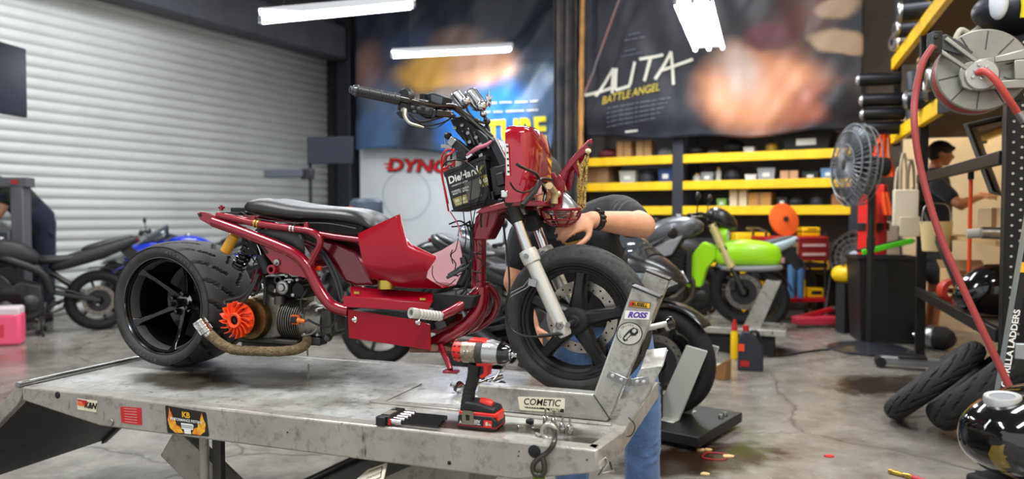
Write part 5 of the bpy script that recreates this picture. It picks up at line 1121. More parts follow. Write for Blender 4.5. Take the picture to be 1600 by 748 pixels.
m = MB(); m.rod(V((0, 0, 0)), V((0, 0, .055)), .003, 8); m.rod(V((-.03, 0, .028)), V((0, 0, .028)), .0022, 8); m.build('pin_rod', mat('pin_grey', '77746c', .5, .6), t)
# ---- lifting ring with S hook and strap at the front corner
t, p = lt('lifting_hook', 'steel ring and S hook hanging over the lift rim with a green strap', 'hook', 857, 686, .0002)
rc = LF.py(858, 674, p.y+.004)-p
m = MB(); m.tube([rc+V((.019*math.cos(a), .0, .019*math.sin(a))) for a in [2*PI*k/28 for k in range(28)]], .0062, 10, closed=True); m.tube([rc+V((-.012, .01, -.010)), V((-.03, .012, .004)), V((-.04, .02, .004))], .005, 8); m.build('ring', mat('ring_zinc', 'b4b2a8', .35, .8), t)
def hk(px, py, dy=-.012): return LF.py(px, py, -.0045+dy)-p
m = MB(); m.tube([rc+V((.004, .012, .012)), rc+V((.014, .002, .006)), hk(866, 690), hk(856, 706), hk(842, 716), hk(833, 726), hk(834, 738), hk(842, 742), hk(850, 738), hk(850, 724), hk(847, 714)], .0068, 12, smooth=6); m.build('s_hook', mat('hook_iron', '55514e', .35, .9), t)
m = MB(); m.prism([hk(832, 735, -.008), hk(850, 736, -.008), hk(853, 775, -.008), hk(834, 775, -.008)], V((0, .004, 0))); m.build('strap', mat('strap_green', '5f7a2c', .8, var=.4, vscale=150), t)
# ================================================================ people
def limb(mb, pts, r, seg=16, sm=4):
 mb.tube(pts, r, seg, smooth=sm)
 mb.ball(pts[0], r[0] if isinstance(r, list) else r, 14, 8); mb.ball(pts[-1], r[-1] if isinstance(r, list) else r, 14, 8)
def torso(mb, rows, seg=24):           # rows: (centre, half width vec, half depth vec)
 rings = [[V(c)+V(a)*math.copysign(abs(math.cos(t))**.8, math.cos(t))+V(d)*math.copysign(abs(math.sin(t))**.8, math.sin(t)) for t in [2*PI*k/seg for k in range(seg)]] for c, a, d in rows]
 mb.loft(rings)
def head(mb, c, up, fwd, s=1.0):
 """a head about 0.23 high: skull, jaw, nose, brow, lips, ears"""
 up, fwd = V(up).normalized(), V(fwd).normalized(); sd = fwd.cross(up).normalized(); up = sd.cross(fwd).normalized(); c = V(c)
 M3 = from_axes(sd, fwd, up)
 L_ = lambda x, y, z: c + M3 @ V((x*s, y*s, z*s))
 mb.ball(L_(0, -.008, .025), .098*s, 22, 14, (.79, .98, .92), M3)
 mb.ball(L_(0, .022, -.035), .070*s, 20, 12, (.84, 1.0, 1.12), M3)
 mb.ball(L_(0, .065, -.085), .026*s, 14, 8, (1.1, .9, .8), M3)
 mb.tube([L_(0, .088, .022), L_(0, .104, -.005), L_(0, .112, -.022)], [.009*s, .012*s, .015*s], 10)
 for e in (-1, 1):
  mb.ball(L_(.012*e, .098, -.026), .010*s); mb.ball(L_(.032*e, .078, .030), .018*s, 10, 7, (1.3, .6, .5), M3)
  mb.ball(L_(.036*e, .07, -.02), .024*s, 10, 7, (1, .8, .9), M3)
  mb.ball(L_(.078*e, -.012, -.008), .026*s, 10, 8, (.35, .75, 1.15), M3)
 mb.ball(L_(0, .090, -.050), .017*s, 10, 6, (1.5, .6, .4), M3); mb.ball(L_(0, .089, -.060), .016*s, 10, 6, (1.4, .6, .45), M3)
 return L_, M3
def hand(mb, w, d, n, s=1.0, curl=(20, 30, 25), side=1, spread=6):
 """palm and five tapered fingers from the wrist w along d; n = back of the hand; side = thumb side"""
 d, n = V(d).normalized(), V(n).normalized(); t = d.cross(n).normalized()*side; n = (t.cross(d)*side).normalized(); w = V(w)
 mb.tube([w-d*.02*s, w+d*.02*s, w+d*.055*s, w+d*.088*s], [.024*s, .030*s, .036*s, .034*s], 16, smooth=2, flat=.42, ref=t if False else None) if False else None
 rings = []
 for l_, ww, hh in ((-.02, .026, .019), (.012, .030, .017), (.045, .038, .016), (.078, .040, .014), (.092, .036, .011)):
  rings.append([w+d*l_*s+t*(ww*s*math.cos(a))+n*(hh*s*math.sin(a)) for a in [2*PI*k/16 for k in range(16)]])
 mb.loft(rings)
 for i, (o_, ln, r) in enumerate(((.029, .072, .0088), (.010, .080, .0092), (-.010, .074, .0088), (-.028, .058, .0078))):
  p = w+d*.082*s+t*o_*s; a = 0; pts = [p-d*.02*s]; q = p
  dirn = (d+t*math.tan(R(spread*(o_/.03)))).normalized()
  pts.append(q)
  for f_, cu in zip((.45, .31, .24), curl):
   a += R(cu); q = q+(dirn*math.cos(a)-n*math.sin(a))*ln*f_*s; pts.append(q)
  mb.tube(pts, [r*s*1.05, r*s, r*.95*s, r*.85*s, r*.68*s], 10, smooth=3); mb.ball(q, r*.68*s, 10, 6)
 p = w+d*.022*s+t*.022*s; p2 = p+(d*.5+t*.75-n*.25)*.042*s; p3 = p2+(d*.85+t*.35-n*.35)*.034*s; p4 = p3+(d*.95+t*.1-n*.4)*.026*s
 mb.tube([p-d*.01*s, p, p2, p3, p4], [.014*s, .0145*s, .0115*s, .0105*s, .0078*s], 10, smooth=3); mb.ball(p4, .0078*s, 10, 6)
 return w+d*.1*s
def shoe(mb, ankle, fwd, s=1.0):
 f = V(fwd); f.z = 0; f.normalize(); sd = V((-f.y, f.x, 0)); a = V((ankle[0], ankle[1], 0)); rings = []
 for l_, wd, h_, z in ((-.075, .028, .05, .05), (-.05, .040, .062, .062), (.0, .043, .06, .06), (.07, .046, .042, .042), (.14, .050, .034, .034), (.185, .040, .026, .027), (.205, .018, .014, .018)):
  rings.append([a+f*l_*s+sd*(wd*s*math.cos(t))+V((0, 0, max(.002, z*s+h_*s*math.sin(t)))) for t in [2*PI*k/16 for k in range(16)]])
 mb.loft(rings)
DENIM = mat('denim', '4d6c98', .85, var=.45, vscale=9, bump=.25, bscale=130, sheen=.2)
TEE = mat('tee_black', '15171c', .85, var=.25, vscale=5, bump=.3, bscale=35, sheen=.15)
def shrink(o, tgt, off=.0025):
 d = o.modifiers.new('w', 'SHRINKWRAP'); d.target = tgt; d.wrap_method = 'NEAREST_SURFACEPOINT'; d.wrap_mode = 'ABOVE_SURFACE'; d.offset = off
# ------------------------------------------------ mechanic behind the scooter
def A(px, py, d): return atd(px, py, d)
me = thing('person', 'person in black printed T-shirt and blue jeans bending over the scooter to hold its headlight', 'person', (0, 0, 0))
hipc, chest, neck = A(934, 480, 3.02), A(903, 392, 2.92), A(876, 332, 2.82)
sd = V((.95, -.25, 0)).normalized(); fw = V((-.25, -.95, -.25)).normalized()
shL, shR = A(962, 334, 2.86), A(828, 362, 2.92)
elL, wrL = A(1004, 352, 2.66), A(923, 343, 2.52)
elR, wrR = A(803, 440, 2.90), A(832, 508, 2.86)
knL, anL = A(1002, 622, 2.90), A(1004, 764, 2.96); knR, anR = A(898, 640, 2.98), A(893, 762, 3.02)
hpL, hpR = hipc+sd*.10, hipc-sd*.10
anL.z = anR.z = .09
m = MB(); hc = A(848, 296, 2.76); up_ = V((-.25, -.45, .85)); fv = V((-.1, -.85, -.5))
Lh, Mh = head(m, hc, up_, fv)
limb(m, [neck+V((0, 0, -.05)), neck, hc+V((.01, .03, -.05))], [.062, .058, .058])
torso(m, [(hipc+V((0, 0, -.05)), sd*.15, fw*.11), (hipc+(chest-hipc)*.5, sd*.14, fw*.10), (chest, sd*.16, fw*.11), (chest+(neck-chest)*.7, sd*.15, fw*.09), (neck, sd*.07, fw*.06)])
limb(m, [shL, elL+(shL-elL)*.3, elL], [.055, .050, .047]); limb(m, [elL, elL+(wrL-elL)*.3, wrL], [.046, .046, .029])
limb(m, [shR, elR], [.055, .043]); limb(m, [elR, elR+(wrR-elR)*.3, wrR], [.042, .041, .027])
limb(m, [hpL, knL, anL], [.075, .052, .04]); limb(m, [hpR, knR, anR], [.075, .052, .04])
hand(m, wrL, (A(886, 352, 2.46)-wrL), V((.1, -.75, .55)), 1.0, (22, 34, 30), side=-1)
hand(m, wrR, V((.12, -.15, -1)), V((-.55, -.8, 0)), 1.0, (14, 18, 14), side=-1)
body_ = m.build('body', SKIN, me, remesh=.0065, smooth_it=3)
m = MB(); Lq = lambda x, y, z: Lh(x, y, z)
m.ball(Lh(0, -.018, .040), .106, 22, 14, (.80, 1.0, .88), Mh); m.ball(Lh(0, -.05, -.005), .085, 18, 12, (.85, .8, 1.0), Mh)
m.build('hair', mat('hair_brown', '3a332e', .75, var=.4, vscale=60, bump=.8, bscale=220), me, remesh=.008, smooth_it=1)
m = MB(); random.seed(5)
for i in range(60):
 p = Lh(random.uniform(.02, .07), random.uniform(-.10, .0), random.uniform(-.03, .06)); d = (p-hc).normalized(); m.tube([p, p+d*.03+V((.006, 0, .0))], [.0011, .0003], 4)
h_ = m.build('hair_wisps', mat('hair_grey', '8a8478', .7), me); h_['kind'] = 'stuff'
m = MB()
torso(m, [(hipc+V((.0, .0, -.03)), sd*.185, fw*.145), (hipc+(chest-hipc)*.45, sd*.180, fw*.135), (chest, sd*.185, fw*.135), (chest+(neck-chest)*.55, sd*.180, fw*.115), (chest+(neck-chest)*.88, sd*.115, fw*.085), (neck+V((0, 0, .0)), sd*.068, fw*.066)])
limb(m, [chest+(neck-chest)*.55+sd*.06, shL, shL+(elL-shL)*.62], [.10, .078, .066]); limb(m, [chest+(neck-chest)*.5-sd*.06, shR, shR+(elR-shR)*.55], [.10, .078, .066])
for k in range(7):
 t = .05+k*.085; c = shL+(elL-shL)*t; d = (elL-shL).normalized(); p_, q_ = frame_of(d); rad = .075-.012*t
 m.tube([c+d*(.02*math.sin(a*1.3+k))+(p_*math.cos(a)+q_*math.sin(a))*(rad) for a in [R(20+k*25)+R(26*j) for j in range(9)]], [.002, .006, .0075, .006, .002], 6, smooth=2)
for k in range(6):
 c = hipc+(chest-hipc)*(.05+.14*k); m.tube([c+sd*(.06+.02*(k % 2))+fw*.135, c+sd*.15+fw*.095+V((0, 0, .05)), c+sd*.185+fw*.02+V((0, 0, .10))], [.003, .008, .003], 6, smooth=3)
tee = m.build('tee_shirt', TEE, me, remesh=.0075, smooth_it=4)
m = MB(); limb(m, [hpL+V((0, 0, .04)), hpL+(knL-hpL)*.5, knL, knL+(anL-knL)*.55, V((anL.x, anL.y, .06))], [.105, .092, .075, .070, .072]); limb(m, [hpR+V((0, 0, .04)), hpR+(knR-hpR)*.5, knR, knR+(anR-knR)*.55, V((anR.x, anR.y, .06))], [.105, .092, .075, .070, .072])
torso(m, [(hipc+V((0, 0, -.10)), sd*.16, fw*.125), (hipc, sd*.165, fw*.125), (hipc+V((0, 0, .05)), sd*.155, fw*.115)])
for k in range(9):
 c = knL+(anL-knL)*(k*.09-.12); m.tube([c+sd*.02+fw*.072, c+sd*.06+fw*.045+V((0, 0, .012)), c+sd*.078-fw*.0+V((0, 0, .035))], [.002, .006, .002], 6, smooth=3)
 c = knR+(anR-knR)*(k*.09-.12); m.tube([c-sd*.02+fw*.072, c+sd*.03+fw*.07+V((0, 0, .02)), c+sd*.07+fw*.02+V((0, 0, .03))], [.002, .006, .002], 6, smooth=3)
jn = m.build('jeans', DENIM, me, remesh=.008, smooth_it=3)
m = MB();
def seam(pts): m.tube(pts, .0022, 6, smooth=5)
seam([hpL+sd*.108, knL+sd*.078, anL+sd*.073+V((0, 0, .02))]); s_ = m.build('side_seam', mat('denim_pale', '8fa6c6', .8), jn); shrink(s_, jn, .0008)
m = MB(); shoe(m, anL, fw); m.build('shoe', BLKM, me); m = MB(); shoe(m, anR, fw); m.build('shoe', BLKM, me)
wd_ = (elL-wrL).normalized(); wc = wrL+wd_*.028; p_, q_ = frame_of(wd_)
m = MB(); m.lathe([(.030, -.012), (.0345, -.011), (.0345, .011), (.030, .012), (.030, -.012)], wc, wd_, 28); wt = m.build('watch_strap', BLK, me)
for k in range(5):
 a = R(40+k*20); m = MB(); d_ = V((0, -1, .0)).lerp(V((0, 0, 1)), k/4.0).normalized(); d_ = (d_-wd_*d_.dot(wd_)).normalized(); m.box(wc+d_*.035, (.020, .009, .012), from_axes(wd_, wd_.cross(d_), d_)); m.build('strap_link', BLKG, wt, bevel=.002)
GOLDP = mat('print_gold', 'b08a3e', .6)
o0 = A(894, 380, 2.72); xd = V((1, -.0, 0)); yd = V((0, 0, 1));
m = MB(); pr = [A(894+30*math.cos(a)*.22+14, 381+6.5*math.sin(a), 2.74) for a in [2*PI*k/16 for k in range(16)]]; pi_ = [A(894+30*math.cos(a)*.11+14, 381+3*math.sin(a), 2.74) for a in [2*PI*k/16 for k in range(16)]]
m.loft([pr, pi_], closed_u=True, caps=False)
def quadstrip(pts):
 n = len(pts)//2; m.add([A(x, y, 2.74) for x, y in pts], [tuple(range(len(pts)))])
for x0, y0, x1, y1, w in ((884, 388, 903, 380, 3.2), (880, 384, 886, 388, 2.5), (882, 391, 887, 388, 2.5), (880, 384, 878, 380, 2.2), (882, 391, 878, 392, 2.2)):
 n_ = V((-(y1-y0), x1-x0, 0)).normalized()*w; N2 = 6
 m.loft([[A(x0+(x1-x0)*i/N2+n_.x, y0+(y1-y0)*i/N2+n_.y, 2.74) for i in range(N2+1)], [A(x0+(x1-x0)*i/N2-n_.x, y0+(y1-y0)*i/N2-n_.y, 2.74) for i in range(N2+1)]], closed_u=False, caps=False)
m.text('AZ~', None, (1, 0, 0), (0, 1, 0), 1, fn=lambda x, y: A(889+x*11, 368-y*11+x*-2, 2.74), bold=.01)
pt = m.build('shirt_print', GOLDP, tee, smooth=False); shrink(pt, tee, .003)
m = MB(); m.text('MOTO', None, (1, 0, 0), (0, 1, 0), 1, fn=lambda x, y: A(899+x*9, 393.5-y*6, 2.74), bold=.05); pt = m.build('shirt_print', mat('print_red', '8a2a28', .6), tee, smooth=False); shrink(pt, tee, .003)
# ------------------------------------------------ person in the parts room, side view
pr = thing('person', 'person with dark cap of hair in black T-shirt and shorts working at the parts bench', 'person', (0, 0, 0))
D = 7.2; pc = lambda px, py, dd=0: atd(px, py, D+dd)
m = MB(); hc2 = pc(1471, 241); Lh, Mh = head(m, hc2, (.0, 0, 1), (.92, -.35, -.2), 1.0)
nk, ch2, hp2 = pc(1462, 262), pc(1460, 306), pc(1460, 385)
sx, sf = V((.35, .93, 0)), V((.93, -.35, 0))
limb(m, [nk+V((0, 0, .03)), nk, ch2+(nk-ch2)*.5], [.055, .058, .07])
torso(m, [(hp2, sx*.16, sf*.12), (hp2+(ch2-hp2)*.5, sx*.15, sf*.115), (ch2, sx*.18, sf*.13), (nk+V((0, 0, -.03)), sx*.10, sf*.07)])
s1, s2 = ch2-sx*.2+V((0, 0, .09)), ch2+sx*.2+V((0, 0, .09))
e1, w1 = pc(1498, 318, -.35), pc(1530, 308, -.35); e2, w2 = pc(1502, 322, .15), pc(1534, 304, .1)
limb(m, [s1, e1], [.055, .043]); limb(m, [e1, w1], [.043, .03]); limb(m, [s2, e2], [.055, .043]); limb(m, [e2, w2], [.043, .03])
hand(m, w1, V((.9, -.3, .1)), V((0, 0, 1)), 1, (20, 30, 25), side=1); hand(m, w2, V((.9, -.3, .1)), V((0, 0, 1)), 1, (20, 30, 25), side=-1)
l1, l2 = hp2-sx*.09, hp2+sx*.09
for l_, fx in ((l1, -.03), (l2, .03)): limb(m, [l_, V((l_.x+.02, l_.y, .5)), V((l_.x-.02, l_.y, .09))], [.085, .055, .04])
m.build('body', mat('skin_tan', 'b5764f', .5, var=.1, vscale=20), pr, remesh=.011, smooth_it=3)
m = MB(); m.ball(Lh(0, -.018, .045), .108, 20, 12, (.80, 1.0, .85), Mh); m.ball(Lh(0, -.05, .0), .085, 16, 10, (.85, .8, 1.0), Mh); m.ball(Lh(0, .07, .075), .05, 14, 8, (1.1, .8, .5), Mh); m.build('hair', mat('hair_black', '131214', .7), pr, remesh=.011, smooth_it=1)
m = MB(); torso(m, [(hp2+V((0, 0, -.05)), sx*.185, sf*.15), (hp2+(ch2-hp2)*.5, sx*.18, sf*.145), (ch2, sx*.20, sf*.15), (ch2+(nk-ch2)*.6, sx*.18, sf*.12), (nk, sx*.075, sf*.07)])
limb(m, [s1, s1+(e1-s1)*.6], [.08, .07]); limb(m, [s2, s2+(e2-s2)*.6], [.08, .07]); m.build('tee_shirt', TEE, pr, remesh=.012, smooth_it=4)
m = MB(); torso(m, [(hp2+V((0, 0, -.12)), sx*.18, sf*.14), (hp2+V((0, 0, .02)), sx*.175, sf*.14)])
for l_ in (l1, l2): limb(m, [l_, V((l_.x+.01, l_.y, .62))], [.10, .095])
m.build('shorts', mat('shorts_grey', '3c3d41', .85, var=.2, vscale=8), pr, remesh=.013, smooth_it=3)
for l_ in (l1, l2): m = MB(); shoe(m, V((l_.x-.02, l_.y, 0)), sf); m.build('shoe', BLKM, pr)
# ------------------------------------------------ person bent over the machine by the roller door
pl = thing('person', 'person in navy work clothes bent over the grey machine by the roller door', 'person', (0, 0, 0))
D = 8.35; pc = lambda px, py, dd=0: atd(px, py, D+dd)
hp3 = pc(64, 350); hp3.z = 1.12; ch3 = hp3+V((-.15, -.24, .33)); nk3 = hp3+V((-.26, -.42, .46))
sx, sf = V((.86, -.5, 0)), (nk3-hp3).normalized(); nrm = sx.cross(sf).normalized()
m = MB(); hc3 = nk3+V((-.08, -.14, .10)); head(m, hc3, (-.4, -.6, .6), (-.4, -.6, -.7))
limb(m, [nk3, hc3], [.06, .055])
torso(m, [(hp3, sx*.16, nrm*.12), ((hp3+ch3)/2, sx*.15, nrm*.11), (ch3, sx*.18, nrm*.12), (nk3, sx*.09, nrm*.07)])
sA, sB = ch3+(nk3-ch3)*.5-sx*.2, ch3+(nk3-ch3)*.5+sx*.2; eA, wA = sA+V((-.06, -.10, -.26)), sA+V((-.12, -.18, -.42)); eB, wB = sB+V((-.04, -.10, -.26)), sB+V((-.12, -.18, -.42))
for s0_, e0_, w0_, sd0 in ((sA, eA, wA, 1), (sB, eB, wB, -1)):
 limb(m, [s0_, e0_], [.055, .043]); limb(m, [e0_, w0_], [.043, .03]); hand(m, w0_, V((-.5, -.8, -.3)), V((0, 0, 1)), 1, side=sd0)
for s_ in (-1, 1): limb(m, [hp3+sx*(.09*s_), V((hp3.x+.01, hp3.y, .58))+sx*(.09*s_), V((hp3.x-.02, hp3.y, .09))+sx*(.09*s_)], [.085, .055, .04])
m.build('body', SKIN, pl, remesh=.012, smooth_it=3)
NAVY = mat('navy_cloth', '131a2e', .9, var=.2, vscale=5, sheen=.1)
m = MB(); torso(m, [(hp3+V((0, 0, -.02)), sx*.185, nrm*.155), ((hp3+ch3)/2, sx*.18, nrm*.155), (ch3, sx*.2, nrm*.155), (nk3, sx*.10, nrm*.08)])
for s0_, e0_ in ((sA, eA), (sB, eB)): limb(m, [s0_, s0_+(e0_-s0_)*.6], [.08, .068])
m.build('shirt', mat('shirt_olive', '2b3524', .9, col2='141b2c', vscale=3, lo=.42, hi=.5), pl, remesh=.013, smooth_it=4)
m = MB(); torso(m, [(hp3-V((0, 0, .14)), sx*.18, V((.14, -.03, 0))), (hp3, sx*.19, nrm*.165), (hp3+(ch3-hp3)*.5, sx*.185, nrm*.16)])
for s_ in (-1, 1): limb(m, [hp3+sx*(.09*s_), V((hp3.x+.01, hp3.y, .58))+sx*(.09*s_), V((hp3.x-.02, hp3.y, .07))+sx*(.09*s_)], [.11, .085, .075])
m.build('trousers', NAVY, pl, remesh=.013, smooth_it=3)
for s_ in (-1, 1): m = MB(); q_ = V((hp3.x-.02, hp3.y, 0))+sx*(.09*s_); shoe(m, q_, (-.9, -.3, 0)); m.build('shoe', BLKM, pl)
# ================================================================ motorcycles in the bays
def wheel(root, c, R0, hw, rim, name, col, nsp=6, disc=True, groove=.003):
 t = tyre(R0, rim, hw, name+'_tyre', root, c, groove, nθ=96, N=14, slope=1.6, crown=.8, mt=RUB)
 m = MB(); m.lathe([(rim+.004, -hw*.8), (rim-.012, -hw*.7), (rim-.022, -hw*.3), (rim-.022, hw*.3), (rim-.012, hw*.7), (rim+.004, hw*.8)], c, YA, 40); r = m.build(name+'_rim', col, root)
 for k in range(nsp):
  a = 2*PI*k/nsp+.3; e = V((math.sin(a), 0, math.cos(a))); m = MB(); m.bar(V(c)+e*.03, V(c)+e*(rim-.015), .026, .028, ref=YA); m.build('spoke', col, r)
 m = MB(); m.lathe([(0, -.07), (.02, -.07), (.04, -.05), (.045, 0), (.04, .05), (.02, .07), (0, .07)], c, YA, 20); m.build(name+'_hub', DSTEEL, root)
 if disc:
  for s in disc:
   m = MB(); m.lathe([(.155, .075*s), (.155, .08*s), (.115, .08*s), (.115, .075*s), (.155, .075*s)], c, YA, 40); d = m.build('brake_disc', mat('disc_grey', '8f8a82', .35, .9, var=.3, vscale=30), root)
   m = MB()
   for k in range(16): a = 2*PI*k/16; m.lathe([(0, .0055*s), (.006, .0055*s), (.006, 0)], V(c)+V((.135*math.sin(a), .0755*s, .135*math.cos(a))), YA, 8)
   m.build('disc_hole', BLKM, d)
   m = MB(); m.lathe([(.118, .077*s), (.05, .077*s)], c, YA, 24); m.build('disc_carrier', BLKM, d)
def shell(root, name, st, mt, sub=1, seg=14):
 """body panel lofted through stations (x, half width, z low, z high)"""
 m = MB(); rings = []
 for x, w, z0, z1 in st:
  rings.append([V((x, w*math.copysign(abs(math.cos(a))**.65, math.cos(a)), (z0+z1)/2+(z1-z0)/2*math.copysign(abs(math.sin(a))**.75, math.sin(a)))) for a in [2*PI*k/seg for k in range(seg)]])
 m.loft(rings); return m.build(name, mt, root, subs=sub, angle=180)
def side(root, name, poly, y, th, mt, bev=.012, inn=.6):
 out = []
 for s in (-1, 1):
  m = MB(); m.prism([V((x, (y+(yy[0] if yy else 0))*s, z)) for x, z, *yy in poly], V((0, -th*s, 0))); out.append(m.build(name, mt, root, bevel=bev, seg=3))
 return out
def moto(label, loc, rotz, kind, body, accent=None, cat='motorcycle', name='motorcycle', wheelcol=None, fork=None, steer=0., seatm=None, tailm=None, group=None):
 r = thing(name, label, cat, loc, rotz, group); wc = wheelcol or BLK; fk = fork or DSTEEL; sm = seatm or SEATM; tm = tailm or body
 L = 1.42; RC_, FC_ = V((0, 0, .315)), V((L, 0, .300))
 wheel(r, RC_, .315, .085, .225, 'rear', wc, disc=(1,)); wheel(r, FC_, .300, .058, .222, 'front', wc, disc=(-1, 1))
 ax = V((-.42, 0, .91)).normalized(); top = FC_+ax*.66
 for s in (-1, 1):
  y = V((0, .105*s, 0))
  m = MB(); m.rod(FC_+y-ax*.02, FC_+y+ax*.30, .024, 14); m.build('fork_leg', DSTEEL if fork else fk, r); m = MB(); m.rod(FC_+y+ax*.24, top+y, .038 if fork else .029, 14); m.build('fork_tube', fk, r)
  m = MB(); m.box(FC_+y*.85+V((-.09, 0, .06)), (.05, .04, .10)); m.build('brake_caliper', DSTEEL, r, bevel=.008)
 m = MB(); m.box(top-ax*.02, (.07, .27, .03), from_axes(V((ax.z, 0, -ax.x)), YA, ax)); m.box(top-ax*.24, (.07, .27, .04), from_axes(V((ax.z, 0, -ax.x)), YA, ax)); m.rod(top-ax*.26, top+ax*.01, .03, 14); m.build('triple_clamp', BLK, r, bevel=.006)
 m = MB(); m.lathe([(.33, -.062), (.335, -.03), (.338, 0), (.335, .03), (.33, .062)], FC_, YA, 20, a0=R(-140), a1=R(-40), ref=(0, 0, 1)); mg = m.build('front_mudguard', body if kind != 'naked' else BLK, r, solid=.004)
 for s in (-1, 1):
  m = MB(); m.bar(V((.0, .10*s, .315)), V((.45, .085*s, .43)), .035, .06, ref=YA); m.bar(V((.0, .10*s, .33)), V((.40, .09*s, .48)), .02, .03, ref=YA); m.build('swingarm', BLK if kind != 'sport' else DSTEEL, r, bevel=.006)
  m = MB(); m.tube([V((.42, .12*s, .42)), V((.50, .14*s, .62)), V((.72, .15*s, .74)), V((1.02, .08*s, .86))], [.04, .038, .036, .03], 10, smooth=4, flat=.6, ref=YA); m.build('frame_spar', BLK if kind != 'green' else DSTEEL, r)
  m = MB(); m.box(V((.40, .17*s, .34)), (.03, .09, .02)); m.rod(V((.42, .10*s, .36)), V((.40, .20*s, .33)), .012, 8); m.build('foot_peg', DSTEEL, r)
 m = MB(); m.prism([V((.48, -.15, .22)), V((.50, -.15, .50)), V((.68, -.15, .56)), V((.90, -.15, .44)), V((.92, -.15, .22)), V((.80, -.15, .16)), V((.58, -.15, .16))], V((0, .30, 0))); e = m.build('engine_block', mat('engine_grey', '3f3e3d', .5, .7, var=.4, vscale=12), r, bevel=.025, seg=3)
 for s in (-1, 1):
  for x, z, rr in ((.60, .33, .085), (.80, .30, .07)):
   m = MB(); m.lathe([(0, .035*s), (rr*.7, .033*s), (rr, .02*s), (rr*1.05, 0)], V((x, .15*s, z)), YA, 22); m.build('engine_cover', mat('cover_alu', '9a958c', .4, .85, var=.3, vscale=20) if s < 0 else DSTEEL, e)
 m = MB(); m.bar(V((.72, 0, .48)), V((.84, 0, .72)), .24, .17, ref=YA) if False else m.prism([V((.66, -.11, .5)), V((.74, -.11, .72)), V((.92, -.11, .66)), V((.88, -.11, .44))], V((0, .22, 0)))
 for k in range(6): m.prism([V((.655+.015*k, -.125, .52+.035*k)), V((.66+.015*k, -.125, .53+.035*k)), V((.92, -.125, .45+.035*k)), V((.915, -.125, .44+.035*k))], V((0, .25, 0)))
 m.build('cylinder_block', mat('cyl_dark', '2d2c2b', .5, .7), r)
 m = MB(); m.bx(.93, .97, -.16, .16, .36, .66); m.build('radiator', BLKM, r, bevel=.006)
 m = MB()
 for s in (-.06, .06): m.tube([V((.88, s, .46)), V((.98, s*1.2, .38)), V((.92, s, .20)), V((.6, s*.8, .15)), V((.45, -.08, .18))], .022, 10, smooth=4)
 m.build('exhaust_header', mat('header_blue', '6a5f58', .35, .9), r)
 m = MB(); m.lathe([(0, -.02), (.035, -.015), (.05, .03), (.055, .1), (.055, .30), (.045, .34), (.025, .345), (.02, .32), (0, .32)], V((.44, -.14, .22)), V((-.9, -.06, .42)), 22); m.build('silencer', BLK if kind != 'sport2' else CHR, r)
 shell(r, 'fuel_tank', [(.50, .06, .70, .76), (.54, .10, .70, .85), (.66, .15, .70, .95), (.82, .165, .72, .98), (.94, .15, .76, .97), (1.03, .09, .82, .94), (1.06, .05, .84, .90)], body)
 m = MB(); m.lathe([(0, .012), (.03, .012), (.034, .006), (.034, -.01)], V((.84, 0, .978)), (0, 0, 1), 20); m.build('filler_cap', STEEL, r)
 shell(r, 'seat', [(.56, .08, .72, .80), (.46, .12, .70, .80), (.32, .13, .71, .79), (.18, .12, .74, .82), (.12, .10, .78, .84)], sm)
 shell(r, 'pillion_seat', [(.16, .08, .81, .86), (.08, .11, .82, .91), (-.12, .10, .88, .96), (-.30, .06, .95, 1.0), (-.34, .03, .97, .99)], sm)
 shell(r, 'tail_cowl', [(.46, .11, .60, .74), (.20, .14, .67, .83), (-.05, .13, .74, .91), (-.26, .09, .84, .97), (-.40, .04, .93, 1.0)], tm)
 m = MB(); m.bar(V((-.24, 0, .88)), V((-.42, 0, .66)), .12, .015, ref=YA); m.box(V((-.43, 0, .70)), (.02, .18, .12), rotm('Y', 25)); m.build('plate_hanger', BLK, r)
 m = MB(); m.box(V((-.37, 0, .945)), (.03, .10, .03)); m.build('tail_lamp', mat('lamp_red', '6a1014', .2), r, bevel=.006)
 m = MB(); m.lathe([(.345, -.075), (.35, 0), (.345, .075)], RC_, YA, 14, a0=R(-165), a1=R(-75), ref=(0, 0, 1)); m.build('rear_hugger', BLKM, r, solid=.005)
 m = MB(); m.rod(V((.10, 0, .36)), V((.42, 0, .62)), .03, 12); m.build('shock', DSTEEL, r)
 m = MB(); m.tube([V((.52, .14, .2)), V((.50, .26, .04)), V((.49, .29, .012))], .013, 8); m.build('side_stand', DSTEEL, r)
 hb = top+V((-.02, 0, .03))
 if kind in ('naked', 'green'):
  pts = [hb+V((-.14, -.38, .04)), hb+V((-.06, -.24, .07)), hb+V((0, -.08, .03)), hb+V((0, .08, .03)), hb+V((-.06, .24, .07)), hb+V((-.14, .38, .04))]
  m = MB(); m.tube(pts, .012, 10, smooth=4); m.build('handlebar', BLK, r)
 else:
  for s in (-1, 1): m = MB(); m.rod(hb+V((0, .12*s, -.05)), hb+V((-.12, .34*s, -.09)), .012, 10); m.build('clip_on_bar', BLK, r)
 gy = .30 if kind in ('naked', 'green') else .26
 for s in (-1, 1):
  g = hb+V((-.10, gy*s, .055 if kind in ('naked', 'green') else -.08)); m = MB(); d = V((-.35, s, -.05)).normalized(); m.rod(g, g+d*.12, .018, 12); m.build('grip', RUB, r)
  m = MB(); m.tube([g+V((.05, -.02*s, -.01)), g+V((.07, .06*s, -.015)), g+d*.13+V((.03, 0, -.01))], .006, 8, smooth=3); m.build('lever', STEEL, r)
  mb = g+V((.02, .02*s, .0)); mt_ = mb+V((.02 if kind in ('naked', 'green') else .25, .08*s, .16)); m = MB(); m.rod(mb, mt_, .006, 8); m.build('mirror_stalk', BLK, r)
  m = MB(); m.ball(mt_, .06, 14, 8, (.35, 1.0, .62)); m.build('mirror', BLK, r)
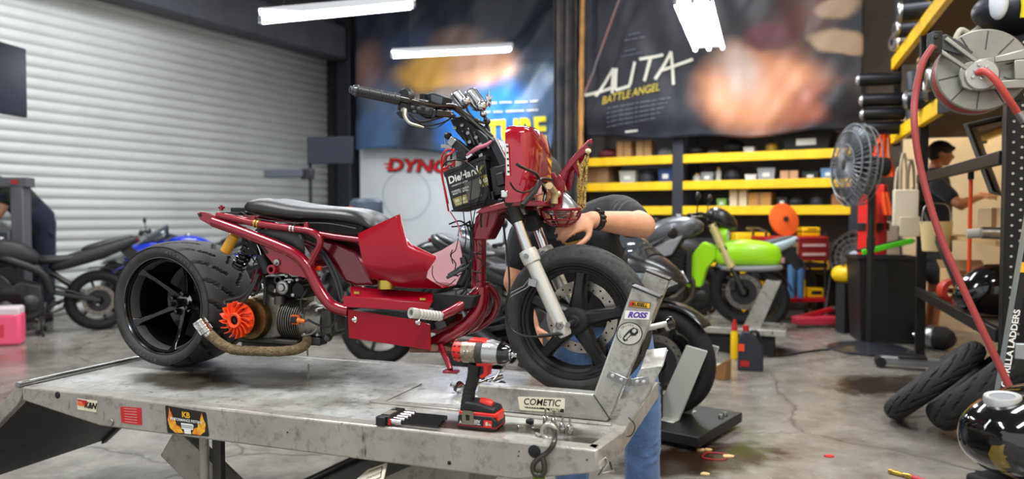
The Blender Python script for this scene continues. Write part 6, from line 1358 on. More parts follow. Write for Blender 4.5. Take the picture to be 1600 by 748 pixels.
 if kind in ('naked', 'green'):
  c = top+V((.10, 0, -.10)); m = MB(); m.lathe([(0, -.10), (.05, -.09), (.085, -.03), (.09, .02), (.085, .03)], c, V((1, 0, -.1)), 24); hl = m.build('headlight', accent or BLK, r)
  m = MB(); m.lathe([(.083, .028), (.05, .045), (0, .05)], c, V((1, 0, -.1)), 24); m.build('headlight_lens', mat('lens_pale', 'cfd6d8', .1, .2), hl)
  m = MB(); m.lathe([(0, .02), (.04, .02), (.045, 0), (.04, -.03), (0, -.03)], top+V((.06, 0, .02)), V((-.5, 0, 1)), 20); m.build('speedometer', BLK, r)
 if kind in ('sport', 'sport2'):
  shell(r, 'nose_cowl', [(1.02, .16, .66, .92), (1.18, .20, .60, .96), (1.34, .18, .62, .92), (1.46, .12, .66, .84), (1.54, .04, .70, .77)], body)
  for s in (-1, 1):
   m = MB(); m.prism([V((1.30, .185*s, .80)), V((1.46, .13*s, .80)), V((1.53, .06*s, .745)), V((1.48, .11*s, .72)), V((1.34, .175*s, .74))], V((.006, .010*s, 0))); m.build('headlight', mat('lamp_clear', 'b9c0c4', .12, .5, var=.6, vscale=30), r, bevel=.006)
  m = MB(); m.loft([[V((x, w*math.cos(a), z+h_*math.sin(a))) for a in [PI*k/12 for k in range(13)]] for x, w, z, h_ in ((1.36, .13, .86, .04), (1.24, .16, .90, .10), (1.12, .165, .92, .15), (1.06, .155, .94, .16))], closed_u=False, caps=False); m.build('windscreen', mat('screen_smoke', '3a4046', .08, 0, coat=.5), r, solid=.004)
  side(r, 'side_fairing', [(1.38, .70, -.02), (1.20, .78), (.98, .72), (.80, .60), (.66, .40), (.58, .22, -.06), (.80, .16, -.08), (1.02, .24, -.04), (1.14, .44), (1.30, .56, -.02)], .21, .02, accent or body)
  m = MB(); m.prism([V((.56, -.13, .20)), V((.60, -.13, .13)), V((1.0, -.13, .16)), V((1.04, -.13, .25))], V((0, .26, 0))); m.build('belly_pan', body, r, bevel=.02)
 if kind == 'green':
  side(r, 'radiator_shroud', [(1.18, .70), (1.06, .74), (.98, .64), (.90, .42), (.92, .32, -.02), (1.05, .33, -.02), (1.10, .50), (1.18, .60)], .085, .03, accent, bev=.012)
  shell(r, 'front_cowl', [(1.16, .10, .53, .70), (1.26, .14, .52, .77), (1.44, .14, .52, .77), (1.62, .11, .52, .75), (1.74, .06, .53, .70)], accent)
  shell(r, 'cowl_trim', [(1.18, .12, .48, .54), (1.40, .145, .47, .54), (1.66, .11, .48, .55), (1.75, .05, .50, .55)], mat('panel_grey', '8a8a8c', .4))
  shell(r, 'lamp_cowl', [(1.08, .08, .90, 1.02), (1.16, .12, .88, 1.08), (1.28, .11, .84, 1.02), (1.36, .05, .84, .93)], BODYK)
  side(r, 'side_panel', [(.9, .80), (.62, .70), (.50, .62), (.56, .56), (.80, .62)], .17, .03, mat('panel_grey', '8a8a8c', .4))
 return r
def place(px, py, d, ang, z=None):
 p = atd(px, py, d); return (p.x, p.y, 0 if z is None else z)
BODYK = mat('body_black', '121214', .3, .1, coat=.5); BODYM = mat('body_matt', '1c1d20', .55)
def at_floor(px, d, z=0.): p = atd(px, 400, d); return V((p.x, p.y, z))
def paddock(label, p, ang):
 t = thing('paddock_stand', label, 'stand', p, ang);
 for s in (-1, 1):
  m = MB(); m.tube([V((-.35, .16*s, .03)), V((.0, .15*s, .05)), V((.02, .14*s, .30))], .014, 8); m.build('stand_leg', STEEL, t); m = MB(); m.lathe([(0, -.02), (.03, -.02), (.03, .02), (0, .02)], V((.0, .15*s, .03)), YA, 14); m.build('stand_roller', BLK, t)
 m = MB(); m.rod(V((-.35, -.16, .03)), V((-.35, .16, .03)), .014, 8); m.build('stand_handle', STEEL, t)
p = at_floor(153, 7.75); moto('black sport motorcycle parked before the roller door, tail pointing to the scooter', p, math.atan2(-.52, -.85), 'sport2', BODYM, BODYK)
moto('blue sport motorcycle parked against the roller door behind the fat rear tyre', at_floor(412, 8.95), math.atan2(-.35, -1), 'sport', mat('body_blue', '1a35c8', .3, .1, coat=.6), mat('body_navy', '141a44', .3, coat=.5))
moto('black naked motorcycle at the roller door between the two sport bikes', at_floor(362, 10.1), math.atan2(-.45, -.9), 'naked', BODYM, BLK)
moto('black motorcycle standing behind the red scooter, seen through its frame', at_floor(592, 5.9), R(-6), 'naked', BODYM, BLK, seatm=BLKM)
moto('dark motorcycle beyond the black one, half hidden by the scooter neck', at_floor(560, 7.3), R(-12), 'sport2', BODYK, BODYM)
ang = R(-38); fp_ = atd(1038, 562, 4.15); h_ = V((math.cos(ang), math.sin(ang), 0)); base = V((fp_.x, fp_.y, .085))-h_*1.42
moto('dark grey faired motorcycle held upright on the low black lift', base, ang, 'sport', mat('body_graphite', '1d1e20', .3, .2, coat=.3), mat('body_ash', '4a4c50', .35, .3, coat=.3), wheelcol=BLK)
ang2 = R(-22); fp2 = atd(1163, 455, 6.6); h2_ = V((math.cos(ang2), math.sin(ang2), 0)); base2 = V((fp2.x, fp2.y, .225))-h2_*1.42
LIME = mat('lime_green', '9fe010', .35, coat=.4)
moto('grey and lime green motorcycle with gold forks on a low lift', base2, ang2, 'green', mat('tank_grey', '5e6064', .35, .3, coat=.4), LIME, fork=mat('fork_gold', 'd6c88a', .35, .4))
moto('grey motorcycle before the yellow shelves with pale tail raised over the lime one', at_floor(1186, 7.75), R(168), 'naked', BODYM, BLK, seatm=mat('seat_grey', '4d5357', .5), tailm=mat('tail_pale', 'a9b9bd', .4))
moto('black motorcycle beside the yellow shelves with a silver tank top', at_floor(895, 9.7), R(-14), 'naked', mat('tank_silver', '8d97a2', .3, .4, coat=.5), BLK)
# ---- the low lifts those two stand on
def lowlift(label, org, ang, top, w, l0, l1, mt, plate, lab2):
 t = thing('wheel_lift', label, 'lift table', (org.x, org.y, 0), ang)
 m = MB(); m.bx(l0, l1, -w, w, top-.055, top); pf = m.build('platform', mt, t, bevel=.006)
 m = MB(); m.bx(l0+.1, l1-.1, -w*.8, w*.8, 0, top-.055); m.build('base', BLKM, t)
 for s in (-1, 1):
  m = MB(); q = [V((l1-.36, s*.075, top)), V((l1-.21, s*.075, top)), V((l1-.05, s*.075, top+.40)), V((l1-.17, s*.075, top+.42))]; m.prism(q, V((0, .008*s, 0))); m.prism([V((l1-.36, s*.075, top)), V((l1-.21, s*.075, top)), V((l1-.21, s*.15, top)), V((l1-.36, s*.15, top))], V((0, 0, .008))); m.build('clamp_plate', plate, t, bevel=.004)
 for x, s in ((l1-.05, .17), (l1-.05, .11)): m = MB(); m.lathe([(0, .02), (.012, .02), (.014, .006), (.014, 0)], V((x, s, top)), (0, 0, 1), 8); m.build('lift_bolt', STEEL, t)
 return t
t = lowlift('low black lift table under the dark grey motorcycle', V((fp_.x, fp_.y, 0)), ang, .083, .30, -1.9, .34, mat('lift_black', '1c1c1d', .45, .3), mat('plate_pale', 'b9bcb2', .4, .3), '')
m = MB(); m.bx(.0, .045, -.32, -.10, .084, .30); m.bx(-.25, .045, -.32, -.30, .084, .30); m.build('vise_frame', BLK, t, bevel=.004); m = MB(); m.bx(-.2, -.01, -.326, -.321, .11, .26); m.build('paper_label', LABELW, t)
t = lowlift('low grey lift table under the lime green motorcycle', V((fp2.x, fp2.y, 0)), ang2, .223, .24, -1.9, .36, VISE, VISE, '')
# ================================================================ banners
def vinyl(name, base, blobs, rough=.5):
 m = bpy.data.materials.new(name); m.use_nodes = True; nt = m.node_tree; b_ = nt.nodes['Principled BSDF']; N = nt.nodes.new; L = nt.links.new
 uv = N('ShaderNodeUVMap'); uv.uv_map = 'UVMap'; nz = N('ShaderNodeTexNoise'); nz.inputs['Scale'].default_value = 5; nz.inputs['Detail'].default_value = 4; L(uv.outputs[0], nz.inputs['Vector'])
 sc = N('ShaderNodeVectorMath'); sc.operation = 'SCALE'; sc.inputs[3].default_value = .10; L(nz.outputs['Color'], sc.inputs[0])
 ad = N('ShaderNodeVectorMath'); L(uv.outputs[0], ad.inputs[0]); L(sc.outputs[0], ad.inputs[1])
 of = N('ShaderNodeVectorMath'); of.operation = 'SUBTRACT'; of.inputs[1].default_value = (.05, .05, .05); L(ad.outputs[0], of.inputs[0])
 cur = None
 for (u, v, ru, rv, rot, col, soft) in blobs:
  mp = N('ShaderNodeMapping'); mp.vector_type = 'TEXTURE'; mp.inputs['Location'].default_value = (u, v, 0); mp.inputs['Rotation'].default_value = (0, 0, R(rot)); mp.inputs['Scale'].default_value = (ru, rv, 1)
  L(of.outputs[0], mp.inputs['Vector']); sp = N('ShaderNodeVectorMath'); sp.operation = 'LENGTH'
  fl = N('ShaderNodeVectorMath'); fl.operation = 'MULTIPLY'; fl.inputs[1].default_value = (1, 1, 0); L(mp.outputs[0], fl.inputs[0]); L(fl.outputs[0], sp.inputs[0])
  mr = N('ShaderNodeMapRange'); mr.interpolation_type = 'SMOOTHSTEP'; mr.inputs['From Min'].default_value = 1-soft; mr.inputs['From Max'].default_value = 1+soft*.3; mr.inputs['To Min'].default_value = 1; mr.inputs['To Max'].default_value = 0
  L(sp.outputs['Value'], mr.inputs['Value']); mx = N('ShaderNodeMixRGB'); L(mr.outputs[0], mx.inputs[0])
  if cur is None: mx.inputs[1].default_value = (*lin(base), 1)
  else: L(cur, mx.inputs[1])
  mx.inputs[2].default_value = (*lin(col), 1); cur = mx.outputs[0]
 L(cur, b_.inputs['Base Color']); b_.inputs['Roughness'].default_value = rough
 return m
def banner(name, label, fn, nu, nv, mt):
 m = MB(); m.grid(fn, nu, nv); o = m.build(name, mt, None, angle=180)
 uvl = o.data.uv_layers.new(name='UVMap'); w_ = nu+1
 for lp in o.data.loops:
  i = lp.vertex_index; uvl.data[lp.index].uv = ((i % w_)/nu, (i//w_)/nv)
 d = o.modifiers.new('s', 'SOLIDIFY'); d.thickness = .004
 tag(o, label, 'banner'); return o
def ripple(u, v, k, amp):
 return amp*(noise.noise(V((u*k, v*k*.5, 3.1)))+.5*noise.noise(V((u*k*2.3+v*1.5, v*k*1.4, 7.7)))+.15*noise.noise(V(((u-v)*k*4, (u+v)*1.2, 1.3))))
def pxw(px, py, y): return RF.py(px, py, y)
c0, c1, c2, c3 = pxw(913, 214, -1.0), pxw(1347, 200, -1.0), pxw(1347, -90, -1.0), pxw(913, -90, -1.0)
def bA(u, v):
 x = c0.x+(c1.x-c0.x)*u; zb_ = (c0.z+(c1.z-c0.z)*u) - .05*math.sin(PI*u) + .02*math.sin(u*17); zt = 4.75
 z = zb_+(zt-zb_)*v; d = ripple(u*1.7, v, 3.2, .10)*(1-.5*v) + .07*math.exp(-((v)/.08)**2) + .05*math.sin(6*(u+.45*v)*PI)*max(0, 1-abs(u-.72)*4)*(1-v)
 return RF.w((x, -1.0+d, z))
bn = banner('banner', 'dark movie banner with slanted white title hung over the yellow shelves', bA, 90, 60, vinyl('banner_dark', '1d1f29', [
 (.68, .34, .26, .30, 0, '2b2024', .6), (.66, .22, .24, .22, 10, 'c78661', .5), (.60, .30, .09, .16, 20, 'b99f90', .7), (.82, .62, .17, .3, -20, '5a3530', .7), (.62, .72, .2, .3, 0, '15161d', .6), (.70, .44, .10, .07, -8, '5a2a32', .5), (.93, .40, .12, .055, -22, 'a98f6e', .35), (.92, .54, .09, .05, -8, '9c8265', .35), (.86, .12, .16, .10, 30, '9a5a44', .6), (.97, .1, .12, .18, 0, '1a1a20', .5)]))
def on_bA(px, py, off=.02):
 p = pxw(px, py, -1.0); u = (p.x-c0.x)/(c1.x-c0.x); zb_ = (c0.z+(c1.z-c0.z)*u) - .05*math.sin(PI*u) + .02*math.sin(u*17); v = (p.z-zb_)/(4.75-zb_)
 q = bA(u, v); return q - A_*off
TITLE = mat('title_cream', 'd9d6c8', .4); TITY = mat('title_yellow', 'c9b13a', .4); TITG = mat('title_grey', '7d8090', .5)
def ptext(s_, cx, cy, h_, wd, slope, sh, mt, name='banner_lettering', bold=.0, par=bn, on=on_bA):
 mm = MB(); mm.text(s_, None, (1, 0, 0), (0, 1, 0), 1, fn=lambda x, y: on(cx+x*h_*wd, cy-y*h_+x*h_*wd*slope), bold=bold, shear=sh); return mm.build(name, mt, par, smooth=False)
def stroke(pts, w, name='banner_lettering', mt=TITLE, par=bn, on=on_bA):
 m = MB()
 for (x0, y0), (x1, y1) in pts:
  d = V((x1-x0, y1-y0, 0)); n = V((-d.y, d.x, 0)).normalized()*w; K = 10
  m.loft([[on(x0+d.x*i/K+n.x, y0+d.y*i/K+n.y) for i in range(K+1)], [on(x0+d.x*i/K-n.x*.8, y0+d.y*i/K-n.y*.8) for i in range(K+1)]], closed_u=False, caps=False)
 return m.build(name, mt, par, smooth=False)
stroke([((930, 150), (959, 107)), ((959, 107), (957, 146)), ((914, 149), (957, 137)), ((964, 107), (962, 141)), ((962, 141), (985, 134)), ((993, 97), (985, 133)), ((1000, 93), (1036, 85)), ((1017, 90), (1008, 127)), ((1024, 124), (1049, 81)), ((1049, 81), (1052, 132)), ((1032, 110), (1082, 92))], 2.6)
ptext('BATTLE ANGEL', 985, 147, 17, .78, -.24, .2, TITY, bold=.01)
for k, (y, x0) in enumerate(((52, 992), (60, 992), (78, 985), (85, 987))): ptext('XXXX XXXXX XXXX'.replace('X', '-') if k != 9 else '', x0, y, 12, .55 if k % 2 else .3, -.20, .2, TITG)
for k in range(5): ptext('-- ---- --- ----- -- ------ --- ---- --'[:40-k*2], 998-3*k, 160+7.5*k, 13, .62, -.17, .2, TITG)
ptext('-----', 985, 203, 20, .6, -.12, .2, TITLE, bold=.03)
d0, d1 = pxw(556, 234, -.55), pxw(862, 236, -.55)
def bB(u, v):
 zt = 4.7; zb_ = d0.z+(d1.z-d0.z)*u+.03*math.sin(u*9); z = zb_+(zt-zb_)*v
 x = d0.x+(d1.x+1.0*v*v-d0.x)*u; d = ripple(u*1.5+.3, v*.8, 3.4, .10)+.05*math.sin(9*(u-.35*v)*PI)*max(0, u-.55)*2
 return RF.w((x, -.55+d, z))
bn2 = banner('banner', 'blue and orange movie banner hung behind the handlebars', bB, 80, 60, vinyl('banner_blue', '2c3646', [
 (.5, .85, .8, .3, 0, '262c37', .6), (.10, .52, .12, .24, 10, '7c5f58', .5), (.30, .63, .22, .20, 0, '39435a', .6), (.42, .52, .24, .15, 12, 'd8a550', .5), (.62, .50, .18, .17, -10, 'c89878', .5), (.44, .34, .22, .06, 8, '8a8078', .6), (.48, .70, .13, .1, 0, '6d5a55', .5), (.20, .26, .16, .3, 20, '55647c', .6), (.12, .10, .14, .2, -10, '46648c', .6), (.34, .10, .12, .16, 0, '23262e', .6), (.72, .12, .30, .30, -12, '2470c4', .35), (.95, .30, .12, .3, 0, '3a5470', .6)]))
def on_bB(px, py, off=.02):
 p = pxw(px, py, -.55); zt = 4.7; u = .5
 for _ in range(6):
  zb_ = d0.z+(d1.z-d0.z)*u+.03*math.sin(u*9); v = (p.z-zb_)/(zt-zb_); u = (p.x-d0.x)/(d1.x+1.0*v*v-d0.x)
 return bB(u, v)-A_*off
ptext('TURE', 806, 206, 50, .76, -.08, .0, mat('title_lemon', 'e8d820', .4), bold=.04, par=bn2, on=on_bB)
for k, y in enumerate((158, 172)): ptext('-- --- ------ ----' if k else '---- ---- ---- ---', 800, y, 20, .72, -.05, 0, TITLE, par=bn2, on=on_bB, bold=.01)
a0, a1 = pxw(563, 229, -.28), pxw(800, 229, -.28)
m = MB(); rbox(m, a0.x, a1.x, -.30, -.24, .25, 2.42); sg = m.build('sign_board', mat('sign_white', 'd3d8dc', .45, var=.06, vscale=2), None, bevel=.01); tag(sg, 'white dyno sign board with red lettering under the blue banner', 'sign')
def on_sg(px, py): p = pxw(px, py, -.303); return RF.w(p)
stx = lambda s_, cx, cy, h_, wd, mt, nm='sign_lettering', bold=.03, sh=.15: ptext(s_, cx, cy, h_, wd, .03, sh, mt, nm, bold, sg, on_sg)
p_on = lambda px, py: RF.w(pxw(px, py, -.306))
ptext('DYNOJET', 676, 261, 27, 1.22, .03, .15, mat('sign_black', '17181a', .4), 'sign_lettering', .075, sg, on_sg); ptext('DYNOJET', 675, 260, 26, 1.26, .03, .15, mat('sign_red', 'd41a20', .4), 'sign_lettering', .03, sg, p_on)
m = MB(); m.loft([[on_sg(635+38*math.cos(a)*r_, 305+40*math.sin(a)*r_) for a in [2*PI*k/40 for k in range(40)]] for r_ in (1, .94)], closed_u=True, caps=False); m.build('sign_ring', mat('sign_pale', 'b3bac0', .5), sg)
stroke([((600, 256), (612, 256)), ((602, 262), (610, 262))], 1.6, 'sign_streaks', mat('sign_red', 'd41a20', .4), sg, on_sg)
ptext('--- ----- ----', 668, 281, 9, .8, .03, 0, mat('sign_pale', 'b3bac0', .5), 'sign_lettering', .0, sg, p_on)
m = MB(); a, b2 = RF.w(pxw(909, 212, -1.15)), RF.w(pxw(911, -60, -1.15)); bl = RF.w(pxw(905, 330, -1.15)); bl.z = 0.02
pts = [bl+(b2-bl)*(i/26) for i in range(27)]; m.tube(pts, [.034+.006*(i % 3 == 0) for i in range(27)], 12); o = m.build('bamboo_pole', mat('bamboo', 'b07a3a', .5, var=.35, vscale=5)); tag(o, 'tall tan bamboo pole standing between the two movie banners', 'pole')
m = MB(); m.tube([RF.w(pxw(978, -30, -1.2)), RF.w(pxw(931, 100, -1.2)), RF.w(pxw(928, 112, -1.2)), RF.w(pxw(913, 146, -1.17))], .014, 8); o = m.build('tie_cord', mat('cord_grey', '6a6c72', .6, col2='a05a4a', vscale=.9)); tag(o, 'grey cord tied slanting to the bamboo pole', 'cord')
def drape(u, v):
 p0, p1 = pxw(864, 236, -1.0), pxw(903, 236, -1.0); x = p0.x+(p1.x-p0.x)*u; return RF.w((x, -1.0+.06*math.sin(u*18)+.02*math.sin(u*7+v*3), .4+4.4*v))
m = MB(); m.grid(drape, 50, 6); o = m.build('drape', mat('drape_grey', '33353d', .7, col2='5a5450', vscale=3), solid=.006); tag(o, 'dark grey plastic drape hanging between the banners', 'drape')
# ================================================================ yellow shelving along the rear wall
SY = -.85
def sx_(px, py): return pxw(px, py, SY).x
xL, xM0, xM1, xR = sx_(880, 290), sx_(1050, 290), sx_(1067, 290), sx_(1330, 270)
UPR = mat('upright_navy', '2d3038', .5, .2)
rk = thing('shelf_rack', 'yellow beamed storage rack along the rear wall', 'shelving', RF.w(((xL+xR)/2, SY, 0)), rroot)
mid = V(((xL+xR)/2, SY, 0)); lo = lambda x, y, z: V((x-mid.x, y-mid.y, z))
def rb(mb, x0, x1, y0, y1, z0, z1): a, b3 = lo(x0, y0, z0), lo(x1, y1, z1); mb.bx(a.x, b3.x, a.y, b3.y, a.z, b3.z)
for x0, x1 in ((xL-.1, xL), (xM0+.0, xM1), (xR-.02, xR+.1)):
 for y in (SY, -.14): m = MB(); rb(m, x0, x1, y, y+.08, 0, 2.9); m.build('upright', UPR, rk, bevel=.006)
levels = (2.0, 1.63, 1.28, .62)
zs = [pxw(1200, 243, SY).z, pxw(1200, 287, SY).z, pxw(1265, 328, SY).z, .62]
for z in zs:
 for x0, x1 in ((xL, xM0), (xM1, xR)):
  m = MB(); rb(m, x0, x1, SY-.01, SY+.05, z-.055, z+.055); m.build('shelf_beam', YEL, rk, bevel=.006)
  m = MB(); rb(m, x0, x1, SY+.05, -.06, z-.01, z+.03); m.build('shelf_board', mat('shelf_ply', '6a5a48', .8), rk)
random.seed(21)
def goods(px, wpx, hpx, lev, kind, col, label, name, cat, dy=.12):
 z = zs[lev]+.031; x = sx_(px, 300); d = (RF.w((x, SY, 0))-CAM).y; w = wpx*d/FPX/.9; h_ = hpx*d/FPX*(1 if kind == 'helmet' else 1.2); dp = min(.5, max(.2, w))
 t = thing(name, label, cat, RF.w((x, SY+dy+dp/2, z)), rroot+R(random.uniform(-6, 6)))
 mt = col if not isinstance(col, str) else mat('goods_'+col, col, .6, var=.15, vscale=6)
 if kind == 'box':
  m = MB(); m.bx(-w/2, w/2, -dp/2, dp/2, 0, h_); m.build('carton', mt, t, bevel=.006)
  m = MB(); m.bx(-w*.07, w*.07, -dp/2-.002, dp/2+.002, h_*.0+.001, h_+.0015); m.build('tape_strip', mat('tape_tan', '8f6a40', .4), t)
 elif kind == 'bin':
  m = MB(); m.loft([[V((sx2*w/2*k, sy2*dp/2*k, zz)) for sx2, sy2 in ((-1, -1), (1, -1), (1, 1), (-1, 1))] for k, zz in ((.86, 0), (1, h_), (.95, h_), (.82, .01))]); m.build('bin_body', mt, t, angle=30)
  m = MB(); m.bx(-w/2*1.03, w/2*1.03, -dp/2*1.03, dp/2*1.03, h_*.94, h_*1.02); m.build('bin_lid', mt, t, bevel=.006)
  m = MB(); m.bx(-w*.2, w*.2, -dp/2*.96-.006, -dp/2*.9, h_*.35, h_*.65); m.build('bin_label', LABELW, t)
 elif kind == 'helmet':
  m = MB(); r = w/2; m.lathe([(r*.75, 0), (r*.95, r*.3), (r, r*.8), (r*.85, r*1.35), (r*.5, r*1.68), (0, r*1.8)], (0, 0, 0), (0, 0, 1), 24); m.build('shell', mt, t)
  m = MB(); m.lathe([(r*1.01, r*.55), (r*1.02, r*.8), (r*.95, r*1.15)], (0, 0, 0), (0, 0, 1), 14, a0=R(-60), a1=R(60), ref=(1, 0, 0)); m.build('visor', BLKG, t, solid=.004)
 elif kind == 'bottle':
  r = w/2; m = MB(); m.lathe([(0, 0), (r, 0), (r, h_*.7), (r*.5, h_*.85), (r*.4, h_*.9), (0, h_*.9)], (0, 0, 0), (0, 0, 1), 18); m.build('bottle_body', mt, t); m = MB(); m.lathe([(0, h_), (r*.45, h_), (r*.45, h_*.88), (0, h_*.88)], (0, 0, 0), (0, 0, 1), 14); m.build('bottle_cap', YEL, t)
 elif kind == 'bag':
  m = MB(); m.ball((0, 0, h_*.51), 1, 18, 12, (w/2, dp/2, h_*.5)); o_ = m.build('bag_body', mt, t); m = MB(); m.tube([V((-w*.2, -dp*.3, h_*.85)), V((0, -dp*.3, h_*1.1)), V((w*.2, -dp*.3, h_*.85))], .012, 8, smooth=4); m.build('bag_handle', BLKM, t)
 elif kind == 'part':
  m = MB(); m.lathe([(0, -w/2), (h_*.3, -w/2), (h_*.5, -w*.3), (h_*.5, w*.2), (h_*.35, w*.3), (h_*.35, w/2), (0, w/2)], (0, 0, h_*.5), (1, 0, 0), 20); m.build('part_body', mt, t); m = MB(); m.bx(-w*.2, w*.2, -h_*.3, h_*.3, 0, h_*.3); m.build('part_foot', DSTEEL, t, bevel=.004)
 return t
G = goods
G(970, 22, 24, 0, 'box', CARD, 'tan carton on the top shelf beside the bamboo pole', 'carton', 'box'); G(1000, 22, 24, 0, 'box', mat('carton_pale', 'c09a6a', .8), 'tan carton on the top shelf, second from the bamboo pole', 'carton', 'box')
G(940, 34, 16, 0, 'bag', '5a1418', 'dark red bag on the top shelf under the banner title', 'bag', 'bag'); G(1032, 20, 14, 0, 'part', GREYP, 'small grey motor part on the top shelf by the middle upright', 'machine_part', 'part')
G(1080, 28, 16, 0, 'bag', '17181c', 'black bag on the top shelf right of the middle upright', 'bag', 'bag'); G(1108, 16, 9, 0, 'part', '6a6058', 'brown rusty part on the top shelf between two black bags', 'machine_part', 'part'); G(1138, 34, 22, 0, 'bag', '0f1013', 'black bag on the top shelf left of the white tub', 'bag', 'bag')
G(1166, 15, 10, 0, 'bin', LABELW, 'small white tub on the top shelf beside the black bag', 'tub', 'tub'); G(1200, 18, 16, 0, 'bag', 'a8862a', 'mustard yellow bag on the top shelf', 'bag', 'bag'); G(1258, 66, 28, 0, 'bin', '0d0d10', 'big black lidded bin on the top shelf, right end', 'storage_bin', 'bin')
G(925, 44, 28, 1, 'box', mat('carton_brown', '8a6a48', .8), 'brown carton on the middle shelf behind the mechanic', 'carton', 'box'); G(975, 24, 18, 1, 'bin', 'b9bcb0', 'pale grey tub on the middle shelf behind the mechanic', 'tub', 'tub'); G(1002, 24, 22, 1, 'helmet', '2a2c33', 'dark helmet on the middle shelf left of the upright', 'helmet', 'helmet'); G(1036, 22, 20, 1, 'bin', '24407a', 'blue black tub on the middle shelf against the middle upright', 'tub', 'tub')
G(1100, 17, 14, 1, 'bin', '8c9092', 'grey tub on the middle shelf right of the middle upright', 'tub', 'tub'); G(1082, 12, 13, 1, 'bottle', 'c9c4b4', 'cream bottle on the middle shelf beside the upright', 'bottle', 'bottle'); G(1116, 8, 21, 1, 'bottle', 'd2d0c0', 'white bottle on the middle shelf by the black helmet', 'bottle', 'bottle'); G(1138, 26, 28, 1, 'helmet', '14151a', 'black helmet on the middle shelf of the rack', 'helmet', 'helmet')
G(1168, 16, 10, 1, 'bin', LABELW, 'small white tub on the middle shelf by the black helmet', 'tub', 'tub'); G(1193, 24, 18, 1, 'bin', '9a9ea4', 'grey lidded tub on the middle shelf left of the tan carton', 'tub', 'tub'); G(1229, 24, 14, 1, 'box', mat('carton_pink', 'c89a78', .8), 'small tan carton on the middle shelf', 'carton', 'box'); G(1263, 22, 12, 1, 'bin', '1c2a20', 'dark green tub on the middle shelf right of the carton', 'tub', 'tub'); G(1294, 22, 16, 1, 'bin', '6a92bc', 'pale blue tub at the right end of the middle shelf', 'tub', 'tub')
G(1124, 13, 12, 2, 'bin', '86b45a', 'small green tub on the third shelf', 'tub', 'tub'); G(1150, 24, 24, 2, 'box', mat('carton_white', 'd8c8ac', .8), 'pale carton on the third shelf', 'carton', 'box'); G(1185, 32, 20, 2, 'box', mat('carton_ochre', 'b8884a', .8), 'ochre carton on the third shelf', 'carton', 'box'); G(1218, 14, 14, 2, 'bin', '202228', 'black tub on the third shelf right of the ochre carton', 'tub', 'tub'); G(1240, 24, 14, 2, 'bag', '23262d', 'dark bag on the third shelf beside the grey helmet', 'bag', 'bag'); G(1273, 20, 22, 2, 'helmet', '33363c', 'grey helmet on the third shelf', 'helmet', 'helmet'); G(1306, 15, 18, 2, 'box', mat('carton_rust', 'a86f42', .8), 'rusty tan carton at the right end of the third shelf', 'carton', 'box')
G(1190, 40, 22, 3, 'bin', '35383e', 'dark tub on the bottom shelf behind the trolley', 'tub', 'tub'); G(1250, 40, 26, 3, 'box', mat('carton_low', '8a6a44', .8), 'brown carton on the bottom shelf behind the trolley', 'carton', 'box'); G(1100, 40, 26, 3, 'bin', '2a2c30', 'dark tub on the bottom shelf behind the lime motorcycle', 'tub', 'tub')
# ================================================================ screens, stands and clutter by the roller door
SCR = mat('screen_glass', '1e2430', .25)
def screen(label, p, w, h_, ang, arm):
 t = thing('monitor', label, 'screen', p, ang); m = MB(); m.bx(-w/2, w/2, -.02, .02, -h_/2, h_/2); m.build('screen_case', mat('case_dark', '171a20', .4), t, bevel=.006); m = MB(); m.bx(-w/2+.012, w/2-.012, -.0215, -.0195, -h_/2+.012, h_/2-.012); m.build('screen_panel', SCR, t)
 m = MB()
 for a_, b_ in arm: m.rod(V(a_), V(b_), .022, 10)
 m.build('support_arm', BLKM, t); return t
p = atd(-14, 118, 6.0); screen('dark television screen hung high before the roller door', p, .72, .59, R(29+55), [((0, .03, 0), (0, .12, .1)), ((0, .12, .1), (0, .12, CEIL-p.z))])
p = atd(516, 235, 9.6); t = screen('dark flat monitor on a thin black stand by the corner', p, .62, .35, R(-8), [((-.29, .03, 0), (-.29, .05, -p.z+.03)), ((0, .03, 0), (-.29, .05, 0))])
m = MB(); m.lathe([(0, 0), (.25, 0), (.25, .02), (.03, .05), (0, .05)], V((-.29, .05, -p.z)), (0, 0, 1), 24); m.build('stand_base', BLKM, t)
m = MB(); m.bar(V((-.36, .03, -.29)), V((-.88, .0, -.30)), .20, .10, ref=(0, 0, 1)); m.build('keyboard_tray', mat('tray_grey', '4a5058', .5), t, bevel=.006); m = MB(); m.box(V((-.33, .04, -.30)), (.16, .10, .14)); m.build('tray_bracket', DSTEEL, t, bevel=.01)
p = at_floor(21, 7.72); t = thing('machine', 'grey upright workshop machine by the roller door', 'machine', p, R(12));
m = MB(); m.bx(.02, .14, -.1, .1, 0, 1.5); m.build('machine_post', mat('machine_grey', '5c5e63', .5, var=.1, vscale=4), t, bevel=.01); m = MB(); m.bx(-.45, .02, -.13, .13, .0, 1.05); m.build('machine_cabinet', mat('machine_dark', '3a3d44', .5), t, bevel=.02); m = MB(); m.bx(-.2, .18, -.10, .10, 1.5, 1.6); m.bx(.0, .05, -.125, -.115, 1.52, 1.56); m.build('machine_head', mat('machine_grey', '5c5e63', .5), t, bevel=.02); m = MB(); m.bx(.04, .10, -.13, -.11, 1.53, 1.57); m.build('machine_badge', WIRER, t)
p = onz(8, 538); t = thing('jug', 'translucent pink jug with white top on the floor beside the black motorcycle', 'jug', p, R(20))
PKM = mat('jug_pink', 'f0557c', .35, coat=.3)
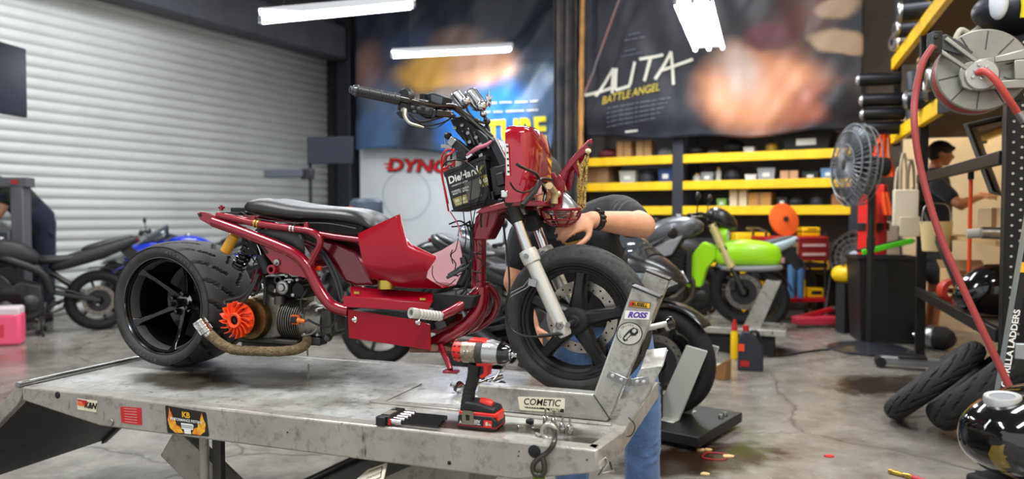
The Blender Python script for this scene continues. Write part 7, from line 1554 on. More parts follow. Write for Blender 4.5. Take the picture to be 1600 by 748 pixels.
m = MB(); m.bx(-.15, .15, -.10, .10, 0, .30); m.build('jug_body', PKM, t, bevel=.03, seg=3); m = MB(); m.bx(-.145, .145, -.095, .095, .27, .36); m.build('jug_shoulder', mat('jug_white', 'd8c8cc', .4), t, bevel=.025, seg=3); m = MB(); m.rod(V((-.08, 0, .35)), V((-.08, 0, .40)), .03, 14); m.build('jug_cap', LABELW, t); m = MB(); m.bx(-.12, .02, -.104, -.099, .08, .2); m.build('jug_label', mat('label_pink', 'd0304a', .5), t)
paddock('silver paddock stand under the black sport motorcycle', at_floor(62, 7.5), math.atan2(-.42, -.9)+PI)
p = at_floor(573, 8.6); t = thing('shop_vacuum', 'blue grey shop vacuum standing under the dyno sign', 'vacuum', p, 0); m = MB(); m.lathe([(0, .1), (.17, .1), (.18, .5), (.16, .52), (0, .52)], (0, 0, 0), (0, 0, 1), 24); m.build('drum', mat('vac_dark', '2c333c', .45), t); m = MB(); m.lathe([(.17, .52), (.18, 1.0), (.2, 1.05), (.19, 1.36), (.15, 1.40), (0, 1.4)], (0, 0, 0), (0, 0, 1), 24); m.build('motor_head', mat('vac_blue', '3e4a58', .45), t); m = MB(); m.bx(-.185, -.13, -.2, .1, 1.06, 1.3); m.build('switch_panel', ORG, t, bevel=.01)
for k in range(4): m = MB(); m.ball(V((.16*math.cos(k*PI/2), .16*math.sin(k*PI/2), .05)), .05); m.build('caster', BLK, t)
# ================================================================ right-hand bay
# ---- partition and bench area behind the rack, warm lit
CREAM = mat('partition_cream', 'd8bd92', .8, var=.08, vscale=2)
pa, pb2 = at_floor(1408, 8.2), at_floor(1640, 7.0)
m = MB(); d = (pb2-pa); m.prism([pa, pb2, pb2+V((0, 0, 2.35)), pa+V((0, 0, 2.35))], V((-d.y, d.x, 0)).normalized()*.1); o = struct('wall_partition', m, CREAM)
m = MB(); q = V((-d.y, d.x, 0)).normalized()*-.05; m.prism([pa+q+V((0, 0, 2.12)), pb2+q+V((0, 0, 2.12)), pb2+q+V((0, 0, 2.25)), pa+q+V((0, 0, 2.25))], V((-d.y, d.x, 0)).normalized()*.05); struct('trim_4', m, mat('trim_tan', 'b98a4c', .6))
# ---- pedestal fan
BASEM = mat('fan_base', '3a3e46', .22, .4, coat=.4)
p = onz(1358, 546); t = thing('pedestal_fan', 'tall grey caged pedestal fan on a round dark base beside the black cabinet', 'fan', p, R(172))
fz_ = 1.2+(337-258)*6.55/FPX
m = MB(); m.lathe([(0, .0), (.34, 0), (.35, .012), (.30, .03), (.06, .065), (.0, .07)], (0, 0, 0), (0, 0, 1), 44); m.build('fan_base', BASEM, t)
m = MB(); m.rod((0, 0, .05), (0, 0, fz_-.08), .028, 16); m.rod((0, 0, .9), (0, 0, 1.0), .036, 16); m.build('fan_pole', BLK, t)
fo = V((.16, .02, fz_)); fx = V((1, .15, .05)).normalized(); GREYC = mat('fan_cage', '6f7276', .5, .4)
m = MB(); m.rod(fo-fx*.30, fo-fx*.06, .085, 18); m.box((-.02, 0, fz_-.06), (.10, .10, .14)); m.build('fan_motor', BLKM, t, bevel=.01)
p_, q_ = frame_of(fx); m = MB()
for dx, rr in ((-.08, .35), (-.08, .28), (-.03, .365), (.03, .365), (.07, .30), (.085, .18)): m.tube([fo+fx*dx+(p_*math.cos(a)+q_*math.sin(a))*rr for a in [2*PI*k/40 for k in range(40)]], .006, 6, closed=True)
for k in range(44):
 a = 2*PI*k/44; e = p_*math.cos(a)+q_*math.sin(a); m.tube([fo+fx*.095+e*.06, fo+fx*.08+e*.25, fo+fx*.03+e*.365, fo-fx*.03+e*.365, fo-fx*.08+e*.3, fo-fx*.09+e*.09], .0035, 5)
m.build('fan_guard', GREYC, t)
for k in range(3):
 a = 2*PI*k/3; e = p_*math.cos(a)+q_*math.sin(a); g = p_*-math.sin(a)+q_*math.cos(a); m = MB(); m.loft([[fo+e*r_+g*w_+fx*tw, fo+e*r_-g*w_-fx*tw] for r_, w_, tw in ((.05, .03, .02), (.18, .10, .04), (.31, .12, .05), (.335, .08, .03))], closed_u=False, caps=False); m.build('fan_blade', mat('fan_blade', '5b5f63', .5, .3), t, solid=.004)
m = MB(); m.lathe([(0, .05), (.05, .045), (.065, 0), (.065, -.04)], fo+fx*.04, fx, 20); m.build('fan_hub', DSTEEL, t)
# ---- second drum fan on the floor, further back
p = at_floor(1342, 8.1); t = thing('drum_fan', 'brown grey drum fan with a pale hub standing before the red posts', 'fan', p, R(225))
fo = V((0, 0, .74)); fx = V((1, 0, .05)).normalized(); p_, q_ = frame_of(fx)
m = MB(); m.lathe([(.275, -.12), (.285, -.13), (.295, -.08), (.295, .08), (.285, .13), (.275, .12), (.27, 0), (.275, -.12)], fo, fx, 36); m.build('drum_shell', mat('drum_brown', '6d5f55', .5, .2, var=.2, vscale=6), t)
m = MB()
for rr in (.265, .21, .15, .10): m.tube([fo+fx*.115+(p_*math.cos(a)+q_*math.sin(a))*rr for a in [2*PI*k/32 for k in range(32)]], .006, 5, closed=True)
for k in range(20): a = 2*PI*k/20; e = p_*math.cos(a)+q_*math.sin(a); m.rod(fo+fx*.115+e*.07, fo+fx*.115+e*.28, .004, 5)
m.build('drum_guard', GREYC, t)
m = MB(); m.lathe([(0, .02), (.06, .015), (.075, -.01), (0, -.02)], fo+fx*.125, fx, 22); m.build('drum_hub', mat('hub_pale', 'b9c0d0', .4), t)
for k in range(4): a = PI/2*k; e = p_*math.cos(a)+q_*math.sin(a); g = p_*-math.sin(a)+q_*math.cos(a); m = MB(); m.loft([[fo+e*r_+g*w_+fx*.03, fo+e*r_-g*w_-fx*.03] for r_, w_ in ((.05, .03), (.14, .08), (.255, .09))], closed_u=False, caps=False); m.build('drum_blade', mat('blade_brown', '7b6a5e', .5), t, solid=.004)
m = MB()
for s in (-1, 1): m.tube([V((.25, .27*s, .03)), V((0, .29*s, .74)), V((-.25, .27*s, .03))], .018, 8)
m.tube([V((.25, -.27, .03)), V((.25, .27, .03))], .018, 8); m.tube([V((-.25, -.27, .03)), V((-.25, .27, .03))], .018, 8); m.build('drum_stand', BLK, t)
# ---- red hoist posts
p = at_floor(1354, 7.5); t = thing('engine_hoist', 'bright red twin post hoist behind the black cabinet', 'hoist', p, R(20)); RP = mat('hoist_red', 'd42318', .4, var=.1, vscale=4)
m = MB(); m.bx(-.065, .065, -.06, .06, .0, 1.42); m.build('hoist_post', RP, t, bevel=.008); m = MB(); m.bx(.16, .22, -.05, .05, .0, 1.52); m.build('hoist_post', RP, t, bevel=.008); m = MB(); m.bx(-.12, .28, -.1, .1, 0, .05); m.build('hoist_foot', BLKM, t, bevel=.008); m = MB(); m.bx(-.08, .25, -.05, .05, 1.05, 1.13); m.build('hoist_bar', DSTEEL, t, bevel=.005)
# ---- yellow air tank
p = at_floor(1322, 7.55); t = thing('air_tank', 'small round yellow air tank on the floor beside the black cabinet', 'tank', p, R(20)); m = MB(); m.lathe([(0, -.14), (.05, -.13), (.08, -.10), (.09, -.06), (.09, .06), (.08, .10), (.05, .13), (0, .14)], V((0, 0, .60)), (.34, -.94, 0), 26); m.build('tank_shell', YEL, t)
m = MB(); m.bx(-.07, .07, -.06, .06, 0, .515); m.build('tank_stand', BLKM, t); m = MB(); m.rod(V((-.05, 0, .69)), V((-.05, 0, .76)), .015, 10); m.build('tank_valve', STEEL, t)
# ---- black bins / cabinet with lime lid
def bin_(name, label, cat, p, ang, w, dp, h_, mt, lid=None):
 t = thing(name, label, cat, p, ang); m = MB(); m.loft([[V((x*w/2*k, y*dp/2*k, z)) for x, y in ((-1, -1), (1, -1), (1, 1), (-1, 1))] for k, z in ((.86, 0), (1, h_), (.95, h_), (.82, .03))]); m.build('bin_body', mt, t, angle=30, bevel=.01); m = MB(); m.tube([V((x*w/2*1.01, y*dp/2*1.01, h_)) for x, y in ((-1, -1), (1, -1), (1, 1), (-1, 1))], .016, 8, closed=True); m.build('bin_rim', BLK, t)
 return t
bin_('trash_bin', 'black trash bin on the floor right of the red trolley', 'bin', at_floor(1299, 8.5), R(10), .24, .22, .52, BLKM)
p = at_floor(1380, 7.1); t = bin_('waste_bin', 'large black open bin with a lime green lid edge behind the fan base', 'bin', p, R(-12), .56, .50, .80, mat('bin_black', '141517', .5))
m = MB(); m.bar(V((-.22, -.1, .86)), V((.20, -.06, .97)), .30, .02, ref=(0, 0, 1)); m.build('bin_lid', BLK, t); m = MB(); m.bar(V((-.25, -.25, .855)), V((.20, -.21, .97)), .05, .03, ref=(0, 1, 0)); m.build('lid_edge', mat('edge_lime', '56d81e', .4), t, bevel=.008)
p = at_floor(1399, 7.6); t = thing('board', 'white board leaning between the red posts and the rack', 'board', p, R(-5)); m = MB(); m.prism([V((-.10, .0, .1)), V((.10, 0, .1)), V((.10, .08, 1.12)), V((-.08, .08, 1.15))], V((0, .03, 0))); m.build('board_panel', mat('board_white', 'ddd2bc', .6), t, bevel=.004); m = MB(); m.tube([V((.02, -.01, 1.1)), V((.05, -.02, .8)), V((.10, -.02, .6))], .008, 6, smooth=4); m.build('board_cable', WIRE, t)
# ---- orange vests on hooks
p = atd(1381, 208, 7.1); t = thing('safety_vest', 'bright orange safety vest hanging from the rack end', 'vest', p, R(-20)); VO = mat('vest_orange', 'ff5a1a', .6, var=.12, vscale=7)
m = MB(); m.loft([[V((w_*math.cos(a)+dx, .04*math.sin(a)+.012*math.sin(9*a), z)) for a in [2*PI*k/30 for k in range(30)]] for w_, dx, z in ((.02, 0, .02), (.06, .0, -.06), (.075, -.02, -.2), (.12, -.04, -.30), (.09, .02, -.40), (.06, .04, -.42))]); m.build('vest_cloth', VO, t); m = MB(); m.loft([[V((.012*math.cos(a)+dx, .047*math.sin(a), z)) for a in [2*PI*k/14 for k in range(14)]] for dx, z in ((.03, -.05), (.05, -.38))]); m.build('vest_stripe', mat('stripe_pale', 'e8b48a', .5), t)
p = atd(1386, 300, 7.1); t = thing('cloth', 'narrow orange cloth with a dark stripe hanging under the vest', 'cloth', p, R(-20)); m = MB(); m.loft([[V((w_*math.cos(a)+dx, .03*math.sin(a)+.008*math.sin(7*a), z)) for a in [2*PI*k/24 for k in range(24)]] for w_, dx, z in ((.03, -.02, .0), (.05, 0, -.1), (.045, .02, -.22))]); m.build('cloth_strip', VO, t); m = MB(); m.loft([[V((.012*math.cos(a)+dx, .04*math.sin(a), z)) for a in [2*PI*k/14 for k in range(14)]] for dx, z in ((.03, -.02), (.055, -.2))]); m.build('cloth_stripe', BLKM, t)
# ---- red service trolley with tools
p = at_floor(1232, 8.35); p.z = 0; t = thing('tool_trolley', 'red and black wheeled tool trolley piled with tools before the shelves', 'trolley', p, R(4)); TRR = mat('trolley_red', 'b3121a', .35)
for z, mt in ((.24, TRR), (.62, BLK), (.92, TRR)):
 m = MB(); m.bx(-.36, .36, -.20, .20, z, z+.05); m.build('trolley_shelf', mt, t, bevel=.008)
for x in (-.34, .34):
 for y in (-.18, .18):
  m = MB(); m.rod(V((x, y, .1)), V((x, y, 1.02)), .014, 10); m.build('trolley_post', DSTEEL, t); m = MB(); m.lathe([(0, -.02), (.05, -.018), (.055, 0), (.05, .018), (0, .02)], V((x, y, .056)), YA, 16); c_ = m.build('caster', BLK, t); m = MB(); m.bx(x-.02, x+.02, y-.026, y+.026, .055, .12); m.build('caster_fork', STEEL, c_)
m = MB(); m.tube([V((-.34, -.18, 1.02)), V((-.42, -.18, 1.06)), V((-.42, .18, 1.06)), V((-.34, .18, 1.02))], .013, 8); m.build('trolley_handle', STEEL, t)
m = MB(); m.bx(-.34, .0, -.205, -.19, .64, .86); m.build('tool_drawer', BLK, t, bevel=.006); m = MB(); m.bx(.02, .36, -.215, -.19, .70, .96); dd = m.build('red_drawer', mat('drawer_maroon', '7a161c', .4), t, bevel=.006)
for z in (.76, .86): m = MB(); m.bx(.06, .32, -.225, -.212, z, z+.03); m.build('drawer_pull', mat('pull_pale', 'c9a8a4', .4), dd)
m = MB(); m.bx(-.24, -.14, -.208, -.2, .68, .74); m.build('drawer_label', mat('label_red_white', 'd8a6a6', .5), t)
def on(name, label, cat, dx, dy, z, fn): q = thing(name, label, cat, t.location+V((dx-.07*dy, .07*dx+dy, z)), R(4)); fn(q); return q
def b_disc(q): m = MB(); m.lathe([(0, -.03), (.17, -.03), (.19, -.01), (.19, .01), (.10, .03), (0, .03)], V((0, 0, .17)), (.25, -1, .25), 32); m.build('disc_body', mat('polish_orange', 'f0641e', .6, var=.1, vscale=9), q); m = MB(); m.lathe([(0, .01), (.03, .01), (.03, -.01)], V((.009, -.034, .18)), (.25, -1, .25), 14); m.build('disc_hub', DSTEEL, q)
on('polishing_disc', 'round orange disc standing on top of the red trolley', 'disc', -.08, -.05, .985, b_disc)
def b_case(q): m = MB(); m.bx(-.10, .10, -.08, .08, 0, .10); m.build('case_body', YEL, q, bevel=.01); m = MB(); m.bx(-.103, .103, -.083, .083, .045, .055); m.build('case_seam', BLK, q); m = MB(); m.tube([V((-.04, -.082, .08)), V((-.04, -.10, .08)), V((.04, -.10, .08)), V((.04, -.082, .08))], .006, 6); m.build('case_handle', BLK, q)
on('tool_case', 'yellow tool case on the trolley top, right of the orange disc', 'case', .24, .02, .971, b_case)
def b_jeans(q):
 for s, c in ((-.05, '4a78a8'), (.05, '3f6a98')): m = MB(); m.loft([[V((s+.035*math.cos(a)+.01*math.sin(3*a+zz*9), .03*math.sin(a), zz)) for a in [2*PI*k/16 for k in range(16)]] for zz in (0, .12, .24, .36)]); m.build('towel_fold', mat('cloth_'+c, c, .85, var=.2, vscale=8), q)
on('blue_rag', 'blue cloth hanging under the trolley drawers', 'cloth', -.03, -.26, .30, b_jeans)
def b_drill(q): m = MB(); m.rod(V((0, 0, .24)), V((0, 0, .05)), .03, 12); m.build('spray_can', YEL, q); m = MB(); m.rod(V((0, 0, .24)), V((0, 0, .28)), .015, 10); m.build('can_cap', BLK, q)
on('spray_can', 'yellow spray can on the low trolley shelf', 'can', .12, -.1, .245, b_drill);
def b_box2(q): m = MB(); m.bx(-.09, .09, -.07, .07, 0, .10); m.build('box_body', YEL, q, bevel=.006); m = MB(); m.bx(-.06, .06, -.073, -.068, .03, .07); m.build('box_label', BLK, q)
on('parts_box', 'yellow parts box on the low trolley shelf beside the can', 'box', .26, -.08, .291, b_box2)
def b_jack(q): m = MB(); m.bx(-.25, .25, -.08, .08, .03, .12); m.build('jack_body', mat('jack_pink', 'd83a4e', .4), q, bevel=.02); m = MB(); m.bar(V((-.2, 0, .1)), V((.2, 0, .2)), .05, .04, ref=YA); m.build('jack_arm', TRR, q, bevel=.01); m = MB(); m.lathe([(0, 0), (.05, 0), (.05, .02), (0, .02)], V((.2, 0, .2)), (0, 0, 1), 16); m.build('jack_saddle', STEEL, q)
on('floor_jack', 'red floor jack lying before the trolley wheels', 'jack', .12, -.43, .0, b_jack)
# ---- yellow cabinet behind the lime bike
p = at_floor(1172, 8.8); t = thing('flammables_cabinet', 'yellow steel cabinet behind the lime motorcycle', 'cabinet', p, R(0)); m = MB(); m.bx(-.20, .20, -.1, .1, .03, 1.0); m.build('cabinet_body', YEL, t, bevel=.008); m = MB(); m.bx(-.19, .19, -.112, -.1, .06, .97); dr = m.build('cabinet_door', mat('door_yellow', 'eec012', .4), t, bevel=.004); m = MB(); m.bx(.12, .14, -.135, -.11, .45, .62); m.build('door_handle', BLK, dr); m = MB(); m.bx(-.18, .18, -.08, .08, 0, .035); m.build('cabinet_plinth', BLKM, t)
# ================================================================ the heavy rack along the right side
RKM = mat('rack_black', '17181a', .45, .3);
near, far = at_floor(1565, 3.75), at_floor(1432, 6.05); dirn = (far-near).normalized(); rp0 = V((near.x, near.y, 0)); Lr = (far-near).length; sidev = V((-dirn.y, dirn.x, 0)); sidev = sidev if sidev.x > 0 else -sidev
rack = thing('pallet_rack', 'black perforated steel rack with yellow beams along the right side', 'shelving', rp0, math.atan2(dirn.y, dirn.x))
RKF = Frame(rp0, math.atan2(dirn.y, dirn.x))
sgn = 1 if RKF.l(rp0+sidev).y > 0 else -1
def K(mb, x0, x1, y0, y1, z0, z1): return mb.bx(x0, x1, y0*sgn, y1*sgn, z0, z1)
DP = .75
def post(x, y, w, h_, holes=False, dt=.07):
 m = MB(); K(m, x-w/2, x+w/2, y, y+dt, 0, h_); pp = m.build('rack_post', RKM, rack, bevel=.004)
 if holes:
  m = MB()
  for z in range(int(h_/.052)):
   for dx in (-.02, .02): m.lathe([(0, .0012), (.0065, .0012), (.0065, -.002)], V((x-w/2, (y+dt/2+dx*.9)*sgn, .06+z*.052+(.026 if dx > 0 else 0))), (-1, 0, 0), 8)
  m.build('post_holes', mat('hole_light', 'b8b2a4', .6), pp)
 m = MB(); K(m, x-w/2-.03, x+w/2+.03, y-.03, y+dt+.03, 0, .012); m.build('post_foot', RKM, rack); return pp
post(0, 0, .075, 2.05, True, .10); post(0, DP, .075, 2.9); post(Lr, 0, .06, 2.9); post(Lr, DP, .06, 2.9)
for z0, z1 in ((.55, 1.05), (1.6, 1.1)):
 m = MB(); m.bar(V((Lr+.0, .03*sgn, z1+.25)), V((Lr*.25, .03*sgn, z0)), .05, .03, ref=YA) if z0 == .55 else None
 if m.v: m.build('rack_brace', RKM, rack)
for z, mt, x0 in ((1.98, YEL, .9), (2.72, YEL, .3)):
 m = MB(); K(m, x0, Lr+1.5, -.02, .03, z-.06, z+.06); m.build('rack_beam', mt, rack, bevel=.006); m = MB(); K(m, x0, Lr+1.5, DP, DP+.05, z-.06, z+.06); m.build('rack_beam', mt, rack, bevel=.006)
 m = MB(); K(m, x0, Lr+1.5, .03, DP, z-.01, z+.02); m.build('rack_deck', mat('deck_brown', '4a3a2e', .8), rack)
for z in (.58, 1.50):
 m = MB(); K(m, .05, Lr, -.01, .03, z-.035, z+.035); m.build('rack_beam', RKM, rack, bevel=.004)
m = MB(); K(m, .05, Lr, .03, DP, .56, .58); m.build('rack_deck', mat('deck_brown', '4a3a2e', .8), rack)
m = MB(); K(m, .05, Lr, .15, DP, 1.02, 1.05); m.build('rack_deck', mat('deck_ply', 'b8945e', .7), rack); m = MB(); K(m, .10, .16, .1, .16, .0, 1.35); m.build('wood_stud', mat('stud_pine', 'd0a060', .7, var=.2, vscale=5, stretch=(1, 1, .1)), rack)
for y_ in (0, DP): m = MB(); K(m, Lr+1.46, Lr+1.52, y_, y_+.07, 1.9, 3.6); m.build('rack_hanger', RKM, rack, bevel=.004)
def onrack(name, label, cat, x, y, z, fn, rz=0., group=None): q = thing(name, label, cat, RKF.w((x, y*sgn, z)), RKF.a+rz, group); fn(q); return q
def tubecan(r, ln, mt, endm):
 def f(q):
  m = MB(); m.lathe([(0, -ln/2), (r*.9, -ln/2), (r, -ln/2+.01), (r, ln/2-.02), (r*.8, ln/2), (0, ln/2)], V((0, 0, r)), V((.3, 1, 0)), 20); m.build('can_body', mt, q); m = MB();
  for e in (-1, 1): m.lathe([(r*.4, .004), (r*.85, .003), (r*.95, -.01), (r*1.02, -.012), (r*1.02, -.03)], V((0, 0, r))+V((.3, 1, 0)).normalized()*(ln/2*e), V((.3, 1, 0))*e, 18)
  m.build('can_end_ring', endm, q); m = MB(); m.rod(V((0, 0, r))+V((.3, 1, 0)).normalized()*(-ln/2), V((0, 0, r))+V((.3, 1, 0)).normalized()*(-ln/2-.05), r*.35, 12); m.build('can_outlet', DSTEEL, q)
 return f
CANM = mat('can_navy', '23262d', .35, .4);
tags_ = ['nearest the hose reel', 'second from the hose reel', 'third from the hose reel', 'fourth from the hose reel', 'fifth from the hose reel', 'last before the movie banner']
for k in range(6): onrack('exhaust_can', 'dark exhaust silencer on the upper yellow beam, '+tags_[k], 'silencer', .55+k*.62, .04+.05*(k % 3), 2.782, tubecan(.075+.01*(k % 2), .42, CANM, STEEL), R(-20+11*k), 'silencers on the upper beam')
for k in range(3): onrack('exhaust_can', 'dark exhaust silencer on the lower yellow beam, '+tags_[k], 'silencer', 1.3+k*.45, .06+.06*(k % 2), 2.042, tubecan(.08, .40, CANM, STEEL), R(15-9*k), 'silencers on the lower beam')
for k, (px, py) in enumerate(((1357, 156), (1358, 178), (1362, 200), (1352, 138 - 14))):
 q = thing('fork_tube', 'black fork tube with pale cap at the rack end, '+['second from the top', 'third from the top', 'lowest of four', 'topmost of four'][k], 'fork tube', atd(px+18, py, 6.9), R(-14), 'fork tubes at the rack end'); m = MB(); m.rod(V((-.16, 0, 0)), V((.20, 0, .0)), .062, 18); m.build('tube_body', CANM, q); m = MB(); m.lathe([(0, .02), (.03, .018), (.045, .0), (.05, -.02)], V((-.16, 0, 0)), (-1, 0, 0), 18); m.build('tube_cap', mat('cap_pale', 'a8abae', .3, .6), q)
m = MB(); fx0 = RKF.l(atd(1376, 178, 7.0));
def roll(r, h_, mt):
 def f(q): m = MB(); m.lathe([(r*.3, 0), (r, 0), (r, h_), (r*.3, h_), (r*.28, h_*.5), (r*.3, 0)], (0, 0, 0), (0, 0, 1), 22); m.build('roll_body', mt, q); m = MB(); m.lathe([(r*1.0, h_*.4), (r*1.03, h_*.42), (r*1.03, h_*.48), (r, h_*.5)], (0, 0, 0), (0, 0, 1), 22); m.build('roll_band', BLK, q)
 return f
onrack('vinyl_roll', 'dark blue upright roll standing at the rack end', 'roll', Lr+.75, .1, 2.001, roll(.09, .50, mat('roll_navy', '2b313a', .45)))
def plank(q): m = MB(); m.bx(-.05, .05, -.02, .02, 0, .55); m.build('plank_body', mat('plank_tan', 'c0935e', .7, var=.2, vscale=6), q, bevel=.003); m = MB(); m.bx(-.052, .052, -.021, .021, .5, .52); m.build('plank_mark', DSTEEL, q)
onrack('plank', 'short tan plank standing beside the dark upright roll', 'plank', Lr+.35, .06, 2.001, plank)
def bagx(q): m = MB(); m.ball((0, 0, .13), 1, 22, 14, (.30, .19, .13)); m.build('bag_body', mat('bag_dark', '1d2029', .45), q, subs=1); m = MB(); m.ball((-.245, -.085, .14), 1, 14, 9, (.04, .05, .085)); m.build('bag_flap', mat('flap_white', 'd8dce4', .5), q); m = MB(); m.tube([V((-.17, -.16, .05)), V((-.17, -.165, .13)), V((-.17, -.12, .24))], .015, 6, smooth=4); m.build('bag_tag', mat('tag_yellow', 'e6d820', .5), q)
q = thing('gear_bag', 'dark gear bag with a white flap and yellow tag over the hose reel', 'bag', atd(1605, 30, 3.9)-V((0, 0, .09)), R(8)); bagx(q)
q = thing('tyre', 'black knobbly tyre lying on the rack above the hose reel', 'tyre', atd(1630, 62, 3.95)-V((0, 0, .06)), 0)
m = MB(); rings = []
for k in range(72):
 a = 2*PI*k/72; rings.append([V(((.22+(.055+(.010 if (k//2) % 2 and s_ in (0, 1, 2, 11) else 0))*math.cos(b_)*1)*math.cos(a), (.22+.055*math.cos(b_))*math.sin(a), .062*math.sin(b_))) for s_, b_ in enumerate([2*PI*j/12 for j in range(12)])])
m.loft(rings, True, True, False); tb = m.build('tyre_body', RUB, q)
m = MB(); random.seed(9)
for k in range(60):
 for s_ in (-.35, .1, .5): a = 2*PI*k/60+s_*.1; e = V((math.cos(a), math.sin(a), 0)); m.box(e*(.22+.058*math.cos(s_))+V((0, 0, .062*math.sin(s_))), (.014, .016, .016), Matrix.Rotation(a, 3, 'Z'))
m.build('tyre_knobs', RUB, tb)['kind'] = 'stuff'
q = thing('cable_bundle', 'pale cable bundle with yellow tie on the rack above the hose reel', 'cable', atd(1516, 56, 3.95), 0)
m = MB(); m.tube([V((-.08, 0, -.02)), V((-.05, .0, .03)), V((.0, 0, .01)), V((.05, 0, .04)), V((.03, 0, -.03)), V((.12, 0, -.05))], .016, 8, smooth=5); m.build('cable_coil', mat('cable_pale', 'b4b09c', .6), q); m = MB(); m.rod(V((.03, -.01, -.005)), V((.05, -.01, -.03)), .022, 10); m.build('cable_tie', YEL, q)
m = MB(); a_, b_ = RKF.l(atd(1500, 72, 4.1)), RKF.l(atd(1640, 80, 3.8)); m.bar(V((a_.x, a_.y, a_.z-.125)), V((b_.x, b_.y, a_.z-.125)), .35, .04, ref=(0, 0, 1)); m.build('rack_shelf', RKM, rack)
m = MB(); m.bx(-.03, .03, (DP+.0)*sgn, (DP+.06)*sgn, 2.0, 2.9); m.build('rack_post', RKM, rack)
# ---- black hanging bin under the reel
q = thing('hanging_bin', 'black tapered bin hanging open in the rack under the hose reel', 'bin', atd(1541, 190, 4.3), R(-60))
m = MB(); c = [atd(x, y, 4.3)-q.location for x, y in ((1508, 194), (1568, 180), (1568, 306), (1548, 300))]; Mi = Matrix.Rotation(R(60), 3, 'Z'); c = [Mi @ v for v in c]; dpt = Mi @ (V((.30, .36, 0)))
m.loft([[p for p in c], [p+dpt for p in c]], caps=False); o_ = m.build('bin_body', BLK, q, solid=.012); m = MB(); m.tube(c, .010, 8, closed=True); m.build('bin_rim', mat('rim_grey', '5a5d60', .4), q)
# ---- goods inside the rack
def carton(w, dp, h_, mt, open_=False):
 def f(q):
  m = MB(); m.bx(-w/2, w/2, -dp/2, dp/2, 0, h_); m.build('carton', mt, q, bevel=.005); m = MB(); m.bx(-w*.07, w*.07, -dp/2-.002, dp/2+.002, .001, h_+.002); m.build('tape_strip', mat('tape_tan', '8f6a40', .4), q)
  if open_: m = MB(); m.bar(V((-w/2, -dp/2, h_)), V((-w/2-.06, -dp/2, h_+.06)), .004, dp, ref=(0, 0, 1)) if False else m.prism([V((-w/2, -dp/2, h_)), V((w/2, -dp/2, h_)), V((w/2, -dp/2-.07, h_+.06)), V((-w/2, -dp/2-.07, h_+.06))], V((0, .004, 0))); m.build('carton_flap', mt, q)
 return f
onrack('carton', 'pale open carton at the far end of the low rack shelf', 'box', 1.92, .28, .581, carton(.32, .30, .22, mat('carton_pale', 'c09a6a', .8), True), R(90+10)); onrack('carton', 'tan carton on the low rack shelf behind the black engine cover', 'box', 1.2, .50, .581, carton(.36, .30, .26, CARD, True), R(84))
onrack('carton', 'cream carton on the bench shelf of the rack', 'box', 1.45, .32, 1.051, carton(.20, .22, .20, mat('carton_cream', 'd8c49a', .8)), R(70)); onrack('carton', 'white carton on the low rack shelf next to the wooden stud', 'box', .50, .40, .581, carton(.30, .26, .30, mat('carton_whiteish', 'd9d0c4', .8)), R(88)); onrack('carton', 'grey white carton stacked on the white one beside the stud', 'box', .50, .40, .885, carton(.28, .26, .13, mat('carton_greyish', 'b8b4ae', .8)), R(92))
def ecover(q): m = MB(); m.loft([[V((x, w*math.cos(a), max(0, z+h_*math.sin(a)))) for a in [2*PI*k/18 for k in range(18)]] for x, w, z, h_ in ((-.30, .03, .03, .03), (-.24, .10, .10, .10), (-.08, .16, .16, .16), (.10, .17, .18, .17), (.24, .10, .14, .10), (.28, .03, .12, .03))]); m.build('cover_shell', BLKG, q, subs=1); m = MB()
onrack('fairing_cover', 'glossy black fairing lying on the low rack shelf behind the red hose', 'fairing', .85, .22, .581, lambda q: (ecover(q), [MB().lathe([(0, .01), (.02, .008), (.022, 0)], V((x, -.08, .27)), (0, -.4, 1), 12).build('cover_screw', STEEL, q) for x in (-.05, .05)]), R(100))
def redtin(q): m = MB(); m.lathe([(0, 0), (.05, 0), (.05, .10), (.045, .11), (0, .11)], (0, 0, 0), (0, 0, 1), 18); m.build('tin_body', TRR, q); m = MB(); m.lathe([(.0505, .03), (.0505, .08)], (0, 0, 0), (0, 0, 1), 18); m.build('tin_label', LABELW, q)
onrack('tin', 'red tin on the low rack shelf in front of the pale carton', 'tin', 1.45, .12, .581, redtin)
def redp(q): m = MB(); m.lathe([(.05, -.05), (.08, -.04), (.085, .0), (.08, .04), (.05, .05), (.05, -.05)], V((0, 0, .085)), (1, .3, 0), 22); m.build('pulley', mat('pulley_red', 'b8301c', .5), q); m = MB(); m.rod(V((-.06, -.02, .085)), V((.06, .02, .085)), .02, 12); m.build('pulley_shaft', STEEL, q)
onrack('pulley', 'rust red pulley on the low rack shelf between tin and cartons', 'pulley', 1.62, .09, .581, redp)
def tools(q):
 m = MB(); m.tube([V((-.3, 0, .05)), V((-.1, 0, .09)), V((.1, .02, .06)), V((.3, 0, .04))], .03, 10, smooth=4); m.build('hose_part', mat('hose_pale', 'b9b4a8', .5), q); m = MB(); m.rod(V((-.2, .1, .04)), V((.25, .12, .05)), .035, 12); m.build('muffler_part', STEEL, q)
onrack('pipe', 'bent pale pipe part on the bench shelf before the standing person', 'pipe', .75, .30, 1.051, tools, R(90))
onrack('grinder', 'orange angle grinder on the bench shelf beside the pipe', 'power tool', 1.0, .36, 1.051, lambda q: (MB().rod(V((-.14, 0, .045)), V((.10, 0, .045)), .038, 16).build('grinder_body', ORG, q), MB().lathe([(0, -.02), (.03, -.02), (.06, .0), (.06, .01), (0, .01)], V((.14, 0, .03)), (0, 0, -1), 20).build('grinder_disc', DSTEEL, q)), R(80))
onrack('tool_case', 'yellow plastic case on the bench shelf behind the perforated post', 'case', .30, .22, 1.051, lambda q: b_case(q), R(90))
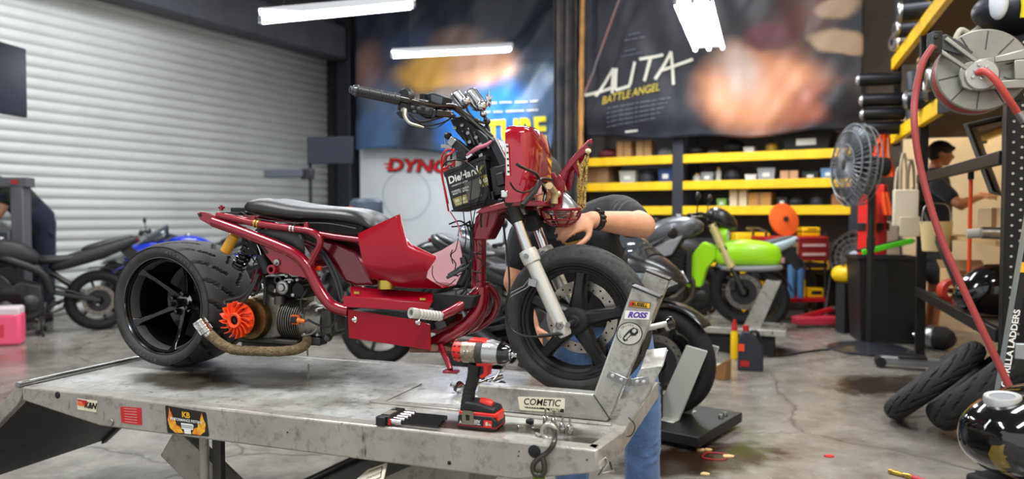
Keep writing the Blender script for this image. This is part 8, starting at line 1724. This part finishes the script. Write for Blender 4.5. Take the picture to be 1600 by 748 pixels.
def bucket(q): m = MB(); m.lathe([(0, 0), (.09, 0), (.11, .22), (.105, .22), (.085, .01), (0, .01)], (0, 0, 0), (0, 0, 1), 22); m.build('bucket_body', mat('bucket_cream', 'd3bd86', .5), q); m = MB(); m.tube([V((-.11, 0, .2)), V((-.08, 0, .34)), V((.08, 0, .34)), V((.11, 0, .2))], .004, 6, smooth=5); m.build('bucket_handle', STEEL, q)
q = thing('bucket', 'cream plastic bucket hanging on the rack beside the standing person', 'bucket', atd(1462, 392, 5.5), 0); bucket(q)
q = thing('orange_pole', 'orange upright stick standing in the rack before the person', 'stick', RKF.w((1.0, .07*sgn, .581)), 0); m = MB(); m.rod(V((0, 0, 0)), V((0, 0, .85)), .012, 10); m.build('stick_shaft', ORG, q); m = MB(); m.rod(V((0, 0, .85)), V((0, 0, .9)), .018, 10); m.build('stick_cap', BLK, q)
pA = atd(1497, 184, 7.5); q = thing('strip_light', 'short warm strip light over the parts bench below the hose reel', 'ceiling light', pA, R(-30)); m = MB(); m.bx(-.35, .35, -.05, .05, .02, .07); m.build('housing', mat('fixture_white', 'd5d8dc', .4), q); m = MB(); m.rod(V((-.33, 0, 0)), V((.33, 0, 0)), .018, 10); m.build('tube', mat('warm_tube', 'fff0d8', .4, emit=14), q); m = MB(); m.rod(V((0, 0, .07)), V((0, 0, CEIL-pA.z)), .006, 6); m.build('hanger', DSTEEL, q)
for k, (px, w_, col, zt) in enumerate(((1412, .03, 'cfc0a0', 240), (1424, .03, '9a8f7c', 250), (1404, .03, 'd9cdb4', 262))):
 q = thing('belt', 'pale drive belt hanging in a row behind the red hose, '+['second', 'nearest the post', 'nearest the vest'][k], 'belt', atd(px, zt, 6.7+.16*k), 0, 'belts on the rack hooks'); m = MB(); m.tube([V((w_*math.cos(a), .0, -.28+.28*math.sin(a))) for a in [2*PI*j/24 for j in range(24)]], .012, 8, closed=True); m.build('belt_loop', mat('belt_'+col, col, .7), q); m = MB(); m.rod(V((0, -.03, .0)), V((0, .08, .01)), .006, 8); m.build('belt_hook', STEEL, q)
q = thing('switch_box', 'cream electric box on the far rack post', 'switch box', atd(1415, 300, 6.0), R(-20)); m = MB(); m.bx(-.09, .09, -.05, .05, -.28, .02); m.build('box_body', mat('box_cream', 'd2c8ae', .5), q, bevel=.01); m = MB(); m.bx(-.05, .10, -.07, -.05, -.36, -.20); m.build('box_cover', mat('box_cream2', 'c4b898', .5), q, bevel=.008)
# ================================================================ hose reel
hr0 = atd(1530, 113, 3.35); RN = V((-.36, -.93, 0)).normalized(); rr_, ru_ = V((.93, -.36, 0)).normalized(), V((0, 0, 1))
reel = thing('hose_reel', 'grey steel hose reel with red hose mounted high on the right rack', 'hose reel', hr0, 0)
sc_ = 3.35/FPX
m = MB(); m.lathe([(.02, -.06), (.176, -.06), (.182, -.055), (.182, -.048), (.14, -.044), (.02, -.044)], (0, 0, 0), -RN, 60) ;
SPM = mat('reel_grey', '8f8d84', .45, .5, var=.15, vscale=6)
fl = m.build('spool_flange', SPM, reel, angle=30)
m = MB(); m.lathe([(.02, .10), (.176, .10), (.182, .095), (.182, .088), (.02, .086)], (0, 0, 0), -RN, 60); m.build('spool_flange', SPM, reel, angle=30)
m = MB()
for k in range(10): a = 2*PI*k/10+.2; e = rr_*math.cos(a)+ru_*math.sin(a); m.bar(e*.09+RN*.0615, e*.174+RN*.0615, .004, .004, ref=RN)
m.build('flange_ribs', DSTEEL, fl)
m = MB(); m.lathe([(0, -.05), (.09, -.05), (.09, .09), (0, .09)], (0, 0, 0), -RN, 36); m.build('spool_core', DSTEEL, reel)
RHOSE = mat('hose_red', '9c3a38', .5, var=.12, vscale=20)
m = MB(); rings_ = []
for k in range(5):
 for r_ in (.165, .15): m.tube([(rr_*math.cos(a)+ru_*math.sin(a))*r_+RN*(.035-.026*k) for a in [2*PI*j/40 for j in range(40)]], .013, 8, closed=True)
m.build('wound_hose', RHOSE, reel)
def rl(px, py, f=.09): # point on the reel's face plane
 d = ray(px, py); o_ = hr0+RN*f; t_ = (o_-CAM).dot(RN)/d.dot(RN); return CAM+d*t_-hr0
ARMM = mat('reel_arm', 'a09e94', .35, .7, var=.12, vscale=8)
pts = [(1497, 118), (1500, 138), (1515, 142), (1606, 138), (1606, 76), (1545, 90), (1516, 96), (1503, 104)]
m = MB(); ou = smooth_path([rl(*p, .085) for p in pts], 4, closed=True); c_ = sum(ou, V((0, 0, 0)))/len(ou); win = [rl(*p, .085) for p in ((1560, 96), (1580, 91), (1583, 95), (1583, 125), (1556, 128), (1552, 118))]
n = len(ou); wi = smooth_path(win, 4, closed=True)
def nearest(p, loop): return min(range(len(loop)), key=lambda i: (loop[i]-p).length)
m = MB(); m.prism([rl(*p, .085) for p in ((1497, 120), (1499, 108), (1508, 99), (1530, 93), (1553, 90), (1553, 140), (1515, 142), (1502, 137))], RN*.02); m.prism([rl(*p, .085) for p in ((1553, 90), (1606, 76), (1606, 93), (1583, 95), (1553, 99))], RN*.02); m.prism([rl(*p, .085) for p in ((1553, 128), (1583, 125), (1606, 125), (1606, 138), (1553, 140))], RN*.02); m.prism([rl(*p, .085) for p in ((1583, 95), (1606, 93), (1606, 125), (1583, 125))], RN*.02)
ar = m.build('mount_arm', ARMM, reel, bevel=.004)
m = MB(); m.lathe([(0, .012), (.062, .010), (.07, 0), (.07, -.01)], rl(1534, 117, .105), RN, 32); hb_ = m.build('hub_plate', mat('hub_grey', 'b2b0a8', .35, .6), reel)
for px, py in ((1524, 110), (1530, 101), (1541, 104), (1520, 120), (1533, 122)): m = MB(); m.lathe([(0, .010), (.006, .009), (.008, 0)], rl(px, py, .117), RN, 8); m.build('hub_bolt', CHR, hb_)
m = MB(); g0, g1 = rl(1470, 68, .10), rl(1524, 106, .10)
for o_ in (-.028, .028): nn = RN.cross((g1-g0).normalized()); m.bar(g0+nn*o_, g1+nn*o_*.8, .018, .022, ref=RN)
m.build('guide_arm', ARMM, reel, bevel=.004); m = MB(); m.prism([rl(*p, .085) for p in ((1458, 60), (1478, 54), (1500, 66), (1520, 82), (1512, 90), (1478, 80), (1462, 78))], RN*.012); m.build('guide_plate', mat('guide_dark', '4a4a4a', .4, .6), reel, bevel=.003)
m = MB(); q0 = rl(1460, 68, .09);
for dz in (-.025, .025): m.rod(q0+V((0, 0, dz))-RN*.03, q0+V((0, 0, dz))+RN*.04, .012, 12)
m.bx(q0.x-.02, q0.x+.02, q0.y-.03, q0.y+.03, q0.z-.05, q0.z+.05); m.build('roller_guide', BLK, reel, bevel=.003)
m = MB(); m.tube([rl(1528, 113, .12), rl(1540, 112, .15), rl(1556, 126, .16), rl(1574, 152, .14), rl(1590, 176, .10)], .0155, 12, smooth=5); m.build('inlet_hose', mat('inlet_red', 'b8463e', .45), reel); m = MB(); m.rod(rl(1592, 176, .1), rl(1602, 190, .1), .02, 12); m.build('inlet_fitting', STEEL, reel)
m = MB(); m.bx(.10, .24, .05, .5, -.12, .10); m.build('reel_bracket', RKM, reel)
hp = [atd(1458, 72, 3.25), atd(1441, 100, 3.25), atd(1430, 150, 3.25), atd(1429, 200, 3.22), atd(1440, 270, 3.2), atd(1466, 360, 3.15), atd(1500, 440, 3.1), atd(1535, 515, 3.05), atd(1578, 606, 3.0), atd(1600, 655, 2.95)]
e_ = hp[-1]; hp += [V((e_.x+.03, e_.y, .05)), V((e_.x+.15, e_.y-.1, .015)), V((e_.x+.5, e_.y-.3, .015))]
m = MB(); m.tube(hp, .0145, 12, smooth=6); o = m.build('air_hose', RHOSE); tag(o, 'red air hose hanging in a curve from the reel to the floor', 'hose')
# ================================================================ ladder leaning at the right edge
LA = mat('ladder_alu', 'a9b0b2', .4, .7, var=.1, vscale=4)
l0 = at_floor(1547, 3.3); lad = thing('ladder', 'aluminium step ladder with black label strip at the right edge', 'ladder', V((l0.x, l0.y, 0)), R(-20))
m = MB(); m.bar(V((0, 0, 0)), V((.21, .0, 1.68)), .08, .03, ref=(1, 0, 0)); m.build('ladder_rail', LA, lad, bevel=.004); m = MB(); m.bar(V((.42, .0, 0)), V((.38, .0, 1.68)), .08, .03, ref=(1, 0, 0)); m.build('ladder_rail', LA, lad, bevel=.004)
for k in range(5): m = MB(); z = .3+.3*k; m.bar(V((.0+.037*k+.06, 0, z)), V((.42-.008*k, 0, z)), .03, .07, ref=(0, 0, 1)); m.build('ladder_rung', LA, lad, bevel=.004)
ux = V((.30, 0, 2.4)).normalized(); m = MB(); m.bar(ux*.25+V((0, -.0415, 0)), ux*1.66+V((0, -.0415, 0)), .002, .028, ref=(0, 1, 0)) ;
ls_ = None
m = MB(); m.prism([ux*.25+V((-.0145, -.0405, 0)), ux*.25+V((.0145, -.0405, 0)), ux*1.66+V((.0145, -.0405, 0)), ux*1.66+V((-.0145, -.0405, 0))], V((0, -.001, 0))); ls_ = m.build('label_strip', STK['blk'], lad)
m = MB(); m.text('GORILLA LADDERS', ux*.62+V((0, -.042, 0)), ux, V((-1, 0, .04)), .034, bold=.03, width=1.2); m.build('ladder_lettering', STK['wht'], ls_, smooth=False)
for z in (.30, .96, 1.10, 1.45): m = MB(); m.prism([ux*z+V((-.0142, -.0418, 0)), ux*z+V((.0142, -.0418, 0)), ux*(z+.045)+V((.0142, -.0418, 0)), ux*(z+.045)+V((-.0142, -.0418, 0))], V((0, -.0006, 0))); m.build('label_patch', STK['yel'], ls_)
for k in range(7): m = MB(); z = 1.18+.08*k; m.prism([ux*z+V((-.011, -.0418, 0)), ux*z+V((.011, -.0418, 0)), ux*(z+.02)+V((.011, -.0418, 0)), ux*(z+.02)+V((-.011, -.0418, 0))], V((0, -.0006, 0))); m.build('label_print', STK['pale'], ls_)
for s in (.0, .42): m = MB(); m.bx(s-.03, s+.03, -.05, .05, 0, .03); m.build('ladder_foot', BLK, lad)
# ================================================================ tyres leaning by the ladder
def loose_tyre(label, c0, c1, R0, hw, rim, N):
 """a tyre whose lowest point is c0 and highest point c1"""
 c0, c1 = V(c0), V(c1); upv = (c1-c0).normalized(); t = thing('tyre', label, 'tyre', (c0+c1)/2, 0)
 axl = V((.93, -.25, 0)); axl = (axl-upv*axl.dot(upv)).normalized(); fwd = axl.cross(upv)
 o = tyre(R0, rim, hw, 'tyre_body', t, V((0, 0, 0)), .011, nθ=120, N=N, slope=1.7, crown=.9, mt=mat('tyre_used', '1b1a1a', .75, var=.3, vscale=12, bump=.1, bscale=150))
 t.rotation_mode = 'QUATERNION'; t.rotation_quaternion = from_axes(fwd, axl, upv).to_quaternion(); return t
def lean(label, pxb, pyb, pxt, pyt, R0, hw, rim, N, dd):
 p0 = onz(pxb, pyb, hw*1.05); d0 = (p0-CAM).dot(FW); p1 = atd(pxt, pyt, d0+dd); u = (p1-p0).normalized(); return loose_tyre(label, p0, p0+u*2*R0, R0, hw, rim, N)
lean('slim worn tyre leaning outermost, nearest the floor jack', 1388, 648, 1547, 528, .325, .060, .225, 14, .0)
lean('wide tyre with chevron tread leaning in the middle of the three', 1460, 660, 1619, 540, .33, .085, .215, 12, .0)
lean('wide tyre leaning innermost against the ladder', 1552, 674, 1711, 554, .325, .085, .215, 13, .0)
p = onz(1402, 575); t = thing('jack_beam', 'grey steel jack beam lying on the floor behind the slim tyre', 'jack', p, R(-24)); m = MB(); m.bx(-.12, .42, -.035, .035, .03, .09); m.build('beam_body', mat('beam_grey', '8d8f90', .45, .5), t, bevel=.008); m = MB(); m.lathe([(0, -.05), (.04, -.05), (.045, .05), (0, .05)], V((-.12, 0, .045)), YA, 16); m.build('beam_roller', BLK, t); m = MB(); m.bx(.0, .2, -.06, .06, .09, .11); m.build('beam_plate', DSTEEL, t, bevel=.004)
p = onz(1462, 545); t = thing('electric_motor', 'black and silver electric motor on the floor under the rack', 'motor', p, R(-70)); m = MB(); m.lathe([(0, -.16), (.07, -.15), (.10, -.12), (.105, .08), (.07, .14), (0, .15)], V((0, 0, .106)), (1, .2, 0), 26); m.build('motor_body', BLKM, t); m = MB(); m.lathe([(.106, -.06), (.109, -.05), (.109, .0), (.106, .01)], V((0, 0, .106)), (1, .2, 0), 26); m.build('motor_band', STEEL, t); m = MB(); m.rod(V((-.15, -.03, .106)), V((-.2, -.04, .106)), .02, 12); m.build('motor_shaft', CHR, t)
# ================================================================ fuel tank on its stand, bottom right
tp_ = atd(1640, 690, 1.9); tang = R(200); t = thing('fuel_tank', 'glossy black motorcycle fuel tank with gold flame on a stand at the right corner', 'fuel tank', V((tp_.x, tp_.y, tp_.z-.10)), tang)
TK = mat('tank_gloss', '0b0b0d', .1, .1, coat=1.0)
m = MB(); rings = []; TS = ((-.24, .05, .10, .16), (-.225, .09, .06, .19), (-.16, .125, .02, .225), (-.05, .145, .0, .25), (.07, .14, .0, .25), (.17, .11, .03, .215), (.24, .065, .07, .16), (.26, .03, .09, .13)); TS = tuple((-x, w, a, c) for x, w, a, c in TS)[::-1]
def tring(x, w, z0, z1, a, k=1.): return V((x, k*w*math.copysign(abs(math.cos(a))**.8, math.cos(a)), (z0+z1)/2+k*(z1-z0)/2*math.copysign(abs(math.sin(a))**.8, math.sin(a))))
m.loft([[tring(*q_, 2*PI*k/20) for k in range(20)] for q_ in TS]); tk = m.build('tank_shell', TK, t, subs=2, angle=180)
TF = Frame(t.location, tang); tc_ = TF.l(atd(1566, 629, 1.86))
m = MB(); m.lathe([(.028, .002), (.040, .004), (.042, .0), (.042, -.02), (.028, -.02)], (tc_.x, tc_.y, .226), (.12, 0, 1), 32); m.build('filler_ring', mat('ring_pale', 'c3c4c2', .35, .5), t); m = MB(); m.lathe([(0, .001), (.028, .001), (.029, -.02)], (tc_.x, tc_.y, .226), (.12, 0, 1), 28); m.build('filler_plate', GREYP, t)
def on_tank(px, py): return TF.l(atd(px, py, 1.80))
def tdecal(name, poly, mt, off):
 m = MB(); c_ = V((sum(p[0] for p in poly)/len(poly), sum(p[1] for p in poly)/len(poly), 0)); N = 5; P4 = []
 pl = []
 for i in range(len(poly)):
  a_, b_ = V((*poly[i], 0)), V((*poly[(i+1) % len(poly)], 0)); pl += [a_+(b_-a_)*j/4 for j in range(4)]
 m.loft([[on_tank(*(c_+(p-c_)*k).xy) for p in pl] for k in (1, .75, .5, .25, .02)], closed_u=True, caps=False); o = m.build(name, mt, t); d = o.modifiers.new('w', 'SHRINKWRAP'); d.target = tk; d.wrap_method = 'PROJECT'; d.use_project_y = d.use_project_x = d.use_project_z = False; d.wrap_method = 'NEAREST_SURFACEPOINT'; d.wrap_mode = 'ABOVE_SURFACE'; d.offset = off; return o
tdecal('warning_label', [(1516, 662), (1533, 641), (1539, 648), (1520, 671)], LABELW, .0012)
tdecal('flame_print', [(1534, 714), (1555, 694), (1600, 688), (1600, 696), (1562, 704), (1552, 716), (1575, 726), (1600, 728), (1600, 748), (1560, 744)], mat('flame_gold', '7a6524', .2, .3, coat=.8), .0008)
m = MB()
for x in (-.13, .13):
 for y in (-.09, .09): m.rod(V((x*1.15, y*1.15, -t.location.z)), V((x, y, -.03)), .014, 10)
m.build('stand_leg', RKM, t); m = MB(); m.bx(-.16, .16, -.11, .11, -.04, .004); m.build('stand_top', BLKM, t, bevel=.01)
# ================================================================ small things on the floor
p = onz(1172, 578); t = thing('oil_jug', 'dark grey oil jug with red cap on the floor before the low grey lift', 'jug', p, R(-15)); k_ = (p-CAM).dot(FW)/FPX
m = MB(); w, h_ = 19*k_, 62*k_; m.prism([V((-w, -.05, 0)), V((w, -.05, 0)), V((w, -.05, h_*.62)), V((w*.45, -.05, h_*.85)), V((-w*.1, -.05, h_)), V((-w*.55, -.05, h_)), V((-w*.9, -.05, h_*.8))], V((0, .10, 0))); m.build('jug_body', mat('jug_grey', '23272e', .4), t, bevel=.012, seg=3)
m = MB(); m.rod(V((-w*.35, 0, h_)), V((-w*.38, 0, h_+.04)), .024, 16); m.build('jug_cap', WIRER, t); m = MB(); m.bx(-w*.8, -w*.1, -.0525, -.049, h_*.12, h_*.26); m.build('jug_label', WIRER, t); m = MB(); m.bx(-w*.95, -w*.5, -.0525, -.049, h_*.5, h_*.68); m.build('jug_mark', ORG, t)
m = MB(); m.tube([V((w*.85, 0, h_*.55)), V((w*.55, 0, h_*.95)), V((0, 0, h_*.98))], .014, 8, smooth=4); m.build('jug_handle', BLK, t)
p = onz(1147, 560); t = thing('spray_bottle', 'red topped lubricant bottle standing behind the grey oil jug', 'bottle', p, 0); m = MB(); m.lathe([(0, 0), (.028, 0), (.03, .01), (.03, .22), (.015, .26), (0, .26)], (0, 0, 0), (0, 0, 1), 18); m.build('bottle_body', YEL, t); m = MB(); m.lathe([(0, .33), (.012, .33), (.026, .25), (.028, .24)], (0, 0, 0), (0, 0, 1), 16); m.build('bottle_top', WIRER, t)
p = onz(1131, 575); t = thing('lid', 'small white lid lying on the floor left of the oil jug', 'lid', p, 0); m = MB(); m.lathe([(0, .03), (.05, .03), (.055, .024), (.055, 0), (0, 0)], (0, 0, 0), (0, 0, 1), 22); m.build('lid_body', LABELW, t); m = MB(); m.lathe([(.0555, .008), (.057, .010), (.0555, .012)], (0, 0, 0), (0, 0, 1), 22); m.build('lid_rim', GREYP, t)
m = MB(); m.tube([onz(x, y, .008) for x, y in ((1200, 557), (1225, 555), (1262, 549), (1285, 546), (1297, 546))], .008, 8, smooth=5); tag(m.build('floor_cable', WIRE), 'black cable running over the floor to the pedestal fan', 'cable')
p = onz(1118, 590); t = thing('wheel_chock', 'brown wooden wedge on the floor beside the black lift', 'wedge', p, R(-40)); m = MB(); m.prism([V((-.1, -.05, 0)), V((.1, -.05, 0)), V((.1, -.05, .14))], V((0, .10, 0))); m.build('wedge_body', mat('wedge_wood', '8a6238', .7, var=.3, vscale=9), t, bevel=.004); m = MB(); m.prism([V((-.1, -.052, .002)), V((.1, -.052, .142)), V((.1, -.052, .15)), V((-.1, -.052, .01))], V((0, .104, 0))); m.build('wedge_plate', mat('wedge_pale', 'b48f4e', .6), t)
h0_, h1_ = onz(1388, 735, .012), onz(1425, 745, .012); t = thing('floor_hose', 'red hose with brass tip on the floor at the bottom right', 'hose', h0_, 0)
m = MB(); m.tube([(h1_-h0_)*.9, (h1_-h0_)*2.2+V((0, 0, .0)), (h1_-h0_)*4.2+V((.05, .08, 0)), (h1_-h0_)*6+V((.2, .25, 0))], .011, 10, smooth=5); m.build('hose_body', mat('floor_red', 'b83a3c', .5), t); m = MB(); m.lathe([(0, 0), (.010, .002), (.012, .01), (.012, .05), (.009, .055), (.009, .075), (.0125, .08), (.0125, (h1_-h0_).length)], (0, 0, 0), (h1_-h0_), 14); m.build('brass_tip', GOLD, t)
random.seed(4)
for px, py, s_, c, lab in ((1297, 713, .022, 'd8262a', 'small red scrap on the floor right of the black lift'), (1095, 703, .02, 'd8b47a', 'small tan wood chip on the floor, left of two under the black lift'), (1107, 703, .018, 'd0aa70', 'small tan wood chip on the floor, right of two under the black lift'), (1137, 713, .028, 'e0bd84', 'larger pale wood chip beside the red ring on the floor'), (1102, 741, .02, 'cfae7c', 'pale chip on the floor below the red ring')):
 p = onz(px, py, .001); m = MB(); n = 7; m.prism([p+V((s_*(.6+.5*random.random())*math.cos(2*PI*k/n)*1.3, s_*(.6+.5*random.random())*math.sin(2*PI*k/n), 0)) for k in range(n)], V((0, 0, .006))); tag(m.build('scrap', mat('scrap_'+c, c, .7)), lab, 'scrap')
rc_ = onz(1118, 712, .004); m = MB(); m.tube([rc_+V((.065*math.cos(a)+.008*math.sin(3*a), .055*math.sin(a), 0)) for a in [2*PI*k/30 for k in range(30)]], .0025, 6, closed=True); tag(m.build('rubber_ring', WIRER), 'thin red ring lying on the floor by the wood chips', 'ring')
